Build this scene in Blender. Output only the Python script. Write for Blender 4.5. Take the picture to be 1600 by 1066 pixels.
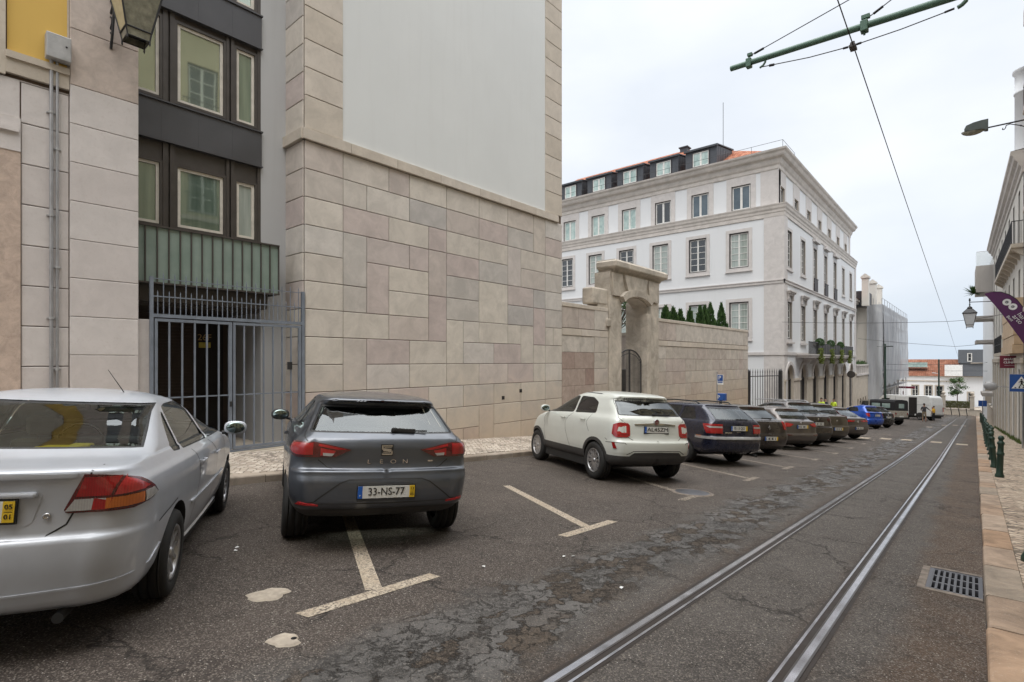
import bpy, bmesh, math, random
from math import radians, sin, cos, pi
from mathutils import Matrix, Vector
from mathutils.geometry import delaunay_2d_cdt
random.seed(7)
for _o in list(bpy.data.objects): bpy.data.objects.remove(_o)
scene = bpy.context.scene
COL = scene.collection

# ---------------------------------------------------------------- camera
cam_d = bpy.data.cameras.new('camera'); cam = bpy.data.objects.new('camera', cam_d); COL.objects.link(cam)
cam.location = (0, 0, 1.6); cam.rotation_euler = (radians(90), 0, radians(41.1))
cam_d.sensor_width = 36; cam_d.lens = 36*830/1600; cam_d.shift_y = 0.0195
cam_d.clip_start = 0.05; cam_d.clip_end = 9000
scene.camera = cam

# ---------------------------------------------------------------- world, overcast
SUN_EL, SUN_AZ = 62, 150
w = bpy.data.worlds.new('World'); scene.world = w; w.use_nodes = True
nt = w.node_tree; nt.nodes.clear()
out = nt.nodes.new('ShaderNodeOutputWorld'); bg = nt.nodes.new('ShaderNodeBackground')
sky = nt.nodes.new('ShaderNodeTexSky'); sky.sky_type = 'NISHITA'; sky.sun_disc = False
sky.sun_elevation = radians(SUN_EL); sky.sun_rotation = radians(SUN_AZ); sky.air_density = 1.5; sky.dust_density = 4
tc = nt.nodes.new('ShaderNodeTexCoord'); sx = nt.nodes.new('ShaderNodeSeparateXYZ')
nt.links.new(tc.outputs['Generated'], sx.inputs[0])
# cloud deck: brighter overhead than near the horizon, soft broad mottling
mpp = nt.nodes.new('ShaderNodeMapping'); mpp.inputs['Scale'].default_value = (1, 1, 2.2)
nt.links.new(tc.outputs['Generated'], mpp.inputs[0])
nz = nt.nodes.new('ShaderNodeTexNoise'); nz.inputs['Scale'].default_value = 2.1; nz.inputs['Detail'].default_value = 5
nz.inputs['Roughness'].default_value = .5; nt.links.new(mpp.outputs[0], nz.inputs[0])
cr = nt.nodes.new('ShaderNodeValToRGB'); nt.links.new(nz.outputs[0], cr.inputs[0])
cr.color_ramp.elements[0].position = .36; cr.color_ramp.elements[0].color = (7.5, 8.0, 8.7, 1)
cr.color_ramp.elements[1].position = .64; cr.color_ramp.elements[1].color = (9.0, 9.35, 9.9, 1)
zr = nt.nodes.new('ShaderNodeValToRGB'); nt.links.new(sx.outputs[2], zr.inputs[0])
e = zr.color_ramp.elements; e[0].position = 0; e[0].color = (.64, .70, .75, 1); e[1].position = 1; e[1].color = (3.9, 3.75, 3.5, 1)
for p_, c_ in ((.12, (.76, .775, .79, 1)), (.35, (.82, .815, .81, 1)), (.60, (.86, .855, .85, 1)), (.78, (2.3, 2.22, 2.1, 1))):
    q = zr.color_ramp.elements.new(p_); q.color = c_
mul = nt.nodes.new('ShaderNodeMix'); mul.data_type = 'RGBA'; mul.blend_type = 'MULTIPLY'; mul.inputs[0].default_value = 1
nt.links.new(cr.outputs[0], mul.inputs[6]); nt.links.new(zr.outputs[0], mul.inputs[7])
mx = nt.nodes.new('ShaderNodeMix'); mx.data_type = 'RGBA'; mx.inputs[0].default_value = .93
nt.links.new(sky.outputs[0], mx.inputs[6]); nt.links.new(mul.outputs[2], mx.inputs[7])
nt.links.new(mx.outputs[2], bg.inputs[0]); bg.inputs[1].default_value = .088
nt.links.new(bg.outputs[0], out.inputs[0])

sd = bpy.data.lights.new('sun', 'SUN'); sd.energy = 1.0; sd.angle = radians(45); sd.color = (1, .965, .92)
so = bpy.data.objects.new('sun', sd); COL.objects.link(so)
so.rotation_euler = (radians(90-SUN_EL), 0, radians(180-SUN_AZ))
vs = scene.view_settings; vs.view_transform = 'Standard'; vs.look = 'None'; vs.exposure = 0.70; vs.gamma = 1

# ---------------------------------------------------------------- terrain profile: a street falling away
def G(y):
    if y < 20: return -.0709*y
    if y < 93: return -1.418-.0633*(y-20)
    return -6.04

# ---------------------------------------------------------------- material helpers
MATS = {}
class NT:
    def __init__(s, name):
        s.m = bpy.data.materials.new(name); s.m.use_nodes = True; s.t = s.m.node_tree; s.n = s.t.nodes; s.l = s.t.links
        s.b = s.n['Principled BSDF']; MATS[name] = s.m
    def put(s, sock, v):
        if isinstance(v, bpy.types.NodeSocket): s.l.new(v, sock)
        elif isinstance(v, (tuple, list)):
            sock.default_value = tuple(v)+((1,) if len(v) == 3 and len(sock.default_value) == 4 else ())
        else: sock.default_value = v
    def co(s, kind='Object', scale=None, loc=None, rot=None):
        c = s.n.new('ShaderNodeTexCoord').outputs[kind]
        if scale is None and loc is None and rot is None: return c
        m = s.n.new('ShaderNodeMapping'); s.l.new(c, m.inputs[0])
        if scale is not None: m.inputs['Scale'].default_value = scale if isinstance(scale, tuple) else (scale,)*3
        if loc is not None: m.inputs['Location'].default_value = loc
        if rot is not None: m.inputs['Rotation'].default_value = rot
        return m.outputs[0]
    def world(s):
        return s.n.new('ShaderNodeNewGeometry').outputs['Position']
    def island(s):
        return s.n.new('ShaderNodeNewGeometry').outputs['Random Per Island']
    def sep(s, v):
        x = s.n.new('ShaderNodeSeparateXYZ'); s.l.new(v, x.inputs[0]); return x.outputs
    def noise(s, v, scale, detail=4, rough=.55, dist=0, col=False):
        x = s.n.new('ShaderNodeTexNoise'); s.l.new(v, x.inputs[0]); x.inputs['Scale'].default_value = scale
        x.inputs['Detail'].default_value = detail; x.inputs['Roughness'].default_value = rough; x.inputs['Distortion'].default_value = dist
        return x.outputs[1 if col else 0]
    def voro(s, v, scale, feature='F1', rand=1, out=0):
        x = s.n.new('ShaderNodeTexVoronoi'); x.feature = feature; s.l.new(v, x.inputs[0]); x.inputs['Scale'].default_value = scale
        x.inputs['Randomness'].default_value = rand; return x.outputs[out]
    def ramp(s, f, *st, interp='LINEAR'):
        x = s.n.new('ShaderNodeValToRGB'); s.put(x.inputs[0], f); x.color_ramp.interpolation = interp
        el = x.color_ramp.elements
        def c4(c): return (c, c, c, 1) if not isinstance(c, tuple) else c+(1,)
        el[0].position, el[0].color = st[0][0], c4(st[0][1]); el[1].position, el[1].color = st[-1][0], c4(st[-1][1])
        for p, c in st[1:-1]:
            q = el.new(p); q.color = c4(c)
        return x.outputs[0]
    def mix(s, f, a, b, mode='MIX'):
        x = s.n.new('ShaderNodeMix'); x.data_type = 'RGBA'; x.blend_type = mode
        s.put(x.inputs[0], f); s.put(x.inputs[6], a); s.put(x.inputs[7], b); return x.outputs[2]
    def math(s, op, a, b=0, c=0, clamp=False):
        x = s.n.new('ShaderNodeMath'); x.operation = op; x.use_clamp = clamp
        s.put(x.inputs[0], a); s.put(x.inputs[1], b); s.put(x.inputs[2], c); return x.outputs[0]
    def vadd(s, a, b, mode='ADD'):
        x = s.n.new('ShaderNodeVectorMath'); x.operation = mode; s.put(x.inputs[0], a); s.put(x.inputs[1], b); return x.outputs[0]
    def bump(s, h, strength=.3, dist=.01, prev=None):
        x = s.n.new('ShaderNodeBump'); x.inputs['Strength'].default_value = strength; x.inputs['Distance'].default_value = dist
        s.l.new(h, x.inputs['Height'])
        if prev is not None: s.l.new(prev, x.inputs['Normal'])
        return x.outputs[0]
    def done(s, col=None, rough=.7, metal=0, normal=None, spec=.5, coat=0, alpha=None, trans=0):
        b = s.b
        if col is not None: s.put(b.inputs['Base Color'], col)
        s.put(b.inputs['Roughness'], rough); s.put(b.inputs['Metallic'], metal); s.put(b.inputs['Specular IOR Level'], spec)
        if normal is not None: s.l.new(normal, b.inputs['Normal'])
        if coat: b.inputs['Coat Weight'].default_value = coat; b.inputs['Coat Roughness'].default_value = .04
        if alpha is not None: s.put(b.inputs['Alpha'], alpha)
        if trans: b.inputs['Transmission Weight'].default_value = trans
        return s.m

def simple(name, col, rough=.6, metal=0, var=.12, scale=6, spec=.5, bump=0, coat=0, dirt=None):
    t = NT(name); v = t.world()
    n = t.noise(v, scale, 5)
    lo = tuple(max(0, c*(1-var)) for c in col); hi = tuple(min(1, c*(1+var)) for c in col)
    c = t.ramp(n, (.3, lo), (.7, hi))
    if dirt:
        d = t.ramp(t.noise(v, scale*.35, 6, .65), (.5, 0.0), (.75, dirt[1])); c = t.mix(d, c, dirt[0])
    nr = t.bump(t.noise(v, scale*12, 3), bump, .004) if bump else None
    return t.done(c, t.ramp(n, (.3, max(0.03, rough-.07)), (.7, min(1, rough+.07))), metal, nr, spec, coat)

# ---- plaster with faint streaks
def plaster(name, col, streak=.06, dirty=(.3, .28, .25), amt=.25):
    t = NT(name); v = t.world()
    big = t.noise(v, .5, 5, .6); fine = t.noise(v, 40, 3)
    mp = t.n.new('ShaderNodeMapping'); mp.inputs['Scale'].default_value = (3, 3, .22); t.l.new(v, mp.inputs[0])
    st = t.noise(mp.outputs[0], 1.5, 5, .6)
    c = t.mix(t.ramp(big, (.35, 0.0), (.7, 1.0)), tuple(x*(1-streak) for x in col), col)
    c = t.mix(t.ramp(st, (.52, 0.0), (.8, amt)), c, dirty)
    return t.done(c, .85, 0, t.bump(fine, .12, .003), .2)
# ---- cut stone: each block (mesh island) its own tone, mottled
def stone(name, tones, mott=.25, scale=5, vein=None, rough=.75, bump=.25, under=None):
    t = NT(name); v = t.world(); i = t.island()
    st = [((k+.5)/len(tones), c) for k, c in enumerate(tones)]
    c = t.ramp(i, *st)
    off = t.vadd(v, t.vadd(t.n.new('ShaderNodeNewGeometry').outputs['Position'], (0, 0, 0), 'MULTIPLY'))
    io = t.n.new('ShaderNodeCombineXYZ'); t.put(io.inputs[0], t.math('MULTIPLY', i, 37.0)); t.put(io.inputs[1], t.math('MULTIPLY', i, 91.0))
    vv = t.vadd(v, io.outputs[0])
    n1 = t.noise(vv, scale*.5, 6, .65, .6); n2 = t.noise(vv, scale*4, 4, .6)
    c = t.mix(t.ramp(n1, (.35, 0.0), (.68, 1.0)), t.mix(1.0, c, (1-mott,)*3, 'MULTIPLY'), c)
    c = t.mix(t.ramp(n2, (.55, 0.0), (.78, .35)), c, vein or (.42, .37, .33))
    c = t.mix(t.ramp(t.noise(vv, scale*14, 2), (.62, 0.0), (.75, .3)), c, (.62, .58, .54))
    if under is not None:      # warm water staining that lies low on the wall
        z = t.sep(v)[2]
        f = t.math('MULTIPLY', t.ramp(t.math('ADD', t.math('MULTIPLY', z, -.33), t.math('ADD', .45, t.math('MULTIPLY', n1, .6))), (.35, 0.0), (1.1, 1.0)), .55)
        c = t.mix(f, c, under)
    return t.done(c, rough, 0, t.bump(n2, bump, .004), .3)

# ================================================================ mesh builder
class MB:
    def __init__(s): s.v = []; s.f = []; s.mi = []; s.M = Matrix.Identity(4); s.sm = []
    def add(s, vs, fs, mi=0, smooth=False):
        o = len(s.v); s.v += [tuple(s.M @ Vector(p)) for p in vs]
        for f in fs: s.f.append([o+i for i in f]); s.mi.append(mi); s.sm.append(smooth)
    def box(s, x0, x1, y0, y1, z0, z1, mi=0, bev=0):
        if x0 > x1: x0, x1 = x1, x0
        if y0 > y1: y0, y1 = y1, y0
        if z0 > z1: z0, z1 = z1, z0
        if bev <= 0:
            s.add([(x0,y0,z0),(x1,y0,z0),(x1,y1,z0),(x0,y1,z0),(x0,y0,z1),(x1,y0,z1),(x1,y1,z1),(x0,y1,z1)],
                  [(0,3,2,1),(4,5,6,7),(0,1,5,4),(1,2,6,5),(2,3,7,6),(3,0,4,7)], mi)
        else:
            bm = bmesh.new(); bmesh.ops.create_cube(bm, size=1)
            for q in bm.verts: q.co = Vector(((x0+x1)/2+q.co.x*(x1-x0), (y0+y1)/2+q.co.y*(y1-y0), (z0+z1)/2+q.co.z*(z1-z0)))
            bmesh.ops.bevel(bm, geom=bm.edges[:], offset=bev, segments=2, affect='EDGES', profile=.5)
            s.bm(bm, mi); bm.free()
    def bm(s, bm, mi=0, smooth=False):
        bm.verts.ensure_lookup_table(); bm.verts.index_update()
        s.add([tuple(q.co) for q in bm.verts], [[q.index for q in f.verts] for f in bm.faces], mi, smooth)
    def tube(s, p0, p1, r0, r1=None, n=8, mi=0, caps=True):
        r1 = r0 if r1 is None else r1
        p0 = Vector(p0); p1 = Vector(p1); d = (p1-p0).normalized()
        a = d.orthogonal().normalized(); b = d.cross(a)
        vs = [p0+(a*cos(2*pi*k/n)+b*sin(2*pi*k/n))*r0 for k in range(n)]+[p1+(a*cos(2*pi*k/n)+b*sin(2*pi*k/n))*r1 for k in range(n)]
        s.add([tuple(q) for q in vs], [(k, (k+1)%n, n+(k+1)%n, n+k) for k in range(n)], mi, True)
        if caps: s.add([tuple(q) for q in vs], [tuple(range(n-1, -1, -1)), tuple(range(n, 2*n))], mi)
    def path(s, pts, r, n=6, mi=0):
        for a, b in zip(pts, pts[1:]): s.tube(a, b, r, r, n, mi)
    def lathe(s, prof, c=(0,0,0), n=24, mi=0, axis='z', smooth=True):
        vs = []
        for (r, h) in prof:
            for k in range(n):
                a = 2*pi*k/n
                if axis == 'z': vs.append((c[0]+r*cos(a), c[1]+r*sin(a), c[2]+h))
                elif axis == 'y': vs.append((c[0]+r*cos(a), c[1]+h, c[2]+r*sin(a)))
                else: vs.append((c[0]+h, c[1]+r*cos(a), c[2]+r*sin(a)))
        fs = [(j*n+k, j*n+(k+1)%n, (j+1)*n+(k+1)%n, (j+1)*n+k) for j in range(len(prof)-1) for k in range(n)]
        s.add(vs, fs, mi, smooth)
    def prism(s, poly, a, b, axis='y', mi=0, smooth=False):
        """extrude a 2-D polygon; axis y: poly=(x,z), axis x: poly=(y,z), axis z: poly=(x,y)"""
        def P(p, h): return (p[0], h, p[1]) if axis == 'y' else ((h, p[0], p[1]) if axis == 'x' else (p[0], p[1], h))
        n = len(poly); vs = [P(p, a) for p in poly]+[P(p, b) for p in poly]
        s.add(vs, [(k, (k+1)%n, n+(k+1)%n, n+k) for k in range(n)], mi, smooth)
        s.add(vs, [tuple(range(n)), tuple(range(n, 2*n))], mi)
    def build(s, name, mats, parent=None, label=None, cat=None, group=None, kind=None, fix=True, auto=None):
        me = bpy.data.meshes.new(name); me.from_pydata(s.v, [], s.f); 
        if not isinstance(mats, (list, tuple)): mats = [mats]
        for m in mats: me.materials.append(MATS[m] if isinstance(m, str) else m)
        me.polygons.foreach_set('material_index', s.mi); me.polygons.foreach_set('use_smooth', s.sm)
        if fix:
            bm = bmesh.new(); bm.from_mesh(me); bmesh.ops.remove_doubles(bm, verts=bm.verts[:], dist=1e-5) if fix == 'weld' else None
            bmesh.ops.recalc_face_normals(bm, faces=bm.faces[:]); bm.to_mesh(me); bm.free()
        me.update()
        o = bpy.data.objects.new(name, me); COL.objects.link(o)
        if parent: o.parent = parent
        tag(o, label, cat, group, kind); return o

def tag(o, label=None, cat=None, group=None, kind=None):
    for k, v in (('label', label), ('category', cat), ('group', group), ('kind', kind)):
        if v: o[k] = v
def thing(name, label, cat, loc=(0,0,0), rz=0, group=None):
    o = bpy.data.objects.new(name, None); COL.objects.link(o); o.empty_display_size = .2
    o.location = loc; o.rotation_euler = (0, 0, rz); tag(o, label, cat, group); return o
def kids(o): return [c for c in bpy.data.objects if c.parent == o]
def clone(o, parent=None, loc=None, rz=None, label=None):
    c = o.copy(); COL.objects.link(c); c.parent = parent
    if loc is not None: c.location = loc
    if rz is not None: c.rotation_euler = (0, 0, rz)
    if label: c['label'] = label
    for k in kids(o): clone(k, c)
    return c

def cdt(outer, holes, step=0):
    """triangulate outer polygon minus holes -> verts2d, tris"""
    vs = [Vector(p) for p in outer]; n = len(vs); fc = []; ed = [(i, (i+1) % n) for i in range(n)]
    for h in holes:
        o = len(vs); m = len(h); vs += [Vector(p) for p in h]; ed += [(o+i, o+(i+1) % m) for i in range(m)]
    r = delaunay_2d_cdt(vs, ed, [], 0, 1e-5)
    V = r[0]; F = []
    for f in r[2]:
        c = sum((V[i] for i in f), Vector((0, 0)))/len(f)
        if inpoly(c, outer) and not any(inpoly(c, h) for h in holes): F.append(f)
    return V, F
def inpoly(p, poly):
    x, y = p[0], p[1]; r = False; n = len(poly); j = n-1
    for i in range(n):
        xi, yi = poly[i][0], poly[i][1]; xj, yj = poly[j][0], poly[j][1]
        if (yi > y) != (yj > y) and x < (xj-xi)*(y-yi)/(yj-yi)+xi: r = not r
        j = i
    return r
def rect(u0, u1, z0, z1): return [(u0, z0), (u1, z0), (u1, z1), (u0, z1)]
def archpoly(u0, u1, z0, zs, n=10):
    c = (u0+u1)/2; r = (u1-u0)/2
    return [(u0, z0), (u1, z0)]+[(c+r*cos(pi*k/n), zs+r*sin(pi*k/n)) for k in range(n+1)]
# facade frames: local X runs along the wall, local -Y points out of the wall
def wallmesh(mb, outer, holes, depth=.25, d=0, mi=0, mi_rev=None):
    V, F = cdt(outer, holes)
    mb.add([(p[0], d, p[1]) for p in V], F, mi)
    for h in holes:
        m = len(h); vs = [(p[0], d, p[1]) for p in h]+[(p[0], d+depth, p[1]) for p in h]
        mb.add(vs, [(i, (i+1) % m, m+(i+1) % m, m+i) for i in range(m)], mi if mi_rev is None else mi_rev)
def blocks(mb, u0, u1, z0, z1, rowh, mod, d=0, gap=.012, thick=.03, mi=0, tall=.1, off=0, clipz=None, wmin=1, seed=1, fixed=None):
    """courses of slabs; each slab its own island, slightly chamfered, standing out of the backing"""
    rnd = random.Random(seed)
    rows = max(1, round((z1-z0)/rowh)); rh = (z1-z0)/rows; cols = max(1, round((u1-u0)/mod)); cw = (u1-u0)/cols
    used = [[False]*cols for _ in range(rows)]
    for r in range(rows):
        c = 0; first = (r+off) % 2
        while c < cols:
            if used[r][c]: c += 1; continue
            wd = 1 if (c == 0 and first) else 2
            if rnd.random() < .12: wd = 1
            ht = 1
            if rnd.random() < tall and r+1 < rows and not used[r+1][c]: ht = 2; wd = 1 if rnd.random() < .6 else wd
            wd = min(wd, cols-c)
            while wd > 1 and any(used[r][c+k] or (ht > 1 and used[r+1][c+k]) for k in range(wd)): wd -= 1
            for a in range(ht):
                for k in range(wd):
                    if r+a < rows: used[r+a][c+k] = True
            slab(mb, u0+c*cw, u0+(c+wd)*cw, z0+r*rh, z0+(r+ht)*rh, d+rnd.uniform(-.002, .002), gap, thick, mi)
            c += wd
def slab(mb, u0, u1, z0, z1, d=0, gap=.012, thick=.03, mi=0, ch=.009):
    g = gap/2; a = (u0+g, u1-g, z0+g, z1-g); b = (u0+g+ch, u1-g-ch, z0+g+ch, z1-g-ch)
    vs = [(a[0], d, a[2]), (a[1], d, a[2]), (a[1], d, a[3]), (a[0], d, a[3]),
          (a[0], d-thick+ch, a[2]), (a[1], d-thick+ch, a[2]), (a[1], d-thick+ch, a[3]), (a[0], d-thick+ch, a[3]),
          (b[0], d-thick, b[2]), (b[1], d-thick, b[2]), (b[1], d-thick, b[3]), (b[0], d-thick, b[3])]
    fs = [(8, 9, 10, 11)]+[(k, (k+1) % 4, 4+(k+1) % 4, 4+k) for k in range(4)]+[(4+k, 4+(k+1) % 4, 8+(k+1) % 4, 8+k) for k in range(4)]
    mb.add(vs, fs, mi)
def cornice(mb, u0, u1, prof, mi=0, ret0=False, ret1=False):
    """prof: (out, z) from bottom to top; swept along the wall, closed at the ends; ret: mitred return ends"""
    n = len(prof)
    a = [(u0-(p[0] if ret0 else 0), -p[0], p[1]) for p in prof]; b = [(u1+(p[0] if ret1 else 0), -p[0], p[1]) for p in prof]
    mb.add(a+b, [(k, k+1, n+k+1, n+k) for k in range(n-1)], mi)
    if not ret0: mb.add(a+[(u0, .05, prof[0][1]), (u0, .05, prof[-1][1])], [tuple(range(n))+(n+1, n)], mi)
    if not ret1: mb.add(b+[(u1, .05, prof[0][1]), (u1, .05, prof[-1][1])], [tuple(range(n))+(n+1, n)], mi)
RZ = lambda deg: Matrix.Rotation(radians(deg), 4, 'Z')
def text_mesh(s, size, ext=.002, font_sx=1.0, align='CENTER'):
    cu = bpy.data.curves.new('t', 'FONT'); cu.body = s; cu.size = size; cu.extrude = ext; cu.align_x = align; cu.align_y = 'CENTER'; cu.resolution_u = 3
    o = bpy.data.objects.new('t', cu); COL.objects.link(o)
    me = bpy.data.meshes.new_from_object(o.evaluated_get(bpy.context.evaluated_depsgraph_get()))
    bpy.data.objects.remove(o); bpy.data.curves.remove(cu)
    for q in me.vertices: q.co.x *= font_sx
    return me
def add_text(mb, s, size, M, mi=0, sx=1.0, ext=.002, align='CENTER'):
    """text lies in its local XY plane, moved by M"""
    me = text_mesh(s, size, ext, sx, align); old = mb.M; mb.M = old @ M
    mb.add([tuple(q.co) for q in me.vertices], [list(p.vertices) for p in me.polygons], mi); mb.M = old
    bpy.data.meshes.remove(me)
# ================================================================ materials of the setting
def mk_asphalt():
    t = NT('asphalt'); P = t.world(); X = t.sep(P)[0]; Yc = t.sep(P)[1]
    fine = t.noise(P, 170, 2, .6); med = t.noise(P, 28, 5, .65); big = t.noise(P, .9, 6, .62)
    wob = t.math('MULTIPLY', t.math('SUBTRACT', t.noise(P, 1.1, 6, .62), .5), 1.5)
    xw = t.math('ADD', X, wob)
    park = t.ramp(big, (.3, (.044, .034, .029)), (.7, (.082, .065, .055)))
    lane = t.ramp(big, (.3, (.058, .050, .045)), (.7, (.092, .081, .073)))
    gut = t.ramp(big, (.3, (.052, .033, .022)), (.7, (.100, .066, .045)))
    fp = t.math('MULTIPLY', t.math('ADD', xw, 2.75), -4.0, clamp=True)            # 1 on the parking side
    fg = t.math('MULTIPLY', t.math('ADD', t.math('ADD', X, t.math('MULTIPLY', wob, .35)), .52), 6.0, clamp=True)             # 1 in the right gutter
    c = t.mix(fp, lane, park); c = t.mix(fg, c, gut)
    # mottled darker oil and lighter worn spots
    sp = t.noise(P, 3.2, 6, .7)
    c = t.mix(t.ramp(sp, (.50, 0.0), (.70, .6)), c, (.026, .020, .017))
    c = t.mix(t.ramp(t.noise(t.vadd(P, (9, 3, 1)), 4.3, 6, .7), (.58, 0.0), (.78, .4)), c, (.115, .10, .088))
    # aggregate: dark grit and pale chips
    g = t.voro(P, 135, 'F1', 1, 1)
    gs = t.sep(g)[0]
    c = t.mix(t.ramp(gs, (.0, .75), (.36, 0.0)), c, (.014, .012, .010))
    c = t.mix(t.ramp(gs, (.78, 0.0), (.84, .75)), c, (.19, .165, .14))
    g2 = t.voro(P, 75, 'F1', 1, 1); d2 = t.voro(P, 75, 'F1', 1, 0)
    chip = t.math('MULTIPLY', t.ramp(t.sep(g2)[1], (.955, 0.0), (.962, 1.0)), t.ramp(d2, (.22, 1.0), (.34, 0.0)))
    c = t.mix(chip, c, (.45, .42, .38))
    # broken band of patched, crazed asphalt between the bays and the track
    bw = t.math('ADD', t.math('ADD', X, 2.45), t.math('MULTIPLY', t.math('SUBTRACT', t.noise(P, .8, 6, .65), .5), 1.3))
    band = t.ramp(t.math('ABSOLUTE', bw), (.26, 1.0), (.5, 0.0))
    pv = t.vadd(P, t.vadd(t.noise(P, 4.0, 6, .7, 0, True), (.55, .55, .55), 'MULTIPLY'))
    mp = t.n.new('ShaderNodeMapping'); mp.inputs['Scale'].default_value = (3.4, 1.5, 1); t.l.new(pv, mp.inputs[0])
    ed = t.voro(mp.outputs[0], 2.4, 'DISTANCE_TO_EDGE'); ed2 = t.voro(mp.outputs[0], 7.5, 'DISTANCE_TO_EDGE')
    cell = t.sep(t.voro(mp.outputs[0], 2.4, 'F1', 1, 1))[0]
    patch = t.math('MULTIPLY', band, t.ramp(cell, (.35, 0.0), (.45, 1.0)))
    c = t.mix(t.math('MULTIPLY', patch, .55), c, t.mix(t.ramp(sp, (.3, 0.0), (.7, 1.0)), (.098, .094, .090), (.140, .134, .128)))
    rub = t.math('MULTIPLY', band, t.ramp(cell, (.36, 1.0), (.44, 0.0)))
    c = t.mix(t.math('MULTIPLY', rub, .7), c, t.ramp(t.noise(P, 45, 4, .7), (.35, (.022, .016, .012)), (.7, (.13, .095, .065))))
    thin = t.math('MULTIPLY', band, t.math('MULTIPLY', t.ramp(ed2, (.0, 1.0), (.08, 0.0)), t.ramp(t.noise(P, 1.7, 4), (.45, 0.0), (.6, 1.0))))
    crack = t.math('MAXIMUM', t.math('MULTIPLY', band, t.ramp(ed, (.0, 1.0), (.07, 0.0))), thin)
    # hairline cracks elsewhere
    pc = t.vadd(P, t.vadd(t.noise(t.vadd(P, (4, 4, 4)), 1.4, 5, .65, 0, True), (.9, .9, .9), 'MULTIPLY'))
    ed3 = t.voro(pc, .75, 'DISTANCE_TO_EDGE')
    hair = t.math('MULTIPLY', t.ramp(ed3, (.0, 1.0), (.016, 0.0)), t.ramp(t.noise(P, .6, 3), (.42, 0.0), (.54, .9)))
    crack = t.math('MAXIMUM', crack, hair)
    c = t.mix(t.math('MULTIPLY', crack, .9), c, (.014, .011, .009))
    # rust and dirt beside the rails
    for rx_ in (-1.78, -.83):
        dd = t.math('ABSOLUTE', t.math('ADD', X, -rx_))
        f = t.math('MULTIPLY', t.ramp(dd, (.05, 1.0), (.17, 0.0)), t.ramp(t.noise(P, 5, 5, .7), (.35, .2), (.65, .8)))
        c = t.mix(f, c, (.048, .030, .020))
    h = t.math('ADD', t.math('MULTIPLY', gs, .35), t.math('ADD', t.math('MULTIPLY', med, .6), t.math('ADD', t.math('MULTIPLY', fine, .5), t.math('MULTIPLY', crack, -2.5))))
    h = t.math('ADD', h, t.math('MULTIPLY', patch, 1.0)); h = t.math('ADD', h, t.math('MULTIPLY', rub, -.8))
    rgh = t.mix(patch, t.ramp(med, (.3, .72), (.7, .92)), (.5, .5, .5))
    t.done(c, rgh, 0, t.bump(h, .75, .006), .35)
mk_asphalt()
def mk_cobble(name, c0, c1, joint, scale):
    t = NT(name); P = t.world()
    pv = t.vadd(P, t.vadd(t.noise(P, 2.2, 2, .5, 0, True), (.12, .12, .12), 'MULTIPLY'))
    mp = t.n.new('ShaderNodeMapping'); mp.inputs['Rotation'].default_value = (0, 0, radians(40)); t.l.new(pv, mp.inputs[0])
    e = t.voro(mp.outputs[0], scale, 'DISTANCE_TO_EDGE', .42); cl = t.sep(t.voro(mp.outputs[0], scale, 'F1', .42, 1))[0]
    j = t.ramp(e, (.035, 1.0), (.10, 0.0))
    c = t.ramp(cl, (.1, c0), (.5, tuple((a+b)/2 for a, b in zip(c0, c1))), (.9, c1))
    c = t.mix(t.ramp(t.noise(P, 1.3, 5, .65), (.45, 0.0), (.75, .55)), c, tuple(x*.55 for x in c0))
    c = t.mix(t.math('MULTIPLY', j, .85), c, joint)
    h = t.math('ADD', t.ramp(e, (.0, 0.0), (.22, 1.0)), t.math('MULTIPLY', t.noise(P, 60, 3), .25))
    t.done(c, .72, 0, t.bump(h, .8, .012), .35)
mk_cobble('cobble', (.37, .31, .25), (.60, .53, .45), (.10, .080, .062), 9.5)
mk_cobble('cobble_warm', (.33, .25, .185), (.52, .42, .32), (.07, .052, .038), 9.0)
stone('kerb_warm', [(.40, .26, .165), (.47, .32, .215), (.36, .255, .18), (.43, .33, .25), (.33, .27, .21)], .5, 6, (.26, .17, .10), .8, .5)
stone('kerb_pale', [(.34, .28, .22), (.40, .34, .28), (.30, .25, .20)], .35, 6, (.2, .16, .12), .8, .5)
stone('clad', [(.60, .55, .49), (.64, .59, .52), (.56, .51, .46), (.52, .44, .415), (.62, .585, .545), (.64, .585, .515), (.49, .465, .445), (.59, .535, .47), (.54, .46, .435), (.63, .575, .515)],
      .22, 4.5, (.42, .345, .31), .78, .25, under=(.47, .35, .225))
stone('clad_trim', [(.58, .515, .44), (.55, .49, .415), (.61, .55, .48)], .18, 4, (.36, .30, .25), .8, .2)
stone('clad_red', [(.33, .235, .20), (.37, .275, .235), (.43, .345, .295)], .25, 9, (.17, .11, .09), .8, .2)
stone('court_stone', [(.54, .485, .42), (.58, .525, .46), (.50, .445, .39), (.52, .44, .395), (.60, .55, .49)], .3, 4, (.29, .23, .19), .8, .3, under=(.40, .30, .20))
stone('portal_stone', [(.56, .50, .42), (.59, .53, .45)], .42, 3.5, (.27, .23, .185), .88, .6)
stone('panel_lilac', [(.61, .57, .55), (.64, .60, .58), (.59, .545, .525)], .12, 6, (.43, .36, .33), .6, .12)
stone('panel_pink', [(.56, .475, .42), (.59, .505, .45)], .25, 8, (.40, .29, .235), .75, .3)
stone('pink_rough', [(.60, .48, .40), (.57, .45, .375)], .3, 12, (.30, .19, .14), .9, .9)
stone('trim_stone', [(.58, .55, .53), (.56, .53, .51)], .16, 5, (.40, .35, .32), .8, .15)
stone('cornice_stone', [(.57, .53, .49), (.59, .55, .51)], .25, 3, (.33, .29, .26), .85, .2)
stone('beige_stone', [(.56, .495, .415), (.53, .47, .395), (.59, .525, .44)], .2, 3, (.33, .27, .21), .85, .2)
plaster('plaster_grey', (.66, .675, .67), .05, (.48, .47, .45), .14)
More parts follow.
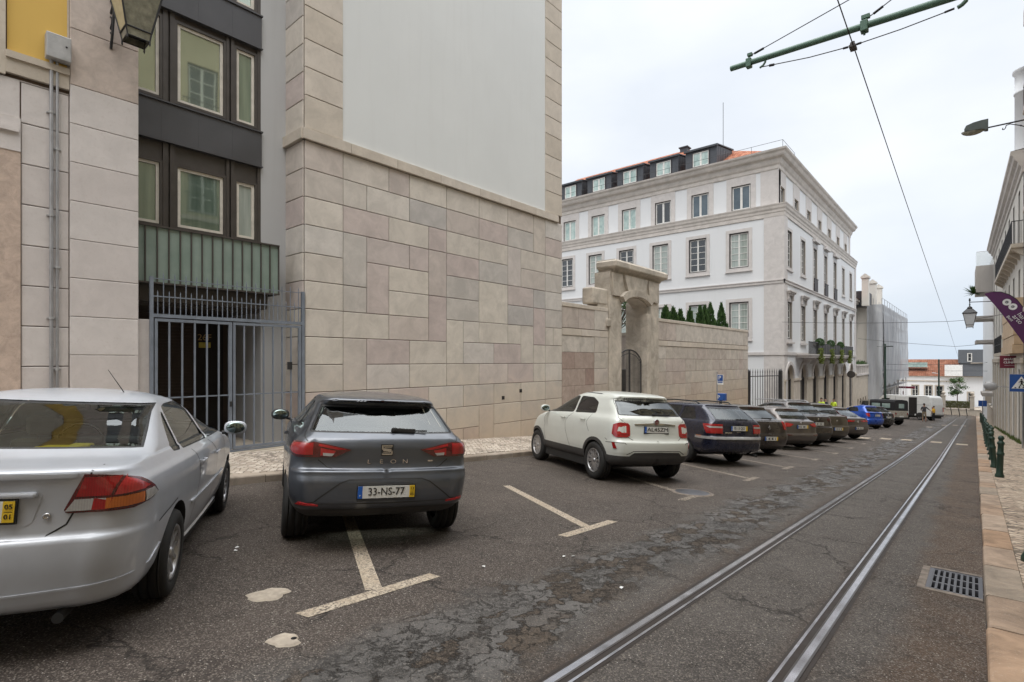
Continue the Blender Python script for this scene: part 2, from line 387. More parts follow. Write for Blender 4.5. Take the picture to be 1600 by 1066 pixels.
plaster('plaster_strip', (.47, .475, .48), .05, (.35, .34, .33), .2)
plaster('plaster_white', (.645, .655, .665), .03, (.45, .46, .47), .15)
plaster('plaster_cream', (.60, .57, .52), .06, (.40, .36, .31), .3)
plaster('plaster_yellow', (.66, .44, .125), .06, (.45, .30, .10), .25)
plaster('plaster_pale_yellow', (.52, .45, .31), .06, (.40, .33, .2), .25)
plaster('plaster_far', (.74, .75, .76), .04, (.5, .48, .45), .25)
plaster('concrete', (.42, .39, .36), .12, (.22, .20, .18), .4)
simple('backing', (.12, .085, .06), .9)
simple('dark_inside', (.016, .013, .012), .8)
simple('dark_wood', (.06, .040, .030), .6)
simple('bronze', (.075, .066, .060), .42, .3, .1)
simple('spandrel', (.082, .082, .088), .45, .35, .08, 2)
simple('cream_frame', (.64, .60, .53), .45)
simple('white_frame', (.66, .65, .62), .5)
simple('casing_dark', (.045, .04, .042), .6)
simple('gate_paint', (.18, .205, .245), .42, .1, .12)
simple('iron', (.03, .03, .032), .5, .3)
simple('green_paint', (.020, .045, .032), .4, .1, .2, 8)
simple('arm_green', (.085, .16, .12), .45, .1)
simple('galv', (.36, .36, .37), .45, .6)
simple('box_grey', (.38, .38, .38), .55, .2, .15, 9)
simple('wire_metal', (.03, .028, .03), .5, .5)
simple('rail_steel', (.50, .49, .51), .20, .9, .25, 4)
simple('rail_edge', (.085, .075, .07), .4, .7, .3, 12)
simple('rail_groove', (.022, .014, .010), .7)
simple('zinc', (.062, .066, .075), .5, .3, .15, 3)
simple('grate_iron', (.11, .11, .12), .5, .6, .2, 20)
simple('black_hole', (.006, .005, .005), .9)
simple('concrete_blob', (.36, .31, .25), .85, 0, .25, 18, bump=.4)
simple('concrete_dark', (.17, .14, .115), .9, 0, .4, 14, bump=.5)
simple('plaque', (.45, .38, .06), .5)
simple('gold', (.35, .24, .11), .4, .5)
simple('white_paint', (.72, .72, .71), .5)
simple('sign_blue', (.012, .07, .28), .4)
simple('sign_red', (.14, .012, .03), .4)
simple('sign_black', (.01, .01, .012), .5)
simple('rubber_black', (.018, .018, .018), .7)
simple('fabric_purple', (.085, .018, .085), .7)
simple('far_grey', (.11, .12, .135), .6)
simple('lamp_body', (.085, .10, .095), .45, .3)
simple('ground_far', (.16, .145, .13), .95)

def mk_misc():
    t = NT('road_paint'); P = t.world()
    n = t.noise(P, 60, 4, .7); n2 = t.noise(P, 5, 5, .7)
    c = t.ramp(n2, (.3, (.36, .29, .21)), (.7, (.52, .45, .36)))
    wear = t.math('MULTIPLY', t.ramp(t.noise(P, 48, 5, .75), (.47, 0.0), (.56, 1.0)), t.ramp(n2, (.35, .35), (.6, 1.0)))
    c = t.mix(wear, c, (.075, .060, .05)); t.done(c, .8, 0, t.bump(n, .5, .003), .3)
    t = NT('road_paint_worn'); P = t.world()
    n2 = t.noise(P, 5, 5, .7); c = t.ramp(n2, (.3, (.26, .215, .17)), (.7, (.38, .33, .27)))
    wear = t.ramp(t.noise(P, 40, 5, .7), (.44, 0.0), (.54, 1.0)); c = t.mix(wear, c, (.075, .062, .052)); t.done(c, .85, 0, None, .3)
    # roof tiles: rows of half-round clay tiles
    t = NT('roof_tile'); P = t.co('UV')
    x, y, _ = t.sep(P)
    wv = t.math('ABSOLUTE', t.math('SINE', t.math('MULTIPLY', x, pi/.22)))
    fr = t.math('FRACT', t.math('MULTIPLY', y, 1/.38))
    idn = t.n.new('ShaderNodeTexWhiteNoise'); cm = t.n.new('ShaderNodeCombineXYZ')
    t.put(cm.inputs[0], t.math('FLOOR', t.math('MULTIPLY', x, 1/.22))); t.put(cm.inputs[1], t.math('FLOOR', t.math('MULTIPLY', y, 1/.38)))
    t.l.new(cm.outputs[0], idn.inputs[0])
    c = t.ramp(idn.outputs[0], (.0, (.27, .085, .045)), (.5, (.38, .135, .07)), (1.0, (.46, .21, .13)))
    c = t.mix(t.ramp(wv, (.0, .75), (.35, 0.0)), c, (.10, .035, .02)); c = t.mix(t.ramp(fr, (.86, 0.0), (.97, .6)), c, (.16, .05, .03))
    t.done(c, .8, 0, t.bump(t.math('ADD', wv, t.math('MULTIPLY', fr, .4)), 1, .06), .2)
    t = NT('old_tile'); P = t.world()
    x, y, z = t.sep(P); wv = t.math('ABSOLUTE', t.math('SINE', t.math('MULTIPLY', x, pi/.3)))
    n = t.noise(P, 1.4, 6, .75)
    c = t.ramp(n, (.3, (.09, .045, .032)), (.5, (.20, .08, .048)), (.7, (.27, .15, .105)))
    c = t.mix(t.ramp(wv, (.0, .5), (.4, 0.0)), c, (.08, .035, .02)); t.done(c, .9, 0, t.bump(wv, .8, .06), .2)
    # netting over the scaffold
    t = NT('netting'); P = t.world(); x, y, z = t.sep(P)
    mp = t.n.new('ShaderNodeMapping'); mp.inputs['Scale'].default_value = (1, 1, .12); t.l.new(P, mp.inputs[0])
    fold = t.noise(mp.outputs[0], 1.1, 4, .6)
    c = t.ramp(fold, (.3, (.27, .28, .30)), (.7, (.50, .51, .53)))
    t.done(c, .8, 0, t.bump(fold, 1, .15), .2, alpha=.80)
    # ribbed zinc / green patinated glass panel
    t = NT('green_glass'); P = t.world(); n = t.noise(P, 2.5, 4)
    t.done(t.ramp(n, (.3, (.19, .25, .215)), (.7, (.25, .31, .275))), .32, 0, None, .5)
    t = NT('wood_slat'); P = t.world(); n = t.noise(P, 3, 5)
    t.done(t.ramp(n, (.3, (.42, .30, .19)), (.7, (.55, .41, .27))), .6, 0, None, .3)
    # window panes
    for nm, a, b, sc in (('pane_dark', (.010, .013, .016), (.028, .034, .038), .8), ('pane_blue', (.03, .055, .075), (.07, .10, .12), 1.2),
                         ('pane_curtain', (.26, .30, .275), (.36, .40, .365), 1.5), ('pane_green', (.10, .155, .12), (.20, .27, .21), .9),
                         ('pane_street', (.30, .36, .28), (.42, .48, .38), .7), ('pane_dormer', (.24, .34, .32), (.42, .52, .49), 2.2)):
        t = NT(nm); P = t.world(); mp = t.n.new('ShaderNodeMapping'); mp.inputs['Scale'].default_value = (6, 6, .5); t.l.new(P, mp.inputs[0])
        n = t.noise(mp.outputs[0] if nm in ('pane_curtain', 'pane_green') else P, sc, 3)
        t.done(t.ramp(n, (.35, a), (.65, b)), .03, 0, t.bump(t.noise(P, .8, 1), .04, .05), .8)
        t.b.inputs['Metallic'].default_value = {'pane_street': .62, 'pane_green': .30}.get(nm, 0)
        t.b.inputs['IOR'].default_value = {'pane_street': 2.6, 'pane_green': 2.1}.get(nm, 1.6)
    t = NT('pane_white'); t.done((.62, .66, .70), .15, 0, None, .6)
    t = NT('clear_glass'); t.done((.8, .85, .82), .02, 0, None, .6, alpha=.22)
    t = NT('frost_glass'); P = t.world(); t.done(t.ramp(t.noise(P, 9, 5, .6), (.35, (.16, .155, .12)), (.7, (.30, .29, .22))), .22, 0, None, .6)
    t = NT('frost_light_tint'); P = t.world(); t.done(t.ramp(t.noise(P, 9, 4), (.3, (.42, .36, .20)), (.7, (.52, .45, .27))), .25, 0, None, .6)  # yellowish light coming through one lantern side, put into the pane colour
    t = NT('leaf_green'); P = t.world(); t.done(t.ramp(t.island(), (.0, (.028, .062, .018)), (.5, (.05, .105, .026)), (1.0, (.085, .15, .04))), .55, 0, None, .3)
    t = NT('leaf_dark'); t.done(t.ramp(t.island(), (.0, (.018, .045, .014)), (.5, (.038, .085, .024)), (1.0, (.07, .13, .035))), .6, 0, None, .3)
    t = NT('leaf_light'); t.done(t.ramp(t.island(), (.0, (.09, .12, .02)), (.5, (.13, .17, .035)), (1.0, (.18, .22, .05))), .55, 0, None, .3)
    t = NT('leaf_grass'); t.done(t.ramp(t.island(), (.0, (.05, .08, .02)), (1.0, (.12, .15, .05))), .7, 0, None, .2)
    simple('bark', (.10, .075, .055), .9); simple('planter', (.05, .05, .052), .6)
mk_misc()

# ================================================================ ground, road, pavements
def sheet(name, x0, x1, y0, y1, dz, mat, ny=2, label=None, kind='structure', flat=False, xs=None, holes=()):
    mb = MB(); ys = sorted(set([y0, y1]+[y for y in (20, 93) if y0 < y < y1]+[h[k] for h in holes for k in (2, 3)]))
    xs = sorted(set((xs or [x0, x1])+[h[k] for h in holes for k in (0, 1)]))
    vs = [(x, y, G(y)+dz) for y in ys for x in xs]; n = len(xs)
    fs = []
    for j in range(len(ys)-1):
        for i in range(n-1):
            cx, cy = (xs[i]+xs[i+1])/2, (ys[j]+ys[j+1])/2
            if any(h[0] < cx < h[1] and h[2] < cy < h[3] for h in holes): continue
            fs.append((j*n+i, j*n+i+1, (j+1)*n+i+1, (j+1)*n+i))
    mb.add(vs, fs); return mb.build(name, mat, kind=kind)
GRATE = (-.33, .05, 6.02, 6.80)
sheet('ground', -3500, 3500, -300, 6000, -.02, 'ground_far', holes=[(-.6, .3, 5.5, 7.5)])
sheet('road', -8.2, .06, -60, 96.5, 0, 'asphalt', holes=[GRATE])
sheet('crossing_street', -60, 60, 96.5, 97.6, -.004, 'asphalt')
def slope_box(mb, x0, x1, y0, y1, z0, z1, mi=0):
    ys = [y0]+[y for y in (20, 93) if y0 < y < y1]+[y1]
    for a, b in zip(ys, ys[1:]):
        vs = [(x, y, G(y)+z) for y in (a, b) for x in (x0, x1) for z in (z0, z1)]
        mb.add(vs, [(1, 3, 7, 5), (0, 4, 6, 2), (0, 1, 5, 4), (2, 6, 7, 3), (0, 2, 3, 1), (4, 5, 7, 6)], mi)
mb = MB(); slope_box(mb, -11.9, -8.42, -60, 96, -.3, .125); mb.build('left_pavement', 'cobble', kind='structure')
mb = MB(); slope_box(mb, .31, 2.2, -60, 96, -.3, .125); mb.build('right_pavement', 'cobble_warm', kind='structure')
mb = MB(); slope_box(mb, -30, 20, 97.6, 116, -.3, .06); mb.build('far_pavement', 'cobble', kind='structure')
def kerb(name, x0, x1, y0, y1, mat, top, seed):
    rnd = random.Random(seed); mb = MB(); y = y0
    while y < y1:
        L = rnd.uniform(.7, 1.35) if y < 40 else 3.0
        a, b = y+.006, min(y+L-.006, y1); j = rnd.uniform(-.006, .006); jz = rnd.uniform(-.006, .006)
        r = .025; pr = [(x0+j, -.2), (x0+j, top-r), (x0+j+.008, top-.008), (x0+j+r, top), (x1, top), (x1, -.2)]
        if x0 > -5: pass
        else: pr = [(x1+j, -.2), (x1+j, top-r), (x1+j-.008, top-.008), (x1+j-r, top), (x0, top), (x0, -.2)]
        vs = [(p[0], a, G(a)+p[1]+jz) for p in pr]+[(p[0], b, G(b)+p[1]+jz) for p in pr]; n = len(pr)
        mb.add(vs, [(k, (k+1) % n, n+(k+1) % n, n+k) for k in range(n)]+[tuple(range(n)), tuple(range(n, 2*n))])
        y += L
    return mb.build(name, mat, kind='structure')
kerb('right_kerb', .06, .305, -8, 96, 'kerb_warm', .13, 3)
kerb('left_kerb', -8.42, -8.2, -8, 96, 'kerb_pale', .12, 4)

# tram rails: polished head, dark groove, narrow inner lip
def rail(xh, side, label):
    mb = MB(); ys = [-30, 20, 93, 97]
    s = s_ = side
    def strip(x0, x1, z0, z1, mi):
        for a, b in zip(ys, ys[1:]):
            vs = [(x0, a, G(a)+z0), (x1, a, G(a)+z1), (x1, b, G(b)+z1), (x0, b, G(b)+z0)]; mb.add(vs, [(0, 1, 2, 3)], mi)
    strip(xh-.022, xh+.020, .009, .009, 0); strip(xh-.034, xh-.022, .0075, .009, 2); strip(xh+.020, xh+.034, .009, .0075, 2)
    strip(xh-s_*.060, xh-s_*.0345, .003, .004, 1); strip(xh+s_*.0905, xh+s_*.112, .004, .003, 1)
    for a in (xh-.034, xh+.034): strip(a, a, -.03, .009, 0)
    g0 = xh+s*.034; g1 = xh+s*.072; l1 = xh+s*.09
    strip(g0, g1, .0045, .0045, 1); strip(g1, l1, .0075, .0075, 0); strip(g1, g1, -.03, .0075, 0); strip(l1, l1, -.03, .0075, 0)
    mb.build('tram_rail', ['rail_steel', 'rail_groove', 'rail_edge'], label=label, cat='tram rail', group='grooved tram rails sunk in the road')
rail(-1.76, 1, 'polished grooved tram rail on the parked cars side of the track')
rail(-.80, -1, 'polished grooved tram rail on the pavement and bollard side of the track')

# bay markings: a worn T at the end of every bay
def road_quad(mb, pts, dz=.004, mi=0): mb.add([(x, y, G(y)+dz) for x, y in pts], [(0, 1, 2, 3)], mi)
ux, uy = -.89, .456
for k, (yy, L0, L1, wr) in enumerate([(2.36, .6, 3.2, 0), (5.33, .55, 2.7, 0), (8.42, .5, 3.0, 1), (11.35, .4, 3.0, 1), (14.2, .4, 3.0, 1), (17.1, .3, 3, 1), (20.0, .3, 3, 1), (22.9, .3, 3, 1), (25.8, .3, 3, 1), (28.7, .3, 3, 1), (31.6, .3, 3, 1), (34.5, .3, 3, 1)]):
    mb = MB(); x0 = -3.44
    road_quad(mb, [(x0-.06, yy-L0), (x0+.06, yy-L0+.03), (x0+.06, yy+L0), (x0-.06, yy+L0-.02)])
    hw = .065
    a = (x0-.06, yy+.03); b = (x0+ux*L1, yy+uy*L1); px, py = -uy*hw, ux*hw
    road_quad(mb, [(a[0]+px, a[1]+py), (a[0]-px, a[1]-py), (b[0]-px, b[1]-py), (b[0]+px, b[1]+py)], .0045)
    lab = ['worn cream T marking at the foot of the bay under the grey hatchback', 'worn cream T marking on bare asphalt between grey hatchback and white car',
           'faded T marking cut by the manhole behind the white car', 'faded T marking behind the navy estate car'][k] if k < 4 else 'faint worn parking bay mark behind the far row of cars'
    mb.build('bay_marking', 'road_paint_worn' if wr else 'road_paint', label=lab, cat='bay marking', group='parking bay T markings')
# pale squares of the old crossing, in two rows over the street
rows_ = [(gx, gy) for gx, gy in [(-3.95, 29.9), (-3.2, 30.6), (-2.45, 31.1), (-1.35, 31.1), (-.45, 30.9)]]
for k, (gx, gy) in enumerate(rows_+[(-2.6, 50.5), (-1.95, 57), (-1.3, 59), (-.75, 58.5)]):
    mb = MB(); hw, hl = (.2, .55) if k < 5 else (.17, .8)
    road_quad(mb, [(gx-hw, gy-hl), (gx+hw, gy-hl+.1), (gx+hw, gy+hl), (gx-hw, gy+hl-.1)])
    mb.build('crossing_mark', 'road_paint', label='pale square crossing mark in the nearer row across the track' if k < 5 else 'small pale crossing mark in the farther row across the track', cat='road marking', group='crossing marks nearer row' if k < 5 else 'crossing marks farther row')

def blob(name, c, r, rot, mat, label, cat, squash=.6, dz=.005, seed=0, n=26, dark=False):
    rnd = random.Random(seed); mb = MB(); vs = []; ph = [rnd.uniform(0, 6) for _ in range(4)]
    for ring, q in ((0, 1.0), (1, .86)):
        for k in range(n):
            a = 2*pi*k/n; rr = r*q*(1+.13*sin(2*a+ph[0])+.09*sin(3*a+ph[1])+.07*sin(5*a+ph[2])+.05*sin(9*a+ph[3]))
            x, y = rr*cos(a), rr*squash*sin(a); X_, Y_ = c[0]+x*cos(rot)-y*sin(rot), c[1]+x*sin(rot)+y*cos(rot)
            vs.append((X_, Y_, G(Y_)+(dz if ring else .001)+(.006 if ring else 0)))
    mb.add(vs, [(k, (k+1) % n, n+(k+1) % n, n+k) for k in range(n)]+[tuple(range(n, 2*n))], 0, False)
    return mb.build(name, mat, label=label, cat=cat)
blob('concrete_patch', (-3.93, 1.77), .15, 1.1, 'concrete_blob', 'pale dried concrete patch nearer the silver car', 'concrete patch', .75, seed=2)
b2 = blob('concrete_patch', (-3.18, 1.53), .10, 1.0, 'concrete_blob', 'smaller pale concrete patch with a dark hole at its rim', 'concrete patch', .85, seed=5)
mb = MB(); mb.lathe([(0, .0125), (.018, .0125), (.018, .011)], (-3.15, 1.575, G(1.575)), 10, 0); mb.build('hole', 'black_hole', b2)
# round manhole by the third T
t = thing('manhole_cover', 'round dark manhole cover set in a cracked pale collar behind the white car', 'manhole', (-3.6, 8.75, G(8.75)))
t.rotation_euler = (-math.atan(.0709), 0, 0)
mb = MB(); mb.lathe([(0, .010), (.27, .010), (.285, .006)], n=32); mb.build('lid', 'grate_iron', t)
mb = MB(); mb.lathe([(.285, .005), (.285, .011), (.33, .009), (.35, .002)], n=14, smooth=False); mb.build('collar', 'concrete_dark', t)
# drain grate
t = thing('drain_grate', 'rectangular iron drain grate sunk beside the right kerb', 'drain grate', (-.14, 6.41, G(6.41)))
t.rotation_euler = (-math.atan(.0709), 0, 0)
mb = MB(); W_, L_ = .17, .37
for k in range(9): xx = -W_+k*2*W_/8; mb.box(xx-.0095, xx+.0095, -L_, L_, -.04, .004)
for k in range(4): yy = -L_+k*2*L_/3; mb.box(-W_, W_, yy-.02, yy+.02, -.041, .002)
mb.build('bars', 'grate_iron', t)
mb = MB()
for a in ((-.20, -.172, -.39, .39), (.172, .19, -.39, .39), (-.172, .172, -.40, -.389), (-.172, .172, .389, .40)): mb.box(a[0], a[1], a[2], a[3], -.05, .006)
mb.build('frame', 'grate_iron', t)
mb = MB(); mb.box(-.19, .19, -.39, .39, -.35, -.30); mb.box(-.21, -.191, -.41, .41, -.35, -.045); mb.box(.191, .21, -.41, .41, -.35, -.045); mb.box(-.19, .19, -.41, -.391, -.35, -.045); mb.box(-.19, .19, .391, .41, -.35, -.045); mb.build('pit', 'black_hole', t)
mb = MB(); 
for a in ((-.26, -.2, -.46, .42), (-.2, .19, -.47, -.40), (-.2, .19, .40, .46)): mb.box(a[0], a[1], a[2], a[3], -.05, .009, bev=.004)
mb.build('surround', 'concrete_dark', t)
# litter: white scraps and dry leaves
rnd = random.Random(11)
for k, (gx, gy) in enumerate([(-3.0, 4.2), (-2.95, 4.28), (-5.1, 2.0), (-5.2, 2.05), (-2.2, 3.9), (-3.3, 3.4)]):
    mb = MB(); vs = []
    for q in range(5):
        a = q*1.26+rnd.random()*.5; r = rnd.uniform(.012, .026); vs.append((gx+r*cos(a), gy+r*sin(a), G(gy)+.004+rnd.uniform(0, .012)))
    mb.add(vs, [(0, 1, 2), (0, 2, 3), (0, 3, 4)]); mb.build('paper_scrap', 'white_paint', label='tiny white paper scrap lying on the asphalt', cat='litter', group='white scraps on the road')
# ================================================================ building helpers
def FL(X): return Matrix.Translation((X, 0, 0)) @ RZ(90)          # street face of the left side: u = world y
def FF(Y): return Matrix.Translation((0, Y, 0))                    # face towards the camera end: u = world x
def wb(t, W): m = MB(); m.M = t.matrix_basis.inverted() @ W; return m
def bldg(name, label, cat, x, y, z=None, rz=0): return thing(name, label, cat, (x, y, G(y) if z is None else z), radians(rz))
_wc = {}
def win_meshes(w, h, rows, leaves, pane, casing, sash, cw, sw, sur, surmat, bar=.028, sill=True):
    key = (round(w, 2), round(h, 2), rows, leaves, pane, casing, sash, sur)
    if key in _wc: return _wc[key]
    r = []
    a = MB()
    if sur:
        o = -.035
        a.box(-w/2-sur, -w/2, o, .02, -(sur if sill else 0), h+sur); a.box(w/2, w/2+sur, o, .02, -(sur if sill else 0), h+sur)
        a.box(-w/2, w/2, o, .02, h, h+sur)
        if sill: a.box(-w/2, w/2, o, .02, -sur, 0); a.box(-w/2-sur-.03, w/2+sur+.03, o-.07, .0, -sur-.06, -sur)
    f = MB(); D = .10
    f.box(-w/2, -w/2+cw, D-.05, D+.06, 0, h, 0); f.box(w/2-cw, w/2, D-.05, D+.06, 0, h, 0)
    f.box(-w/2+cw, w/2-cw, D-.05, D+.06, h-cw, h, 0); f.box(-w/2+cw, w/2-cw, D-.05, D+.06, 0, cw, 0)
    x0, x1, z0, z1 = -w/2+cw, w/2-cw, cw, h-cw; lw = (x1-x0)/leaves
    for k in range(leaves):
        a0, a1 = x0+k*lw+.003, x0+(k+1)*lw-.003
        f.box(a0, a0+sw, D-.02, D+.03, z0, z1, 1); f.box(a1-sw, a1, D-.02, D+.03, z0, z1, 1)
        f.box(a0+sw, a1-sw, D-.02, D+.03, z1-sw, z1, 1); f.box(a0+sw, a1-sw, D-.02, D+.03, z0, z0+sw, 1)
        for q in range(1, rows):
            zz = z0+sw+(z1-z0-2*sw)*q/rows; f.box(a0+sw, a1-sw, D-.012, D+.02, zz-bar/2, zz+bar/2, 1)
    p = MB(); p.box(x0, x1, D+.012, D+.016, z0, z1)
    _wc[key] = (a, f, p); return _wc[key]
def window(t, W, u, z, w, h, rows=1, leaves=2, pane='pane_dark', casing='casing_dark', sash='white_frame', cw=.06, sw=.05, sur=0, surmat='trim_stone', d=0, label=None, sill=True, top=None):
    k0 = (round(w, 2), round(h, 2), rows, leaves, pane, casing, sash, sur)
    a, f, p = win_meshes(w, h, rows, leaves, pane, casing, sash, cw, sw, sur, surmat, sill=sill)
    B = t.matrix_basis.inverted() @ W @ Matrix.Translation((u, d, z))
    def inst(mb, key, mats, parent, name, M):
        kk = ('me', key)+k0
        if kk not in _wc:
            o = mb.build(name, mats, parent); _wc[kk] = o.data
        else:
            o = bpy.data.objects.new(name, _wc[kk]); COL.objects.link(o); o.parent = parent
        if M is not None: o.matrix_basis = M
        return o
    if sur:
        wo = inst(a, 'a', surmat, t, 'window', B); inst(f, 'f', [casing, sash], wo, 'frame', None); inst(p, 'p', pane, wo, 'pane', None)
    else:
        wo = inst(f, 'f', [casing, sash], t, 'window', B); inst(p, 'p', pane, wo, 'pane', None)
    return wo

# ================================================================ 1 far-left stone fronted building with yellow upper storey
t = bldg('stone_fronted_building', 'cream stone fronted building with yellow plaster panel and wall conduits', 'building', -10.9, -4.7, rz=90)
W = FL(-10.9)
m = wb(t, W); m.box(-12, 2.62, 0, 9, -1.5, 13, 0); m.build('wall', 'backing', t)
m = wb(t, W)
z = -.15; zs = []
while z < 5.8: zs.append(z); z += .615
zs.append(z)
for a, b in zip(zs, zs[1:]): slab(m, 1.74, 2.66, a, b, .0, .006, .075)
m.build('pilaster', 'panel_lilac', t)
m = wb(t, W); slab(m, 1.74, 2.66, zs[-1], 6.9, 0, .006, .075); slab(m, 1.74, 2.66, 6.9, 9, 0, .006, .075); slab(m, 1.74, 2.66, 9, 12.5, 0, .006, .075)
m.build('pilaster', 'panel_pink', t)
m = wb(t, W)
off = .18
for a, b in zip([z_-off for z_ in zs], [z_-off for z_ in zs][1:]):
    slab(m, 1.17, 1.74, a, b, 0, .012, .03)
slab(m, -1.0, 1.74, zs[-1]-off, 5.85, 0, .01, .03)
m.build('cladding', 'panel_lilac', t)
m = wb(t, W)    # pink stone door surrounds going on to the left of the frame
m.box(.86, 1.165, -.05, .05, -.2, 4.75, 0); m.box(-.9, .86, -.02, .05, -.2, 4.75, 0); m.build('doorcase', 'pink_rough', t)
m = wb(t, W); slab(m, .2, 1.165, 5.25, 5.85, 0, .01, .03); slab(m, -1, .2, 5.25, 5.85, 0, .01, .03); m.build('cladding', 'panel_lilac', t)
m = wb(t, W); m.box(-.9, 1.165, -.06, .05, 4.75, 5.25, 0); m.box(-.95, 1.14, -.10, .05, 5.03, 5.10, 0); m.build('lintel', 'panel_lilac', t)
m = wb(t, W); m.box(1.02, 1.74, -.012, .1, 6.25, 12.5, 0); m.build('panel', 'plaster_yellow', t)
m = wb(t, W); m.box(1.0, 1.735, -.10, .05, 6.12, 6.22, 0); m.box(1.0, 1.735, -.07, .05, 5.9, 6.12, 0); m.box(.92, 1.0, -.06, .05, 5.86, 12.5); m.box(-12, .92, -.055, .1, 5.86, 12.5)
m.box(1.715, 1.738, -.03, .0, 6.25, 12.5); m.build('moulding', 'beige_stone', t)
m = wb(t, W)
for k in range(22): slab(m, -12, -1.0, -.6+.61*k, -.6+.61*(k+1), 0, .01, .03)
m.build('cladding', 'panel_lilac', t)

# utility box and conduits
bx = thing('utility_box', 'grey metal junction box high on the stone wall beside yellow panel', 'utility box', (-10.86, 1.59, 6.26), radians(90))
m = wb(bx, W); m.box(1.44, 1.74, -.2, -.04, 6.28, 6.66, 0, bev=.012); m.build('box', 'box_grey', bx)
m = wb(bx, W); m.lathe([(0, -.206), (.014, -.206), (.014, -.2)], (1.68, 0, 6.5), 10, axis='y'); m.build('lock', 'dark_inside', bx)
for k, (uu, rr, ls) in enumerate(((1.515, .024, (5.45, 3.85, 2.25, .75)), (1.585, .018, (4.9, 3.05, 1.45)))):
    c = thing('conduit', ['thicker grey conduit pipe running down from the box', 'thinner grey conduit pipe running down from the box'][k], 'conduit', (-10.86, uu, -.1), radians(90), 'conduits below the utility box')
    m = wb(c, W); m.tube((uu, -.075, -.1), (uu, -.075, 6.3), rr, n=12); m.build('pipe', 'galv', c)
    for z_ in ls:
        m = wb(c, W); m.tube((uu, -.075, z_), (uu, -.075, z_+.035), rr+.009, n=12); m.box(uu-.055, uu+.055, -.05, .0, z_+.008, z_+.025); m.build('clamp', 'box_grey', c)

# ================================================================ 2 recessed modern front with metal spandrels
XM = -11.7
t = bldg('modern_infill_building', 'narrow modern front with dark metal spandrels, cream window frames and green glass panel', 'building', XM, 4.2, rz=90)
W = FL(XM)
m = wb(t, W)
for a in ((2.60, 5.10, 4.03, 4.16), (2.60, 5.10, 5.42, 5.79), (2.60, 5.10, 8.2, 8.34), (2.60, 5.10, 6.545, 6.6)): m.box(a[0], a[1], .02, .3, a[2], a[3])
for z0, z1 in ((4.1, 5.79), (6.5, 8.5), (9.05, 11)):
    for a, b in ((2.60, 2.66), (3.26, 3.34), (3.38, 3.46), (4.40, 4.455), (4.49, 4.555), (5.03, 5.10)): m.box(a, b, -.02, .25, z0, z1)
    for a, b in ((3.34, 3.38), (4.455, 4.49)): m.box(a, b, .03, .25, z0, z1)
m.build('window_wall', 'bronze', t)
for z0, z1 in ((5.79, 6.545), (8.34, 9.05), (10.9, 13)):
    m = wb(t, W); m.box(2.60, 5.10, -.07, .2, z0, z1-.02); 
    for uu in (3.22, 3.86, 4.5): m.box(uu-.004, uu+.004, -.073, -.06, z0+.02, z1-.03)
    m.box(2.6, 5.12, -.10, .2, z1-.02, z1+.01); m.box(2.6, 5.12, -.09, .2, z0-.012, z0+.012); m.build('spandrel', 'spandrel', t)
for z0, h, pn in ((4.16, 1.27, ('pane_green', 'pane_green', 'pane_curtain')), (6.6, 1.62, ('pane_street', 'pane_street', 'pane_green')), (9.1, 1.7, ('pane_street',)*3)):
    for (a, b), p in zip(((2.66, 3.26), (3.46, 4.40), (4.555, 5.03)), pn):
        window(t, W, (a+b)/2, z0, b-a, h, 1, 1, p, 'bronze', 'cream_frame', .05, .055, d=-.06)
m = wb(t, W); m.box(5.10, 5.70, -.02, 1.6, -.7, 13); m.box(2.55, 5.7, .9, 1.2, 2.72, 13)
m.build('wall', 'plaster_strip', t)
m = wb(t, W)    # beam over the gateway and soffit
m.box(2.60, 5.10, -.32, .3, 2.70, 3.03); m.box(2.6, 5.10, .0, 2.2, 2.64, 2.70); m.build('beam', 'bronze', t)
gp = wb(t, W); gp.box(2.66, 5.26, -.50, -.44, 3.03, 4.03); g = gp.build('balcony_panel', 'green_glass', t)
m = wb(t, W)
for k in range(15):
    uu = 2.66+2.6*k/14; m.box(uu-.010, uu+.010, -.53, -.43, 3.02, 4.04)
m.box(2.66, 5.27, -.54, -.42, 4.03, 4.06); m.box(2.66, 5.27, -.54, -.42, 3.0, 3.03); m.box(2.66, 5.26, -.43, .02, 4.0, 4.03); m.box(5.25, 5.27, -.43, .0, 3.0, 4.03); m.build('panel_frame', 'bronze', g)
m = wb(t, W)    # lobby behind the gate
m.box(2.3, 5.1, 1.6, 1.7, -.5, 2.66); m.box(2.3, 2.4, -.05, 1.6, -.5, 2.66)
for k in range(38): m.box(2.4, 4.28, 1.55, 1.6, -.1+.07*k, -.06+.07*k)
m.build('lobby_wall', 'dark_wood', t)
m = wb(t, W); m.box(4.32, 4.9, 1.5, 1.6, -.2, 2.6); d_ = m.build('door', 'dark_inside', t)
m = wb(d_, Matrix.Identity(4)); m.M = W.copy(); m.M = t.matrix_basis.inverted() @ W; add_text(m, '26F', .2, Matrix.Translation((4.50, 1.49, 2.13)) @ Matrix.Rotation(radians(90), 4, 'X')); m.build('house_number', 'gold', d_)
m = MB(); m.M = t.matrix_basis.inverted() @ W; m.box(4.38, 4.62, 1.475, 1.495, 1.90, 2.02); m.build('plaque', 'plaque', d_)
m = wb(t, W); m.box(2.60, 2.85, -.78, -.05, -.5, 2.33, 0, bev=.008); m.build('pier', 'panel_lilac', t)
m = wb(t, W); m.box(2.4, 5.68, -.9, 1.6, -1.1, -.17); m.box(2.4, 5.68, -.98, -.9, -1.1, -.2); m.build('step', 'beige_stone', t)

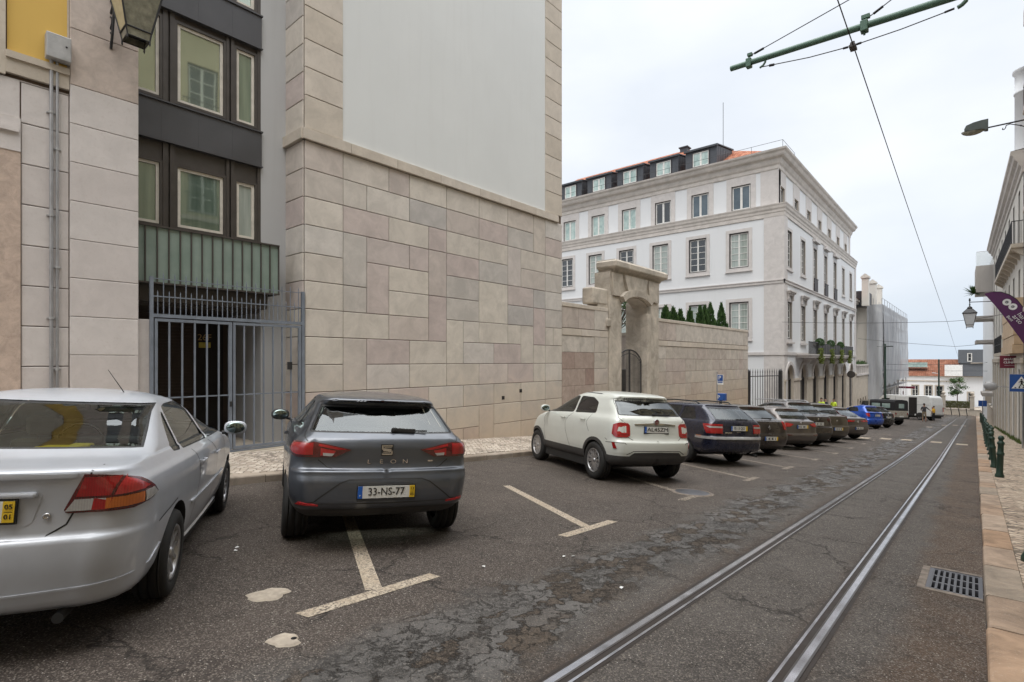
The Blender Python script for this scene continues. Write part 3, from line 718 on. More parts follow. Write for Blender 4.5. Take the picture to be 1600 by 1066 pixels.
# gate
t = thing('security_gate', 'tall blue grey barred security gate with spiked top rail', 'gate', (-10.85, 4.2, -.17), radians(90)); W = FL(-10.85)
m = wb(t, W)
m.box(2.83, 2.88, -.02, .04, -.17, 3.08); m.box(5.60, 5.66, -.02, .04, -.17, 3.08)
m.box(2.88, 5.60, -.02, .04, 2.37, 2.43); m.box(2.88, 5.60, -.006, .014, 3.045, 3.06); m.box(2.88, 5.60, -.006, .014, 2.73, 2.75); m.box(2.88, 5.6, -.01, .03, -.16, -.12)
m.build('frame', 'gate_paint', t)
m = wb(t, W)
for k in range(1, 31):
    uu = 2.86+2.76*k/31; top = 3.12 if k % 2 == 0 else 2.80
    m.tube((uu, .005, 2.43), (uu, .005, top), .009, n=6); m.tube((uu, .005, top), (uu, .005, top+.05), .009, .001, 6)
m.build('spikes', 'gate_paint', t)
for k, (a, b) in enumerate(((2.90, 4.185), (4.205, 5.585))):
    m = wb(t, W)
    m.box(a, a+.045, -.015, .03, -.11, 2.35); m.box(b-.06, b, -.015, .03, -.11, 2.35); m.box(a+.045, b-.06, -.015, .03, 2.30, 2.35); m.box(a+.045, b-.06, -.015, .03, -.11, -.06)
    m.box(a+.045, b-.06, -.004, .016, .93, .955)
    n_ = 6 if k == 0 else 7
    for q in range(1, n_): 
        uu = a+.02+(b-a-.05)*q/n_; m.box(uu-.013, uu+.013, -.012, .018, -.06, 2.30)
    lf = m.build('gate_leaf', 'gate_paint', t)
    if k == 0: m = MB(); m.M = t.matrix_basis.inverted() @ W; m.box(b-.045, b-.01, -.05, -.015, .72, .82, 0, bev=.004); m.build('lock', 'iron', lf)
    else: m = MB(); m.M = t.matrix_basis.inverted() @ W; m.box(a+1.07, a+1.17, -.04, -.015, 1.42, 1.58, 0, bev=.004); m.build('intercom', 'iron', lf)

# ================================================================ 3 stone clad building with the blank plaster gable
t = bldg('stone_clad_building', 'tall building with warm stone block base and blank grey plaster wall above', 'building', -10.9, 10.4, rz=90); W = FL(-10.9)
m = wb(t, W); m.box(5.70, 15.09, .0, 9, -2.5, 17.5); m.build('core', 'backing', t)
m = wb(t, W); m.box(6.6, 14.16, -.02, .02, 6.56, 17.4); m.build('plaster_wall', 'plaster_grey', t)
m = wb(t, W)
rh = .605; zb = 6.36-13*rh
blocks(m, 6.6, 14.16, zb, 6.36, rh, .63, 0, .014, .03, seed=21, tall=.13)
rnd = random.Random(3)
for k in range(13):
    z0 = zb+k*rh
    slab(m, 5.68, 6.6, z0, z0+rh, 0, .014, .036)
    if k == 6: slab(m, 14.16, 14.6, z0, z0+rh, 0, .014, .036); slab(m, 14.6, 15.11, z0, z0+rh, 0, .014, .036)
    else: slab(m, 14.16, 15.11, z0, z0+rh, 0, .014, .036)
m.build('base_blocks', 'clad', t)
m = wb(t, W)
for ua, ub in ((5.68, 6.6), (14.16, 15.11)):
    k = 0; z0 = 6.62; m = wb(t, W)
    while z0 < 17.3:
        hh = .605 if k % 3 else .72
        slab(m, ua, ub, z0, z0+hh, 0, .014, .04); z0 += hh; k += 1
    m.build('quoin_strip', 'clad_trim', t)
m = wb(t, W)
uu = 5.62
for L in (1.15, 1.3, 1.42, 1.5, 1.35, 1.25, 1.25): 
    m.box(uu+.004, min(uu+L, 15.15)-.004, -.10, .02, 6.37, 6.60, 0, bev=.006); uu += L
m.build('string_course', 'clad_trim', t)
# return face beside the modern front
W2 = FF(5.68); m = wb(t, W2)
for k in range(34):
    z0 = zb+k*rh
    if z0 > 6.3: z0 += .26
    slab(m, -11.72, -10.9, z0, z0+rh, 0, .014, .03)
m.build('return_blocks', 'clad', t)
m = wb(t, W2); m.box(-11.72, -10.84, -.1, .02, 6.37, 6.60, 0, bev=.006); m.build('string_course', 'clad_trim', t)
m = wb(t, W); 
for uu, zz in ((12.05, .42), (12.88, .60)): m = wb(t, W); m.box(uu-.06, uu+.06, -.036, .0, zz, zz+.11); m.build('vent', 'dark_inside', t)

# ================================================================ 4 courtyard walls, stone portal and gate
def court_wall(name, label, u0, u1, top, band, seed, fz):
    t = bldg(name, label, 'wall', -10.9, (u0+u1)/2, rz=90); W = FL(-10.9)
    m = wb(t, W); m.box(u0, u1, .0, .55, -4, top-.02); m.build('core', 'backing', t)
    m = wb(t, W); slab_row = []
    fz(m); m.build('blocks', 'court_stone', t)
    m = wb(t, W); uu = u0
    rnd = random.Random(seed)
    while uu < u1-.01:
        L = min(rnd.uniform(.9, 1.4), u1-uu); m.box(uu+.004, uu+L-.004, -.055, .57, top-.02, top+.12, 0, bev=.01); m.box(uu+.004, uu+L-.004, -.05, .03, band, band+.24, 0, bev=.006); uu += L
    m.build('coping', 'clad_trim', t); return t
def f1(m):
    slab(m, 15.12, 16.15, 2.78, 3.62, 0, .012, .03); slab(m, 16.15, 17.2, 2.78, 3.62, 0, .012, .03); slab(m, 17.2, 18.2, 2.78, 3.62, 0, .012, .045)
    for k in range(9):
        z1 = 2.52-k*.605; slab(m, 17.2, 18.2, z1-.605, z1, 0, .012, .045)
        if k == 0: slab(m, 15.12, 16.3, z1-.605, z1, 0, .012, .03); slab(m, 16.3, 17.2, z1-.605, z1, 0, .012, .03)
t1 = court_wall('courtyard_wall', 'short courtyard wall with reddish stone panel left of the old portal', 15.11, 18.2, 3.55, 2.52, 5, f1)
m = wb(t1, FL(-10.9))
for k in range(1, 9):
    z1 = 2.52-k*.605
    if k % 2: slab(m, 15.12, 15.9, z1-.605, z1, 0, .008, .03); slab(m, 15.9, 17.2, z1-.605, z1, 0, .008, .03)
    else: slab(m, 15.12, 16.6, z1-.605, z1, 0, .008, .03); slab(m, 16.6, 17.2, z1-.605, z1, 0, .008, .03)
m.build('red_panel', 'clad_red', t1)
def f2(m):
    for a, b in ((22.5, 23.4), (23.4, 24.5), (24.5, 34.3), (34.3, 35.24)): slab(m, a, b, 2.56, 3.42, 0, .012, .03)
    for k in range(10):
        z1 = 2.3-k*.605; slab(m, 22.5, 23.4, z1-.605, z1, 0, .012, .03); slab(m, 34.3, 35.24, z1-.605, z1, 0, .012, .03)
    blocks(m, 23.4, 34.3, 2.3-10*.605, 2.3, .605, .75, 0, .012, .028, seed=9, tall=.0)
t2 = court_wall('courtyard_wall', 'long courtyard wall of warm stone blocks right of the portal with conifers behind', 22.5, 35.24, 3.43, 2.3, 8, f2)
m = wb(t2, FF(22.48)); 
for k in range(12): slab(m, -11.4, -10.9, 3.4-(k+1)*.605, 3.4-k*.605, 0, .012, .03)
m.build('end_blocks', 'court_stone', t2)

t = bldg('stone_portal', 'weathered baroque stone portal with heavy cornice and segmental arch', 'portal', -10.9, 20.5, rz=90); W = FL(-10.9)
jz = -1.6
m = wb(t, W)     # two piers
m.box(18.22, 19.14, -.10, .85, jz, 4.2, 0, bev=.02); m.box(18.08, 18.24, -.02, .5, jz, 3.8, 0, bev=.02); m.build('pier', 'portal_stone', t)
m = wb(t, W); m.box(21.36, 22.5, -.10, .95, jz, 4.2, 0, bev=.02); m.box(21.30, 21.62, -.16, .2, jz, 3.64, 0, bev=.02); m.build('pier', 'portal_stone', t)
m = wb(t, W)     # arch block: segmental soffit
c = 20.25; arch = [(18.22, 5.12), (18.22, 4.2), (19.14, 4.2)]
n = 12; 
for k in range(n+1):
    a = -1+2*k/n; arch.append((c+a*1.11, 3.72+.52*math.sqrt(max(0, 1-(a*.93)**2))-.0))
arch += [(21.36, 4.2), (22.52, 4.2), (22.52, 5.12)]
m.prism(arch, -.10, .60, 'y'); m.build('arch_block', 'portal_stone', t)
m = wb(t, W)     # raised archivolt and key panel
ring = []
for k in range(n+1):
    a = -1+2*k/n; ring.append((c+a*1.16, 3.76+.52*math.sqrt(max(0, 1-(a*.9)**2))))
for k in range(n, -1, -1):
    a = -1+2*k/n; ring.append((c+a*1.34, 3.98+.56*math.sqrt(max(0, 1-(a*.93)**2))))
m.prism(ring, -.30, -.09, 'y'); 
m.prism([(19.55, 4.42), (20.95, 4.42), (21.2, 4.9), (21.25, 5.1), (19.25, 5.1), (19.3, 4.9)], -.2, -.09, 'y')
m.prism([(18.42, 4.2), (18.95, 4.2), (19.15, 4.75), (19.12, 5.1), (18.36, 5.1)], -.17, -.09, 'y'); m.prism([(21.5, 4.2), (22.3, 4.2), (22.4, 5.1), (21.35, 5.1), (21.4, 4.75)], -.17, -.09, 'y')
m.build('carving', 'portal_stone', t)
m = wb(t, W)     # heavy cornice
prof = [(.08, 5.1), (.12, 5.14), (.14, 5.2), (.26, 5.27), (.34, 5.3), (.36, 5.34), (.36, 5.52), (.30, 5.58)]
old = m.M
cornice(m, 18.62, 22.5, prof, ret0=True, ret1=True)
pr0 = prof
for (uu, sgn) in ((18.62, -1), (22.5, 1)):
    vs = [(uu+sgn*p[0], -p[0], p[1]) for p in prof]+[(uu+sgn*p[0], .55, p[1]) for p in prof]; k_ = len(prof)
    m.add(vs, [(k, k+1, k_+k+1, k_+k) for k in range(k_-1)])
m.box(18.34, 22.78, -.26, .56, 5.5, 5.62, 0, bev=.02); m.box(18.4, 22.5, -.06, .54, 5.05, 5.5); m.build('cornice', 'portal_stone', t)
m = wb(t, W); m.box(17.15, 18.24, -.02, .5, 3.78, 4.42, 0, bev=.06); m.box(17.5, 18.24, .0, .5, 3.6, 3.82, 0, bev=.04); m.box(18.0, 18.3, -.13, .3, 2.95, 3.25, 0, bev=.03); m.build('broken_masonry', 'portal_stone', t)
m = wb(t, FF(24.4)); 
for k in range(10):
    for q in range(6): slab(m, -11.5-(q+1)*1.3+(.5 if k % 2 else 0), -11.5-q*1.3+(.5 if k % 2 and q else 0), 2.9-(k+1)*.605, 2.9-k*.605, 0, .01, .03)
m.box(-20, -11.46, .0, .2, -4, 2.9); m.box(-20, -11.46, -.06, .2, 2.9, 3.05); m.build('inner_wall', 'court_stone', t)

t = thing('arched_iron_gate', 'dark arched wrought iron gate standing in the stone portal', 'gate', (-11.06, 20.2, -1.45), radians(90)); W = FL(-11.06)
def ztop(u, a0, a1, zs, h): 
    q = (u-(a0+a1)/2)/((a1-a0)/2); return zs+h*math.sqrt(max(0, 1-q*q))
for k, (a, b) in enumerate(((19.18, 20.22), (20.26, 21.28))):
    m = wb(t, W); pts = []
    for q in range(13):
        uu = a+(b-a)*q/12; pts.append((uu, 0, ztop(uu, 19.12, 21.36, 1.35, .72)))
    m.path(pts, .028, 6); m.tube((a, 0, -1.45), pts[0], .028); m.tube((b, 0, -1.45), pts[-1], .028)
    m.tube((a, 0, -1.3), (b, 0, -1.3), .02); m.tube((a, 0, .1), (b, 0, .1), .02); 
    m.path([(p[0], 0, p[2]-.16) for p in pts], .014, 5)
    for q in range(1, 9):
        uu = a+(b-a)*q/9; m.tube((uu, 0, -1.4), (uu, 0, ztop(uu, 19.12, 21.36, 1.35, .72)), .012, n=5)
    m.build('gate_leaf', 'iron', t)

# iron fence to the white building
t = thing('iron_fence', 'black iron railing fence with spear tips between stone wall and white building', 'fence', (-10.9, 36.9, G(36.9))); 
p0, p1 = Vector((-10.9, 35.3, 0)), Vector((-9.75, 38.5, 0))
m = MB(); m.M = t.matrix_basis.inverted()
N_ = 14
for k in range(N_+1):
    p = p0.lerp(p1, k/N_)
    m.tube((p.x, p.y, -2.6), (p.x, p.y, .85), .022, n=6); m.tube((p.x, p.y, .85), (p.x, p.y, 1.12), .034, .002, 6)
m.build('bars', 'iron', t)
for z_ in (.62, -2.2): m = MB(); m.M = t.matrix_basis.inverted(); m.tube((p0.x, p0.y, z_), (p1.x, p1.y, z_), .028, n=6); m.build('rail', 'iron', t)
for q in (.02, .97):
    m = MB(); m.M = t.matrix_basis.inverted(); p = p0.lerp(p1, q); m.box(p.x-.1, p.x+.1, p.y-.1, p.y+.1, -2.6, .95); m.lathe([(.1, 0), (.06, .08), (0, .12)], (p.x, p.y, .95), 8); m.build('post', 'iron', t)

# ================================================================ 5 white corner palace
XW, YW = -9.6, 38.55
t = bldg('white_corner_building', 'large white corner building with stone trim, grey dormers and tiled roof', 'building', XW, YW, rz=90)
WS, WE = FL(XW), FF(YW)     # street face / end face
zg = -6.2; YE = 66.64
Lx = [-12.51, -15.45, -18.39, -21.33, -24.27, -27.21, -30.15]     # window centres on the end face
Ry = [39.9, 43.75, 47.65, 51.6, 55.57, 59.6, 63.6]
w1 = 1.30; w2 = 1.34
def holesL():
    h = []
    for u in Lx: h += [rect(u-.66, u+.66, 12.27, 14.04), rect(u-.66, u+.66, 8.12, 10.61), rect(u-.66, u+.66, 3.26, 5.74)]
    return h
TS = .46; WE2, WS2 = FF(YW+TS), FL(XW-TS)
m = wb(t, WE); wallmesh(m, rect(-34, XW, zg, 12.1), [h for h in holesL() if h[0][1] < 12], .25, mi_rev=1); m.build('end_wall', ['plaster_white', 'trim_stone'], t)
m = wb(t, WE2); wallmesh(m, rect(-34, XW-TS, 11.9, 15.1), [h for h in holesL() if h[0][1] > 12], .25, mi_rev=1); m.build('end_wall', ['plaster_white', 'trim_stone'], t)
hS = []
for k, u in enumerate(Ry):
    hS += [rect(u-.6, u+.6, 12.27, 13.6), rect(u-.6, u+.6, 8.0 if k < 2 or k > 4 else 7.1, 10.5), rect(u-.6, u+.6, 3.1, 5.65)]
    hS.append(archpoly(u-1.0, u+1.0, zg+.2, .35))
m = wb(t, WS); wallmesh(m, rect(YW, YE, zg, 12.1), [h for h in hS if h[0][1] < 12], .35, mi_rev=1); m.build('street_wall', ['plaster_white', 'beige_stone'], t)
m = wb(t, WS2); wallmesh(m, rect(YW+TS, YE-TS, 11.9, 15.1), [h for h in hS if h[0][1] > 12], .3, mi_rev=1); m.build('street_wall', ['plaster_white', 'beige_stone'], t)
m = MB(); m.M = t.matrix_basis.inverted(); m.box(-34, XW-.8, YW+.8, YE-.5, zg, 15.0); m.box(XW-.79, XW-.38, YW+.8, YE-.02, zg, 11.9); m.build('core', 'dark_inside', t)
m = wb(t, WE)
m.box(-12.0+1.15, XW, -.04, .0, zg, 11.3); m.build('corner_pilaster', 'trim_stone', t); m = wb(t, WE2); m.box(-11.2, XW-TS, -.03, 0, 12.1, 15.0); m.build('corner_pilaster', 'trim_stone', t)
for k, u in enumerate(Lx): 
    m = wb(t, WE2)
    for a, b in ((u-1.0, u-.66), (u+.66, u+1.0)): m.box(a, b, -.03, .01, 12.27, 15.0)
    m.box(u-.66, u+.66, -.03, .01, 14.04, 15.0)
    m.build('stone_panel', 'trim_stone', t)
m = wb(t, WS)
m.box(YW-.04, YW+.75, -.04, .0, zg, 11.3); m.build('corner_pilaster', 'trim_stone', t); m = wb(t, WS2); m.box(YW+TS-.03, YW+.9, -.03, 0, 12.1, 15.0); m.build('corner_pilaster', 'trim_stone', t); m = wb(t, WS2); m.box(YE-1.2, YE-TS, -.04, 0, 12.1, 15.0); m.build('corner_pilaster', 'trim_stone', t); m = wb(t, WS); m.box(YE-.8, YE, -.04, 0, zg, 11.3); m.build('corner_pilaster', 'trim_stone', t)
for k, u in enumerate(Ry):
    m = wb(t, WS2)
    for a, b in ((u-.95, u-.6), (u+.6, u+.95)): m.box(a, b, -.03, .01, 12.27, 15.0)
    m.box(u-.6, u+.6, -.03, .01, 13.6, 15.0)
    m.build('stone_panel', 'trim_stone', t)
C_top = [(.03, 14.62), (.07, 14.68), (.08, 14.9), (.16, 15.0), (.21, 15.14), (.23, 15.3), (.41, 15.4), (.46, 15.5), (.50, 15.64), (.60, 15.74), (.63, 15.86)]
C_mid = [(.02, 11.28), (.05, 11.32), (.05, 11.55), (.08, 11.62), (.09, 11.75), (.14, 11.86), (.16, 12.0), (.19, 12.08), (.20, 12.14)]
for Wf, a, b, r0, r1, W2f, a2, b2 in ((WE, -34, XW, False, True, WE2, -34, XW-TS), (WS, YW, YE, True, False, WS2, YW+TS, YE-TS)):
    for pr, Wq, aq, bq in ((C_top, W2f, a2, b2), (C_mid, Wf, a, b)):
        rr1 = r1 or pr is C_top
        m = wb(t, Wq); cornice(m, aq, bq, pr, ret0=r0, ret1=rr1)
        k_ = pr[-1]; m.add([(aq-(k_[0] if r0 else 0), -k_[0], k_[1]), (bq+(k_[0] if rr1 else 0), -k_[0], k_[1]), (bq, .7, k_[1]+.06), (aq, .7, k_[1]+.06)], [(0, 1, 2, 3)])
        m.build('cornice', 'cornice_stone', t)
    m = wb(t, Wf)
    e0, e1 = (.08 if r0 else 0), (.08 if r1 else 0)
    m.box(a-e0, b+e1, -.08, -.001, 6.82, 7.0); m.box(a-e0*1.5, b+e1*1.5, -.12, -.001, 7.0, 7.06); m.box(a-e0, b+e1, -.09, -.001, 2.0, 2.2); m.build('string_course', 'trim_stone', t)
# windows
pn2 = ['pane_curtain', 'pane_dark', 'pane_curtain', 'pane_dark', 'pane_curtain', 'pane_dark', 'pane_dark']
pn1 = ['pane_blue', 'pane_blue', 'pane_dark', 'pane_dormer', 'pane_dormer', 'pane_dormer', 'pane_blue']
for k, u in enumerate(Lx):
    window(t, WE2, u, 12.29, 1.32, 1.75, 1, 2, pn1[k], cw=.05, sw=.07)
    window(t, WE, u, 8.12, 1.32, 2.49, 5 if k != 0 else 5, 2, pn2[k], cw=.075, sw=.05, sur=.23)
    window(t, WE, u, 3.26, 1.32, 2.48, 5, 2, 'pane_curtain', cw=.075, sw=.05, sur=.23)
for k, u in enumerate(Ry):
    window(t, WS2, u, 12.29, 1.2, 1.31, 1, 2, 'pane_dark', cw=.06, d=.04)
    lo = 8.0 if k < 2 or k > 4 else 7.1
    window(t, WS, u, lo, 1.2, 10.5-lo, 5, 2, 'pane_dark', cw=.08, sur=.2, d=.02, sill=lo > 7.5)
    window(t, WS, u, 3.1, 1.2, 2.55, 5, 2, 'pane_dark', cw=.08, sur=.18, d=.02, sill=k < 2)
    m = wb(t, WS)          # cornice hood on consoles
    m.box(u-.82, u+.82, -.30, -.04, 6.28, 6.36); m.box(u-.78, u+.78, -.24, -.04, 6.18, 6.28); m.box(u-.72, u+.72, -.16, -.03, 6.08, 6.18)
    hd_ = m.build('window_hood', 'trim_stone', t)
    for s in (-1, 1): m = MB(); m.M = t.matrix_basis.inverted() @ WS; m.box(u+s*.62-.09, u+s*.62+.09, -.14, -.02, 5.75, 6.08); m.build('console', 'trim_stone', hd_)
    if k < 2: m = wb(t, WS); m.box(u-.85, u+.85, -.16, -.04, 2.78, 2.90); m.build('window_ledge', 'trim_stone', t)
    if 2 <= k <= 4:
        m = wb(t, WS); m.box(u-.58, u+.58, -.10, -.06, 7.1, 8.05); m.box(u-.62, u+.62, -.12, -.04, 8.05, 8.12)
        m.build('window_guard', 'casing_dark', t); m = wb(t, WS); m.box(u-.9, u+.9, -.24, -.03, 10.95, 11.2); m.build('window_hood', 'trim_stone', t)
    # arches: moulded ring + impost + dark glazed door
    m = wb(t, WS); r0_, r1_ = 1.0, 1.22; n = 14
    a = [(u+r0_*cos(pi*q/n), .35+r0_*sin(pi*q/n)) for q in range(n+1)]; b = [(u+r1_*cos(pi*q/n), .35+r1_*sin(pi*q/n)) for q in range(n, -1, -1)]
    m.prism(a+b, -.10, .0, 'y'); m.build('arch_moulding', 'trim_stone', t)
    m = wb(t, WS); m.prism(archpoly(u-1.0, u+1.0, zg+.2, .35), .20, .22, 'y'); dd = m.build('arched_door', 'pane_dark', t)
    m = MB(); m.M = t.matrix_basis.inverted() @ WS
    for a_, b_ in ((u-1.0, u-.9), (u+.9, u+1.0), (u-.05, u+.05)): m.box(a_, b_, .14, .198, zg+.2, .35)
    m.box(u-.9, u-.05, .14, .198, .28, .38); m.box(u+.05, u+.9, .14, .198, .28, .38); m.build('frame', 'casing_dark', dd)
m = wb(t, WS)
edges = [YW-.06]+[v for u in Ry for v in (u-1.0, u+1.0)]+[YE]
for a, b in zip(edges[::2], edges[1::2]): m.box(a, b, -.12, -.0, .22, .38); m.box(a, b, -.045, .0, zg, .22)
m.build('impost', 'beige_stone', t)
# balcony
m = wb(t, WS)
prof = [(0, 1.38), (.2, 1.40), (.4, 1.50), (.5, 1.66), (.78, 1.74), (.78, 1.84), (0, 1.84)]
for u in [43.9, 46.0, 49.6, 53.6, 57.6, 58.5]: m.prism([(-p[0], p[1]) for p in prof], u-.22, u+.22, 'x')
m.box(41.6, 58.9, -.86, 0, 1.84, 2.0); m.box(41.5, 59.0, -.92, 0, 2.0, 2.1)
bal = m.build('balcony', 'trim_stone', t)
m = wb(t, WS)
m.box(44.7, 58.9, -.88, -.68, 2.12, 2.88); 
for q in range(15): u = 44.7+14.2*q/14; m.box(u-.05, u+.05, -.90, -.67, 2.1, 2.93)
pl = m.build('planter_box', 'planter', bal)
m = wb(t, WS)
for q in range(12): u = 41.6+3.1*q/12; m.tube((u, -.84, 2.1), (u, -.84, 2.95), .022, n=5)
m.tube((41.6, -.84, 2.95), (44.7, -.84, 2.95), .035, n=6); m.build('railing', 'iron', bal)
# roof: tiled pitch behind the cornice, with uv metres along/up
def tiled(name, t, quads, mat='roof_tile'):
    vs = []; fs = []; uvs = []
    for q in quads:
        o = len(vs); vs += q; fs.append(tuple(range(o, o+len(q))))
        a = Vector(q[1])-Vector(q[0]); a.normalize(); nrm = a.cross(Vector(q[2])-Vector(q[0])).normalized(); b = nrm.cross(a)
        uvs += [((Vector(p)-Vector(q[0])).dot(a), (Vector(p)-Vector(q[0])).dot(b)) for p in q]
    me = bpy.data.meshes.new(name); Mi = t.matrix_basis.inverted(); me.from_pydata([tuple(Mi @ Vector(v)) for v in vs], [], fs); me.materials.append(MATS[mat])
    ul = me.uv_layers.new(name='UVMap')
    for lp in me.loops: ul.data[lp.index].uv = uvs[lp.vertex_index]
    o = bpy.data.objects.new(name, me); COL.objects.link(o); o.parent = t; return o
e_ = .75; zr0, zr1 = 15.98, 22.2; rb = 11.0
A = [(-34, YW+e_, zr0), (XW-e_, YW+e_, zr0), (XW-e_, YE-e_, zr0), (-34, YE-e_, zr0)]
R1, R2, R0 = (XW-rb-e_, YW+rb+e_, zr1), (XW-rb-e_, YE-rb, zr1), (-34, YW+rb+e_, zr1)
roof = tiled('roof', t, [[A[0], A[1], R1, R0], [A[1], A[2], R2, R1], [A[2], A[3], (-34, YE-rb, zr1), R2], [R0, R1, R2, (-34, YE-rb, zr1)]])
m = MB(); m.M = t.matrix_basis.inverted(); m.box(XW-rb-1.0, XW-rb-.3, YW+rb, YW+rb+.7, 21.4, 22.2); m.box(XW-rb-1.1, XW-rb-.2, YW+rb-.1, YW+rb+.8, 22.2, 22.3); m.build('chimney', 'zinc', roof)
for k, u in enumerate([-15.45, -18.39, -21.33, -24.27, -27.21]):
    m = wb(t, WE); 
    prof_ = [(.55, 15.98), (.55, 17.35), (3.4, 18.0), (3.6, 16.5)]
    m.prism([(p[0], p[1]) for p in [(.62, 15.9), (.62, 17.42), (3.9, 17.95), (3.9, 15.9)]], u-1.18, u+1.18, 'x')
    m.box(u-1.27, u+1.27, .45, .62, 17.36, 17.44)
    m.prism([(.47, 17.44), (.47, 17.50), (4.0, 18.1), (4.0, 18.0)], u-1.27, u+1.27, 'x')
    for q in range(6): m.box(u-1.195, u-1.18, .9+q*.5, .93+q*.5, 16, 17.5); m.box(u+1.18, u+1.195, .9+q*.5, .93+q*.5, 16, 17.5)
    dm = m.build('dormer', 'zinc', roof)
    a_, f_, p_ = win_meshes(1.28, 1.12, 1, 2, 'pane_dormer', 'casing_dark', 'white_frame', .04, .06, 0, '')
    B = t.matrix_basis.inverted() @ WE @ Matrix.Translation((u, .50, 16.12))
    f2_ = MB(); f2_.M = B; f2_.add(f_.v, f_.f); f2_.mi = list(f_.mi); wo = f2_.build('window', ['casing_dark', 'white_frame'], dm)
    f2_ = MB(); f2_.M = B; f2_.add(p_.v, p_.f); f2_.build('pane', 'pane_dormer', wo) if False else f2_.build('dormer_pane', 'pane_dormer', dm)
m = MB(); m.M = t.matrix_basis.inverted()
rp = [(-33, YW+.1, 16.4), (XW-.1, YW+.1, 16.4), (XW-.1, YW+3.2, 16.4)]
m.path(rp, .014, 5)
for q in range(12): x_ = XW-.1-q*2; m.tube((x_, YW+.1, 15.86), (x_, YW+.1, 16.4), .014, n=5)
m.tube((XW-.1, YW+3.2, 15.86), (XW-.1, YW+3.2, 16.4), .014, n=5); m.tube((-15.0, YW+4, 17), (-15.0, YW+4, 22.0), .02, n=5); m.build('roof_rail', 'iron', t)

# ================================================================ 6 arcaded building, then the one wrapped in netting
t = bldg('arcaded_building', 'pale building with small arches and balustraded terrace beyond the white corner building', 'building', -9.6, 71, rz=90); W = FL(-9.6)
hs = [archpoly(u-.45, u+.45, -5.4, -2.9) for u in (68.1, 69.9, 71.7, 73.4)]
m = wb(t, W); wallmesh(m, rect(66.66, 75.4, -6.2, .1), hs, .3); m.build('arcade_wall', 'beige_stone', t)
m = wb(t, W); m.box(66.66, 75.4, 1.2, 1.5, .1, 8.6); m.build('wall', 'plaster_cream', t)
m = wb(t, W); 
for z_ in (-5.4,): 
    for u in (68.1, 69.9, 71.7, 73.4): m.prism(archpoly(u-.45, u+.45, -5.4, -2.9), .29, .3, 'y')
m.build('arch_pane', 'dark_inside', t)
m = wb(t, W); m.box(66.66, 75.4, -.12, 1.4, .0, .2); m.box(66.66, 75.4, -.1, .1, 1.05, 1.2)
for q in range(7): u = 66.9+q*1.38; m.box(u-.15, u+.15, -.08, .08, .2, 1.05)
m.build('balustrade', 'trim_stone', t)
m = wb(t, W); m.box(66.66, 75.5, .85, 1.3, 8.3, 8.55); m.box(66.66, 75.5, .7, 1.3, 8.55, 8.8); m.build('cornice', 'cornice_stone', t)
tiled('roof', t, [[(-10.2, 66.7, 8.8), (-10.2, 75.5, 8.8), (-14, 75.5, 10.8), (-14, 66.7, 10.8)]])
for q, (yy, xx) in enumerate(((71.8, -10.5), )): pass
t = bldg('netting_wrapped_building', 'building under renovation wrapped in grey scaffold netting with chimneys on top', 'building', -8.6, 90, rz=90)
m = MB(); m.M = t.matrix_basis.inverted(); m.box(-20, -9.3, 75.5, 106, -6.5, 8.0); m.build('wall', 'plaster_cream', t)
m = wb(t, FL(-9.3))
for fl in (-.5, 3.6):
    for q in range(7): u = 78+q*4.1; m.box(u-.6, u+.6, -.05, .02, fl, fl+2.3)
for q in range(7): u = 78+q*4.1; m.box(u-.9, u+.9, -.05, .02, -5.6, -2.6)
m.build('window_band', 'pane_dark', t)
rnd = random.Random(4)
def net(name, f, n, z0, z1):
    m = MB(); vs = []; R = 9
    for j in range(R+1):
        for i in range(n+1):
            p, q = f(i/n); zz = z0+(z1-z0)*j/R; wv = .10*sin(i*1.3+.4*j)+.07*sin(i*2.9+1)+.05*rnd.uniform(-1, 1)
            if j == 0: zz += .35*sin(i*1.1)+.2
            vs.append((p[0]+q[0]*wv, p[1]+q[1]*wv, zz))
    m.M = t.matrix_basis.inverted()
    m.add(vs, [(j*(n+1)+i, j*(n+1)+i+1, (j+1)*(n+1)+i+1, (j+1)*(n+1)+i) for j in range(R) for i in range(n)], 0, True); return m.build(name, 'netting', t, fix=False)
net('netting', lambda a: ((-8.15, 75.2+31*a), (1, 0)), 36, -1.4, 8.25)
net('netting', lambda a: ((-9.7+1.55*a, 75.2), (0, -1)), 6, -3.6, 8.25)
m = MB(); m.M = t.matrix_basis.inverted()
for q in range(13):
    yy = 75.4+q*2.5
    for xx in (-8.25, -9.1): m.tube((xx, yy, -5.9), (xx, yy, 9.0), .03, n=5)
for z_ in (-3.8, -1.8, .2, 2.2, 4.2, 6.2, 8.2, 9.0):
    m.tube((-8.25, 75.4, z_), (-8.25, 105.4, z_), .025, n=5); 
    if z_ < 9: m.box(-9.1, -8.3, 75.4, 105.4, z_-.02, z_+.02)
m.build('scaffold', 'galv', t)
for yy in (73.6, 79.5, 85.0):
    m = MB(); m.M = t.matrix_basis.inverted(); m.box(-9.95, -9.3, yy-.45, yy+.45, 8.0, 11.3); m.box(-10.05, -9.2, yy-.55, yy+.55, 11.2, 11.4); m.prism([(-10.05, 11.4), (-9.2, 11.4), (-9.62, 11.75)], yy-.5, yy+.5, 'y'); m.build('chimney', 'plaster_cream', t)
m = MB(); m.M = t.matrix_basis.inverted(); m.box(-11.5, -9.7, 74.5, 80, 8.0, 9.9); m.build('roof_box', 'zinc', t)

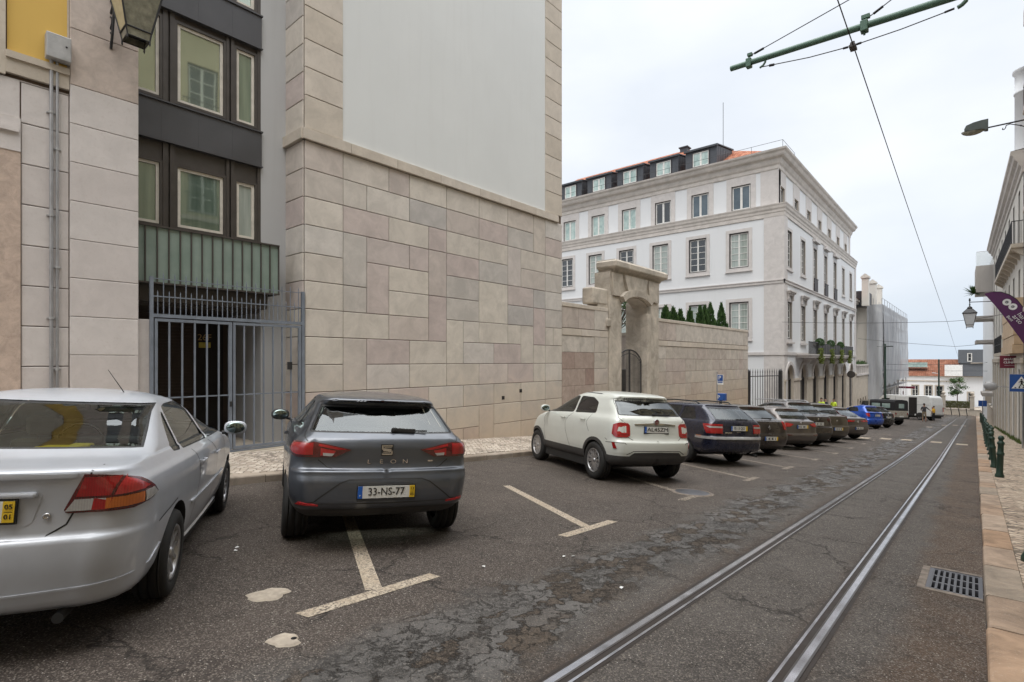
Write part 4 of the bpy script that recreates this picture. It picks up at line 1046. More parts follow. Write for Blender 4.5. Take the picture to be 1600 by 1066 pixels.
# ================================================================ 7 end of the street
t = bldg('beige_terrace_wall', 'low beige stone wall across the end of the street', 'wall', -3, 98)
m = MB(); m.M = t.matrix_basis.inverted(); 
for q in range(14): m.box(-20+q*1.9, -20+(q+1)*1.9-.01, 98, 98.5, -6.04, -5.28)
m.box(-20, .6, 97.96, 98.55, -5.28, -5.17); m.build('wall', 'beige_stone', t)
def hedge_mb(x0, x1, y0, y1, z0, z1, n, s, seed):
    rnd = random.Random(seed); m = MB()
    for _ in range(n):
        c = Vector((rnd.uniform(x0, x1), rnd.uniform(y0, y1), rnd.uniform(z0, z1))); leaf(m, c, s*rnd.uniform(.6, 1.3), rnd)
    return m
def leaf(m, c, s, rnd):
    a = Vector((rnd.gauss(0, 1), rnd.gauss(0, 1), rnd.gauss(0, 1))).normalized(); b = a.orthogonal().normalized(); b = (Matrix.Rotation(rnd.uniform(0, 6.28), 3, a) @ b); d = a.cross(b)
    m.add([tuple(c-b*s*.5), tuple(c+d*s*.22+a*s*.05), tuple(c+b*s*.5), tuple(c-d*s*.22+a*s*.05)], [(0, 1, 2, 3)])
m = hedge_mb(-3.35, -.5, 98.7, 99.3, -5.1, -4.15, 3200, .16, 1); m.build('hedge', 'leaf_light', label='clipped yellow green hedge behind the low beige wall', cat='hedge')
m = hedge_mb(-5.9, -3.6, 98.7, 99.3, -5.1, -4.3, 1500, .16, 2); m.build('hedge', 'leaf_dark', label='darker clipped hedge left of the gate post', cat='hedge')
t = thing('terrace_fence', 'thin brown metal fence in front of the yellow green hedge', 'fence', (-1.9, 98.25, -5.17))
m = MB()
for q in range(46): m.box(-1.45+q*.064, -1.43+q*.064, -.01, .01, 0, 1.1)
m.box(-1.45, 1.45, -.015, .015, 1.08, 1.12); m.build('bars', 'bark', t)
for x_, lab in ((-3.46, 'pale stone gate post left of the hedge with square cap'), (-.34, 'stone gate post with a ball finial right of the hedge')):
    t = thing('gate_post', lab, 'gate post', (x_, 98.2, -6.04), group='stone gate posts at the street end')
    m = MB(); m.box(-.24, .24, -.24, .24, 0, 2.6, 0, bev=.02); m.box(-.3, .3, -.3, .3, 2.6, 2.75, 0, bev=.02); m.build('shaft', 'beige_stone', t)
    m = MB(); m.lathe([(0, 0), (.1, .02), (.09, .1), (.2, .2), (.25, .33), (.2, .48), (.08, .55), (0, .57)], (0, 0, 2.75), 14); m.build('finial', 'beige_stone', t)
for k, x_ in enumerate((-2.5, -1.65, -.85)):
    m = MB(); m.tube((0, 0, 0), (-.12, 0, .95), .05, n=8); m.lathe([(.05, 0), (.06, .03), (0, .07)], (-.12, 0, .95), 8)
    o = m.build('traffic_post', 'iron', label='dark leaning post in front of the low end wall', cat='bollard', group='leaning posts at the street end'); o.location = (x_, 96.8, -6.0)
# low white house with long tiled roof
t = bldg('low_white_house', 'long low white house with weathered tiled roof closing the street', 'building', -4, 118, -6.04)
W = FF(118); wx = [(-8.05, .9), (-6.2, 1.0), (-4.7, 1.0)]
hs = [rect(a-b/2, a+b/2, -4.9, -2.68) for a, b in wx]+[rect(-.95, -.3, -6.0, -3.7), rect(-12.5, -11.5, -4.9, -2.68)]
m = wb(t, W); wallmesh(m, rect(-22, 4, -6.1, -1.1), hs, .2); m.box(-22, 4, .25, 6, -6.1, -1.1); m.build('wall', 'plaster_far', t)
for a, b in wx: window(t, W, a, -4.9, b, 2.2, 3, 2, 'pane_dark', sur=.14, surmat='beige_stone')
window(t, W, -.62, -6.0, .65, 2.3, 2, 1, 'pane_dark', sur=.16, surmat='beige_stone')
m = wb(t, W); m.box(-22, -1.5, -.12, 0, -1.95, -1.8); m.box(-22, 4, -.2, .0, -1.1, -.98); m.build('string_course', 'beige_stone', t)
m = MB(); m.M = t.matrix_basis.inverted(); m.add([(-22, 117.7, -1.0), (-1.9, 117.7, -1.0), (-1.9, 123, 1.9), (-22, 123, 1.9)], [(0, 1, 2, 3)]); m.build('roof', 'old_tile', t)
m = MB(); m.M = t.matrix_basis.inverted(); m.box(-10, -6.4, 119, 120, .55, 1.35); m.box(-10.1, -6.3, 118.9, 120, .5, .6); m.build('skylight', 'pane_dormer', t)
t = bldg('grey_clad_building', 'modern building with dark grey vertical cladding and a white window', 'building', 0, 117.5, -1)
m = MB(); m.M = t.matrix_basis.inverted(); m.box(-1.95, 6, 117.2, 124, -.96, 1.25); m.box(-2.2, 6, 117.0, 124, 1.25, 3.5)
for q in range(28): x_ = -2.1+q*.3; m.box(x_-.02, x_+.02, 116.97, 117.0, 1.27, 3.48)
m.build('cladding', 'far_grey', t)
W = FF(117.0); window(t, W, -.72, 1.5, .62, 1.4, 2, 1, 'pane_dark', cw=.07, casing='white_frame', d=-.14)
m = MB(); m.M = t.matrix_basis.inverted(); m.box(-.6, 6, 116.9, 117, 1.2, 1.32); m.build('ledge', 'beige_stone', t)
m = MB(); m.box(-3.95, -1.62, 116.6, 116.7, -.95, .95); m.build('blank_billboard', 'white_paint', label='plain white board standing on the tiled roof', cat='board')
m = MB(); m.tube((-8.7, 105, -6.04), (-8.7, 105, -3.2), .05); m.box(-9.6, -7.2, 104.6, 105.6, -2.75, -2.45); m.build('red_awning', 'sign_red', label='small dark red awning beyond the netted building', cat='awning')

# ================================================================ 8 right side
XR0, YR0 = 1.6, 32.5
WR = Matrix.Translation((XR0, YR0, 0)) @ RZ(-89.0)      # u = -(distance along the street from YR0)
t = thing('cream_terraced_building', 'cream building on the right with long iron balcony and heavy cornice', 'building', (XR0, YR0, G(YR0)), radians(-89.0))
L2 = 26.5; ws = [2.2+3.3*k for k in range(8)]
hs = []
for u in ws:
    hs += [rect(-u-.5, -u+.5, 6.9, 9.6), rect(-u-.5, -u+.5, 3.4, 5.9)]
    hs.append(rect(-u-.55, -u+.55, -2.4-u*.06, 1.2))
m = wb(t, WR); wallmesh(m, rect(-L2, 0, -6, 10.3), hs, .3); m.build('wall', 'plaster_cream', t)
m = wb(t, WR); m.box(-L2, 0, .35, 7, -6, 10.9); m.build('core', 'plaster_cream', t)
C_r = [(.02, 9.95), (.06, 10.0), (.06, 10.2), (.16, 10.3), (.18, 10.45), (.30, 10.55), (.34, 10.7), (.42, 10.8), (.42, 10.95)]
m = wb(t, WR); cornice(m, -L2, 0, C_r, ret0=True); m.add([(-L2-.42, -.42, 10.95), (0, -.42, 10.95), (0, 3, 11.3), (-L2, 3, 11.3)], [(0, 1, 2, 3)]); m.build('cornice', 'cornice_stone', t)
for k, u in enumerate(ws):
    window(t, WR, -u, 6.9, 1.0, 2.7, 4, 2, 'pane_dark', cw=.07, sur=.16, d=.04, sill=False)
    window(t, WR, -u, 3.4, 1.0, 2.5, 4, 2, 'pane_dark', cw=.07, sur=.16, d=.04, sill=True)
    z0 = -2.4-u*.06
    window(t, WR, -u, z0, 1.1, 1.2-z0, 3, 2, 'pane_dark', cw=.08, sur=.18, surmat='beige_stone', d=.08, sill=False)
m = wb(t, WR)
m.box(-14.5, -.1, -.40, 0, 6.66, 6.84)
for q in range(10): u = .3+q*1.57; m.prism([(0, 6.3), (-.38, 6.6), (-.38, 6.66), (0, 6.66)], -u-.1, -u+.1, 'x')
bl = m.build('balcony', 'beige_stone', t)
m = wb(t, WR)
for q in range(90): u = .12+q*.161; m.tube((-u, -.37, 6.84), (-u, -.37, 7.82), .011, n=4)
m.tube((-.1, -.37, 7.84), (-14.5, -.37, 7.84), .02, n=5); m.tube((-.1, -.37, 7.0), (-14.5, -.37, 7.0), .013, n=5); m.tube((-.1, -.37, 7.84), (-.1, 0, 7.84), .02)
for q in range(4): m.tube((-.1, -.37+q*.1, 6.84), (-.1, -.37+q*.1, 7.84), .011, n=4)
m.build('railing', 'iron', bl)
m = wb(t, WR); m.box(-17.5, -9.5, -.34, 0, 1.9, 2.1); b2_ = m.build('balcony', 'beige_stone', t)
m = wb(t, WR)
for q in range(54): u = 9.5+q*.15; m.tube((-u, -.31, 2.1), (-u, -.31, 3.1), .011, n=4)
m.tube((-9.5, -.31, 3.1), (-17.5, -.31, 3.1), .02); m.tube((-9.5, -.31, 2.6), (-17.5, -.31, 2.6), .013); m.build('railing', 'iron', b2_)
m = wb(t, WR)           # slatted timber oriel over the shop
for q in range(5): z_ = 2.35+q*.42; m.box(-8.2, -.1, -.30-.02*(q % 2), 0, z_, z_+.40)
m.box(-8.3, -.05, -.36, 0, 1.95, 2.33); m.build('oriel', 'wood_slat', t)
m = wb(t, WR)
for q in range(9): u = 3.3*q+.55; m.box(-u-.22, -u+.22, -.05, .0, -6, 1.55)
m.box(-L2, 0, -.10, .0, 1.5, 1.75)
for q in range(12): m.box(-L2, 0, -.012, .0, -5.2+q*.55, -5.18+q*.55) if False else None
m.build('pilasters', 'beige_stone', t)
m = wb(t, WR); m.box(-1.5, -.9, .3, .9, 11, 11.6); m.lathe([(.42, 0), (.42, 2.6), (.46, 2.62), (.46, 2.7), (.42, 2.72), (.42, 3.5), (.50, 3.58), (.50, 3.7)], (-1.2, .2, 11.2), 20); m.build('round_turret', 'plaster_far', t)

# near yellow building opposite (mostly seen in reflections)
t = thing('yellow_building', 'yellow painted building with iron balconies along the near right pavement', 'building', (1.85, 8, G(8)), radians(-90)); WN = Matrix.Translation((1.85, 0, 0)) @ RZ(-90)
wy = [-11.8+3.4*k for k in range(13)]; hs = []
for y_ in wy:
    hs += [rect(-y_-.6, -y_+.6, G(y_)+.4, 2.2), rect(-y_-.6, -y_+.6, 4.0, 6.6), rect(-y_-.6, -y_+.6, 8.0, 10.4), rect(-y_-.6, -y_+.6, 12, 14.4)]
m = wb(t, WN); wallmesh(m, rect(-32.62, 16, -3.5, 17), hs, .25); m.build('wall', 'plaster_pale_yellow', t)
m = wb(t, WN); m.box(-32.60, 16, .28, 6, -3.5, 17); m.build('core', 'dark_inside', t)
m = wb(t, WN); m.box(-32.63, -32.0, -.03, 0, -3.5, 17); m.box(-32.62, 16, -.05, 0, 3.0, 3.2); m.box(-32.62, 16, -.25, 0, 16.4, 17); 
for z_ in (3.6, 7.6, 11.6): 
    for y_ in wy: m.box(-y_-.95, -y_+.95, -.4, 0, z_, z_+.16)
m.build('trim', 'panel_pink', t)
for z_, h_ in ((4.0, 2.6), (8.0, 2.4), (12, 2.4)):
    for y_ in wy: window(t, WN, -y_, z_, 1.2, h_, 4, 2, 'pane_dark', sash='white_frame')
for z_ in (3.76, 7.76, 11.76):
    for y_ in wy:
        m = wb(t, WN)
        for q in range(13): x_ = -y_-.9+q*.15; m.box(x_-.008, x_+.008, -.38, -.364, z_, z_+.95)
        m.box(-y_-.92, -y_+.92, -.385, -.36, z_+.93, z_+.96); m.build('balcony_railing', 'iron', t)

# modern block with cantilevered balconies, beyond
t = thing('modern_balcony_block', 'white block with concrete balconies reaching over the street on the right', 'building', (1.1, 66, G(66)), radians(-89.0)); W = Matrix.Translation((1.15, 59.2, 0)) @ RZ(-89.0)
m = wb(t, W); m.box(-32, -.05, .15, 8, -6.5, 11.2); m.build('wall', 'plaster_far', t)
m = wb(t, W); m.box(-5.5, -1.0, -1.1, .15, 7.45, 9.7); m.build('balcony', 'concrete', t)
for z_ in (5.15, 3.1, -1.4): m = wb(t, W); m.box(-5.5, -1.0, -1.1 if z_ > 0 else -.7, .15, z_, z_+.28); m.build('balcony', 'concrete', t)
m = wb(t, W); m.box(-5.5, -1.0, -1.08, -1.05, 9.7, 10.9); m.box(-1.05, -1.02, -1.05, .1, 9.7, 10.9); m.build('glass_rail', 'clear_glass', t)
m = wb(t, W); 
for q in range(20): m.tube((-1.03, -1.05+q*.06, 9.7), (-1.03, -1.05+q*.06, 10.9), .008, n=4)
m.tube((-1.03, -1.06, 10.9), (-1.03, .1, 10.9), .02); m.build('railing', 'galv', t)
m = wb(t, W); m.box(-9, -8.0, -.3, .15, -2.4, -.4); m.box(-14, -.1, .0, .15, -6.5, -2.6); m.build('plinth', 'beige_stone', t)
# ================================================================ car materials
def paint(name, col, metal=.55, rough=.34, flake=.12, dust=.12):
    t = NT(name); P = t.world()
    n = t.noise(P, 2.2, 5, .6); d = t.ramp(t.noise(P, 7, 6, .7), (.45, 0.0), (.8, dust))
    c = t.mix(t.ramp(n, (.3, 0.0), (.7, 1.0)), tuple(x*(1-flake) for x in col), col)
    c = t.mix(d, c, (.16, .14, .12))
    return t.done(c, t.ramp(t.noise(P, 5, 6, .7), (.3, rough-.05), (.75, rough+.12)), metal, None, .5, .75)
paint('paint_silver', (.50, .525, .575), .25, .42, .04, .10)
paint('paint_grey', (.095, .105, .125), .6, .32, .08, .12)
paint('paint_white', (.62, .64, .595), .05, .38, .03, .06)
paint('paint_navy', (.014, .017, .038), .35, .25)
paint('paint_brown', (.095, .078, .070), .5, .32)
paint('paint_taupe', (.125, .108, .100), .55, .32)
paint('paint_umber', (.045, .036, .033), .45, .28)
paint('paint_olive', (.085, .072, .056), .5, .32)
paint('paint_blue', (.010, .075, .42), .35, .28)
paint('paint_black', (.012, .013, .014), .3, .25)
paint('paint_van', (.74, .75, .74), 0, .45, .04, .25)
simple('plastic_black', (.020, .020, .021), .55, scale=15)
simple('plastic_dark', (.045, .043, .042), .6, scale=15)
simple('tyre', (.016, .0155, .015), .8, scale=20)
simple('rim_silver', (.42, .42, .43), .32, .75)
simple('rim_dark', (.02, .02, .02), .6)
simple('chrome', (.62, .62, .63), .15, 1.0, .05)
simple('plate_white', (.66, .66, .63), .45, var=.04)
simple('plate_yellow', (.70, .46, .02), .45, var=.04)
simple('plate_blue', (.012, .10, .42), .45, var=.04)
simple('ink', (.012, .012, .012), .5)
simple('seat_grey', (.060, .060, .062), .9); simple('seat_tan', (.115, .10, .075), .9); simple('shelf_dark', (.022, .022, .023), .85)
simple('yellow_cloth', (.62, .46, .02), .7); simple('canvas_black', (.018, .018, .02), .8); simple('worn_cream', (.36, .33, .28), .7, var=.3, scale=9)
simple('mirror_glass', (.22, .27, .26), .04, 1.0)
def lampmat(name, a, b, rough=.12):
    t = NT(name); P = t.co('Object'); mp = t.n.new('ShaderNodeMapping'); mp.inputs['Scale'].default_value = (1, 1, 1); t.l.new(P, mp.inputs[0])
    z = t.sep(mp.outputs[0])[2]; y = t.sep(mp.outputs[0])[1]
    rib = t.math('ABSOLUTE', t.math('SINE', t.math('MULTIPLY', z, 420.0))); rib2 = t.math('ABSOLUTE', t.math('SINE', t.math('MULTIPLY', y, 260.0)))
    n = t.noise(P, 9, 3)
    c = t.mix(t.math('MULTIPLY', t.math('ADD', rib, rib2), .28), a, b); c = t.mix(t.ramp(n, (.4, 0.0), (.65, .5)), c, a)
    t.done(c, rough, 0, t.bump(t.math('ADD', rib, rib2), .15, .003), .6, 1.0)
lampmat('lamp_red', (.20, .004, .006), (.55, .012, .014)); lampmat('lamp_darkred', (.06, .003, .004), (.16, .006, .008)); lampmat('lamp_bright', (.30, .008, .010), (.62, .03, .03))
lampmat('lamp_clear', (.30, .29, .28), (.62, .61, .60)); lampmat('lamp_amber', (.40, .09, .01), (.75, .22, .03))
def carglass(name, tint, k=.0):
    m = bpy.data.materials.new(name); m.use_nodes = True; MATS[name] = m; n = m.node_tree.nodes; l = m.node_tree.links; n.clear()
    o = n.new('ShaderNodeOutputMaterial'); mx_ = n.new('ShaderNodeMixShader'); tr = n.new('ShaderNodeBsdfTransparent'); gl = n.new('ShaderNodeBsdfGlossy'); fr = n.new('ShaderNodeFresnel')
    fr.inputs[0].default_value = 1.62; tr.inputs[0].default_value = tint+(1,); gl.inputs['Roughness'].default_value = .015; gl.inputs[0].default_value = (.92, .96, .97, 1)
    mt = n.new('ShaderNodeMath'); mt.operation = 'ADD'; mt.inputs[1].default_value = k; l.new(fr.outputs[0], mt.inputs[0])
    l.new(mt.outputs[0], mx_.inputs[0]); l.new(tr.outputs[0], mx_.inputs[1]); l.new(gl.outputs[0], mx_.inputs[2]); l.new(mx_.outputs[0], o.inputs[0])
carglass('glass_car', (.60, .68, .62), .04); carglass('glass_tint', (.10, .115, .12), .05)

# ================================================================ car bodies: a lofted skin (rounded outline at every level) cut along its own window and arch lines
def pchip(xs, ys):
    n = len(xs); h = [xs[i+1]-xs[i] for i in range(n-1)]; dl = [(ys[i+1]-ys[i])/h[i] for i in range(n-1)]
    m = [dl[0]]+[0]*(n-2)+[dl[-1]]
    for i in range(1, n-1):
        if dl[i-1]*dl[i] > 0:
            w1, w2 = 2*h[i]+h[i-1], h[i]+2*h[i-1]; m[i] = (w1+w2)/(w1/dl[i-1]+w2/dl[i])
    def f(x):
        x = min(max(x, xs[0]), xs[-1]); lo, hi = 0, n-2
        while lo < hi:
            k = (lo+hi+1)//2
            if xs[k] <= x: lo = k
            else: hi = k-1
        t = (x-xs[lo])/h[lo]; t2, t3 = t*t, t*t*t
        return (2*t3-3*t2+1)*ys[lo]+(t3-2*t2+t)*h[lo]*m[lo]+(-2*t3+3*t2)*ys[lo+1]+(t3-t2)*h[lo]*m[lo+1]
    return f
A1, A2, A3, A4, A5 = .62, .98, 3.98, 4.30, 5.0
class Skin:
    """levels: (z, x_tail, x_nose, half_width, corner_tail, crown_tail)"""
    def __init__(s, levels, L, taper=.05, rn=.35, cn=.18, zk=1.0, zc=0.0):
        s.L = L; s.tp = taper; s.rn = rn; s.cn = cn; s.zk = zk; s.zc = zc
        b = [0]
        for p, q in zip(levels, levels[1:]):
            b.append(b[-1]+max(.004, math.sqrt((q[0]-p[0])**2+(.7*max(abs(q[1]-p[1]), abs(q[2]-p[2])*.5))**2+(q[3]-p[3])**2)))
        s.b = b; s.B = b[-1]; s.f = [pchip(b, [l[k] for l in levels]) for k in range(6)]
        s.zt = [(s.f[0](s.B*i/600), s.B*i/600) for i in range(601)]; s.cache = {}
    def lvl(s, b):
        k = round(b, 6)
        if k not in s.cache: s.cache[k] = [f(b) for f in s.f]
        return s.cache[k]
    def pt(s, a, lv):
        z, xt, xn, w, r, cr = lv; w = max(w, .001); r = min(r, w*.95, max(.01, (xn-xt)*.4)); rx = r*1.25; rn = min(s.rn, w*.9, max(.01, (xn-xt)*.4)); cn = min(s.cn, (xn-xt)*.2)
        if a <= A1: y = (w-r)*a/A1; x = xt+cr*(y/w)**2
        elif a <= A2:
            th = (a-A1)/(A2-A1)*pi/2; y0 = w-r; x0 = xt+cr*(y0/w)**2; e = .9
            y = y0+r*sin(th)**e; x = x0+rx*(1-cos(th)**e) if th < pi/2-1e-6 else x0+rx
        elif a <= A3:
            x0 = xt+cr*((w-r)/w)**2+rx; x1 = xn-cn-rn*1.3; q = (a-A2)/(A3-A2); x = x0+(x1-x0)*q; y = w
        elif a <= A4:
            th = (a-A3)/(A4-A3)*pi/2; x1 = xn-cn-rn*1.3; x = x1+rn*1.3*sin(th); y = w-rn*(1-cos(th))
        else:
            q = 1-(a-A4)/(A5-A4); y = (w-rn)*q; x = xn-cn*q*q
        u = (x-s.L*.5)/(s.L*.5); y *= 1-s.tp*u*u
        return Vector((x, y, z*s.zk+s.zc))
    def dz(s, z): return z*s.zk+s.zc-z
    def P(s, a, b): return s.pt(a, s.lvl(min(max(b, 0), s.B)))
    def N(s, a, b):
        e = .006; p = s.P(min(a+e, A5), b)-s.P(max(a-e, 0), b); q = s.P(a, min(b+e, s.B))-s.P(a, max(b-e, 0))
        n = q.cross(p)
        if n.length < 1e-12: return Vector((0, 0, 1))
        n.normalize()
        c = s.P(a, b)
        if n.dot(Vector((c.x-s.L/2, c.y*1.5, (c.z-.7)*3))) < 0: n = -n
        return n
    def bz(s, z):
        lo, hi = 0, 600
        while hi-lo > 1:
            m = (lo+hi)//2
            if s.zt[m][0] <= z: lo = m
            else: hi = m
        z0, b0 = s.zt[lo]; z1, b1 = s.zt[hi]
        return b0+(b1-b0)*(min(max(z, z0), z1)-z0)/max(1e-9, z1-z0)
    def ab(s, kind, u, z):
        b = s.bz(z); lv = s.lvl(b)
        if kind == 'r': lo, hi, ax = 0, A2, 1
        elif kind == 's': lo, hi, ax = A1, A4, 0
        else: lo, hi, ax = A3, A5, 1
        for _ in range(26):
            m = (lo+hi)/2; v = s.pt(m, lv)[ax]
            if (v < u) == (kind != 'f'): lo = m
            else: hi = m
        return ((lo+hi)/2, b)
    def poly(s, pts, step=.05):
        """pts: (kind, u, z) -> polygon in (a, b), edges resampled in their own space"""
        out = []; n = len(pts)
        for i in range(n):
            p, q = pts[i], pts[(i+1) % n]
            if p[0] == q[0]:
                d = math.hypot(q[1]-p[1], q[2]-p[2]); k = max(1, int(d/step))
                for j in range(k): out.append(s.ab(p[0], p[1]+(q[1]-p[1])*j/k, p[2]+(q[2]-p[2])*j/k))
            else:
                a0, a1 = s.ab(*p), s.ab(*q); k = max(1, int(math.hypot(a1[0]-a0[0], a1[1]-a0[1])/step))
                for j in range(k): out.append((a0[0]+(a1[0]-a0[0])*j/k, a0[1]+(a1[1]-a0[1])*j/k))
        r = []
        for p in out:
            if not r or math.hypot(p[0]-r[-1][0], p[1]-r[-1][1]) > .002: r.append(p)
        if math.hypot(r[0][0]-r[-1][0], r[0][1]-r[-1][1]) < .002: r.pop()
        return r
def roundpoly(pts, r, n=4):
    """round the corners of a (kind,u,z) polygon; neighbours of other kinds are left sharp"""
    out = []; m = len(pts)
    for i in range(m):
        p, c, q = pts[i-1], pts[i], pts[(i+1) % m]
        if not (p[0] == c[0] == q[0]) or r <= 0: out.append(c); continue
        P, C, Q = Vector(p[1:]), Vector(c[1:]), Vector(q[1:]); d1, d2 = (P-C).length, (Q-C).length; rr = min(r, d1*.45, d2*.45)
        a, b = C+(P-C).normalized()*rr, C+(Q-C).normalized()*rr
        for k in range(n+1):
            t = k/n; v = a*(1-t)**2+C*2*t*(1-t)+b*t*t; out.append((c[0], v.x, v.y))
    return out
def inset(poly, d):
    n = len(poly); area = sum(poly[i][0]*poly[(i+1) % n][1]-poly[(i+1) % n][0]*poly[i][1] for i in range(n)); sg = 1 if area > 0 else -1; out = []
    for i in range(n):
        p, c, q = Vector(poly[i-1]), Vector(poly[i]), Vector(poly[(i+1) % n]); e1 = (c-p).normalized(); e2 = (q-c).normalized()
        nn = Vector((-e1.y-e2.y, e1.x+e2.x)); 
        if nn.length < 1e-6: nn = Vector((-e1.y, e1.x))
        nn.normalize(); k = max(.5, nn.dot(Vector((-e1.y, e1.x)))); v = c+nn*sg*d/k
        if abs(c.x) < 1e-4: v.x = 0.0
        out.append((v.x, v.y))
    return out
def skin_mesh(name, sk, outer, holes, mats, parent, off=0.0, step=.06, sides=(1, -1), mi=0, thick=0.0, parts=None, rimhole=None, org=Vector((0, 0, 0)), label=None):
    """fill outer minus holes on the skin (optionally on both sides), analytic normals; thick>0 adds a skirt down to the skin"""
    regions = parts or [(outer, holes, mi)]
    V = []; F = []; MI = []; NR = []
    for (outer_, holes_, mi_) in regions:
        xs = [p[0] for p in outer_]; ys = [p[1] for p in outer_]
        pts = [Vector(p) for p in outer_]; n = len(pts); ed = [(i, (i+1) % n) for i in range(n)]
        for h in holes_:
            o = len(pts); pts += [Vector(p) for p in h]; ed += [(o+i, o+(i+1) % len(h)) for i in range(len(h))]
        nx = max(1, int((max(xs)-min(xs))/step)); ny = max(1, int((max(ys)-min(ys))/(step*.75)))
        bnd = [p for p in pts]
        for j in range(1, ny):
            for i in range(1, nx):
                p = (min(xs)+(max(xs)-min(xs))*i/nx, min(ys)+(max(ys)-min(ys))*j/ny)
                if inpoly(p, outer_) and not any(inpoly(p, h) for h in holes_): pts.append(Vector(p))
        r = delaunay_2d_cdt(pts, ed, [], 0, 1e-6)
        tri = []
        for f in r[2]:
            c = sum((r[0][i] for i in f), Vector((0, 0)))/len(f)
            if inpoly(c, outer_) and not any(inpoly(c, h) for h in holes_): tri.append(tuple(f))
        base = [(sk.P(p[0], p[1]), sk.N(p[0], p[1])) for p in r[0]]
        for sg in sides:
            o = len(V)
            for p, nn in base:
                q = p+nn*off-org; V.append((q.x, q.y*sg if not isinstance(sg, str) else q.y, q.z)); NR.append((nn.x, nn.y*sg, nn.z))
            for f in tri: F.append([o+i for i in f]); MI.append(mi_)
            if thick:
                loops = [outer_]
                for lp in loops:
                    o = len(V); k = len(lp)
                    for (a, b) in lp:
                        p, nn = sk.P(a, b), sk.N(a, b)
                        for d in (off, off-thick):
                            q = p+nn*d-org; V.append((q.x, q.y*sg, q.z)); NR.append(None)
                    for i in range(k):
                        if abs(lp[i][0]) < 1e-4 and abs(lp[(i+1) % k][0]) < 1e-4: continue
                        j = (i+1) % k; F.append([o+2*i, o+2*j, o+2*j+1, o+2*i+1]); MI.append(mi_)
    me = bpy.data.meshes.new(name); me.from_pydata(V, [], F)
    for m in (mats if isinstance(mats, (list, tuple)) else [mats]): me.materials.append(MATS[m])
    me.polygons.foreach_set('material_index', MI)
    # orient every face with its normals
    bm = bmesh.new(); bm.from_mesh(me); bm.verts.ensure_lookup_table()
    for f in bm.faces:
        nn = [NR[q.index] for q in f.verts if NR[q.index]]
        if nn:
            if f.normal.dot(Vector(nn[0])) < 0: f.normal_flip()
    bm.to_mesh(me); bm.free()
    me.polygons.foreach_set('use_smooth', [True]*len(me.polygons))
    me.update()
    me.normals_split_custom_set_from_vertices([NR[i] if NR[i] else tuple(me.vertices[i].normal) for i in range(len(V))])
    o = bpy.data.objects.new(name, me); COL.objects.link(o); o.parent = parent; tag(o, label); return o
def ellipse(k, cu, cz, ru, rz, n=20, e=1.0): 
    return [(k, cu+ru*abs(cos(2*pi*i/n))**e*(1 if cos(2*pi*i/n) > 0 else -1), cz+rz*abs(sin(2*pi*i/n))**e*(1 if sin(2*pi*i/n) > 0 else -1)) for i in range(n)]
def gapline(sk, parent, pts, w=.006, off=.0012, sides=(1, -1), mat='ink', name='panel_gap', org=Vector((0, 0, 0))):
    P = []
    for p, q in zip(pts, pts[1:]):
        a0, a1 = sk.ab(*p), sk.ab(*q); k = max(1, int(math.hypot(a1[0]-a0[0], a1[1]-a0[1])/.05))
        for j in range(k): P.append((a0[0]+(a1[0]-a0[0])*j/k, a0[1]+(a1[1]-a0[1])*j/k))
    P.append(sk.ab(*pts[-1])); m = MB()
    C = [(sk.P(*p), sk.N(*p)) for p in P]; L = []
    for i, (c, n) in enumerate(C):
        t = (C[min(i+1, len(C)-1)][0]-C[max(i-1, 0)][0]).normalized(); s = t.cross(n).normalized(); L.append((c+n*off-s*w/2-org, c+n*off+s*w/2-org))
    for sg in sides:
        vs = [(v.x, v.y*sg, v.z) for l in L for v in l]; m.add(vs, [(2*i, 2*i+1, 2*i+3, 2*i+2) for i in range(len(L)-1)], 0, True)
    return m.build(name, mat, parent)

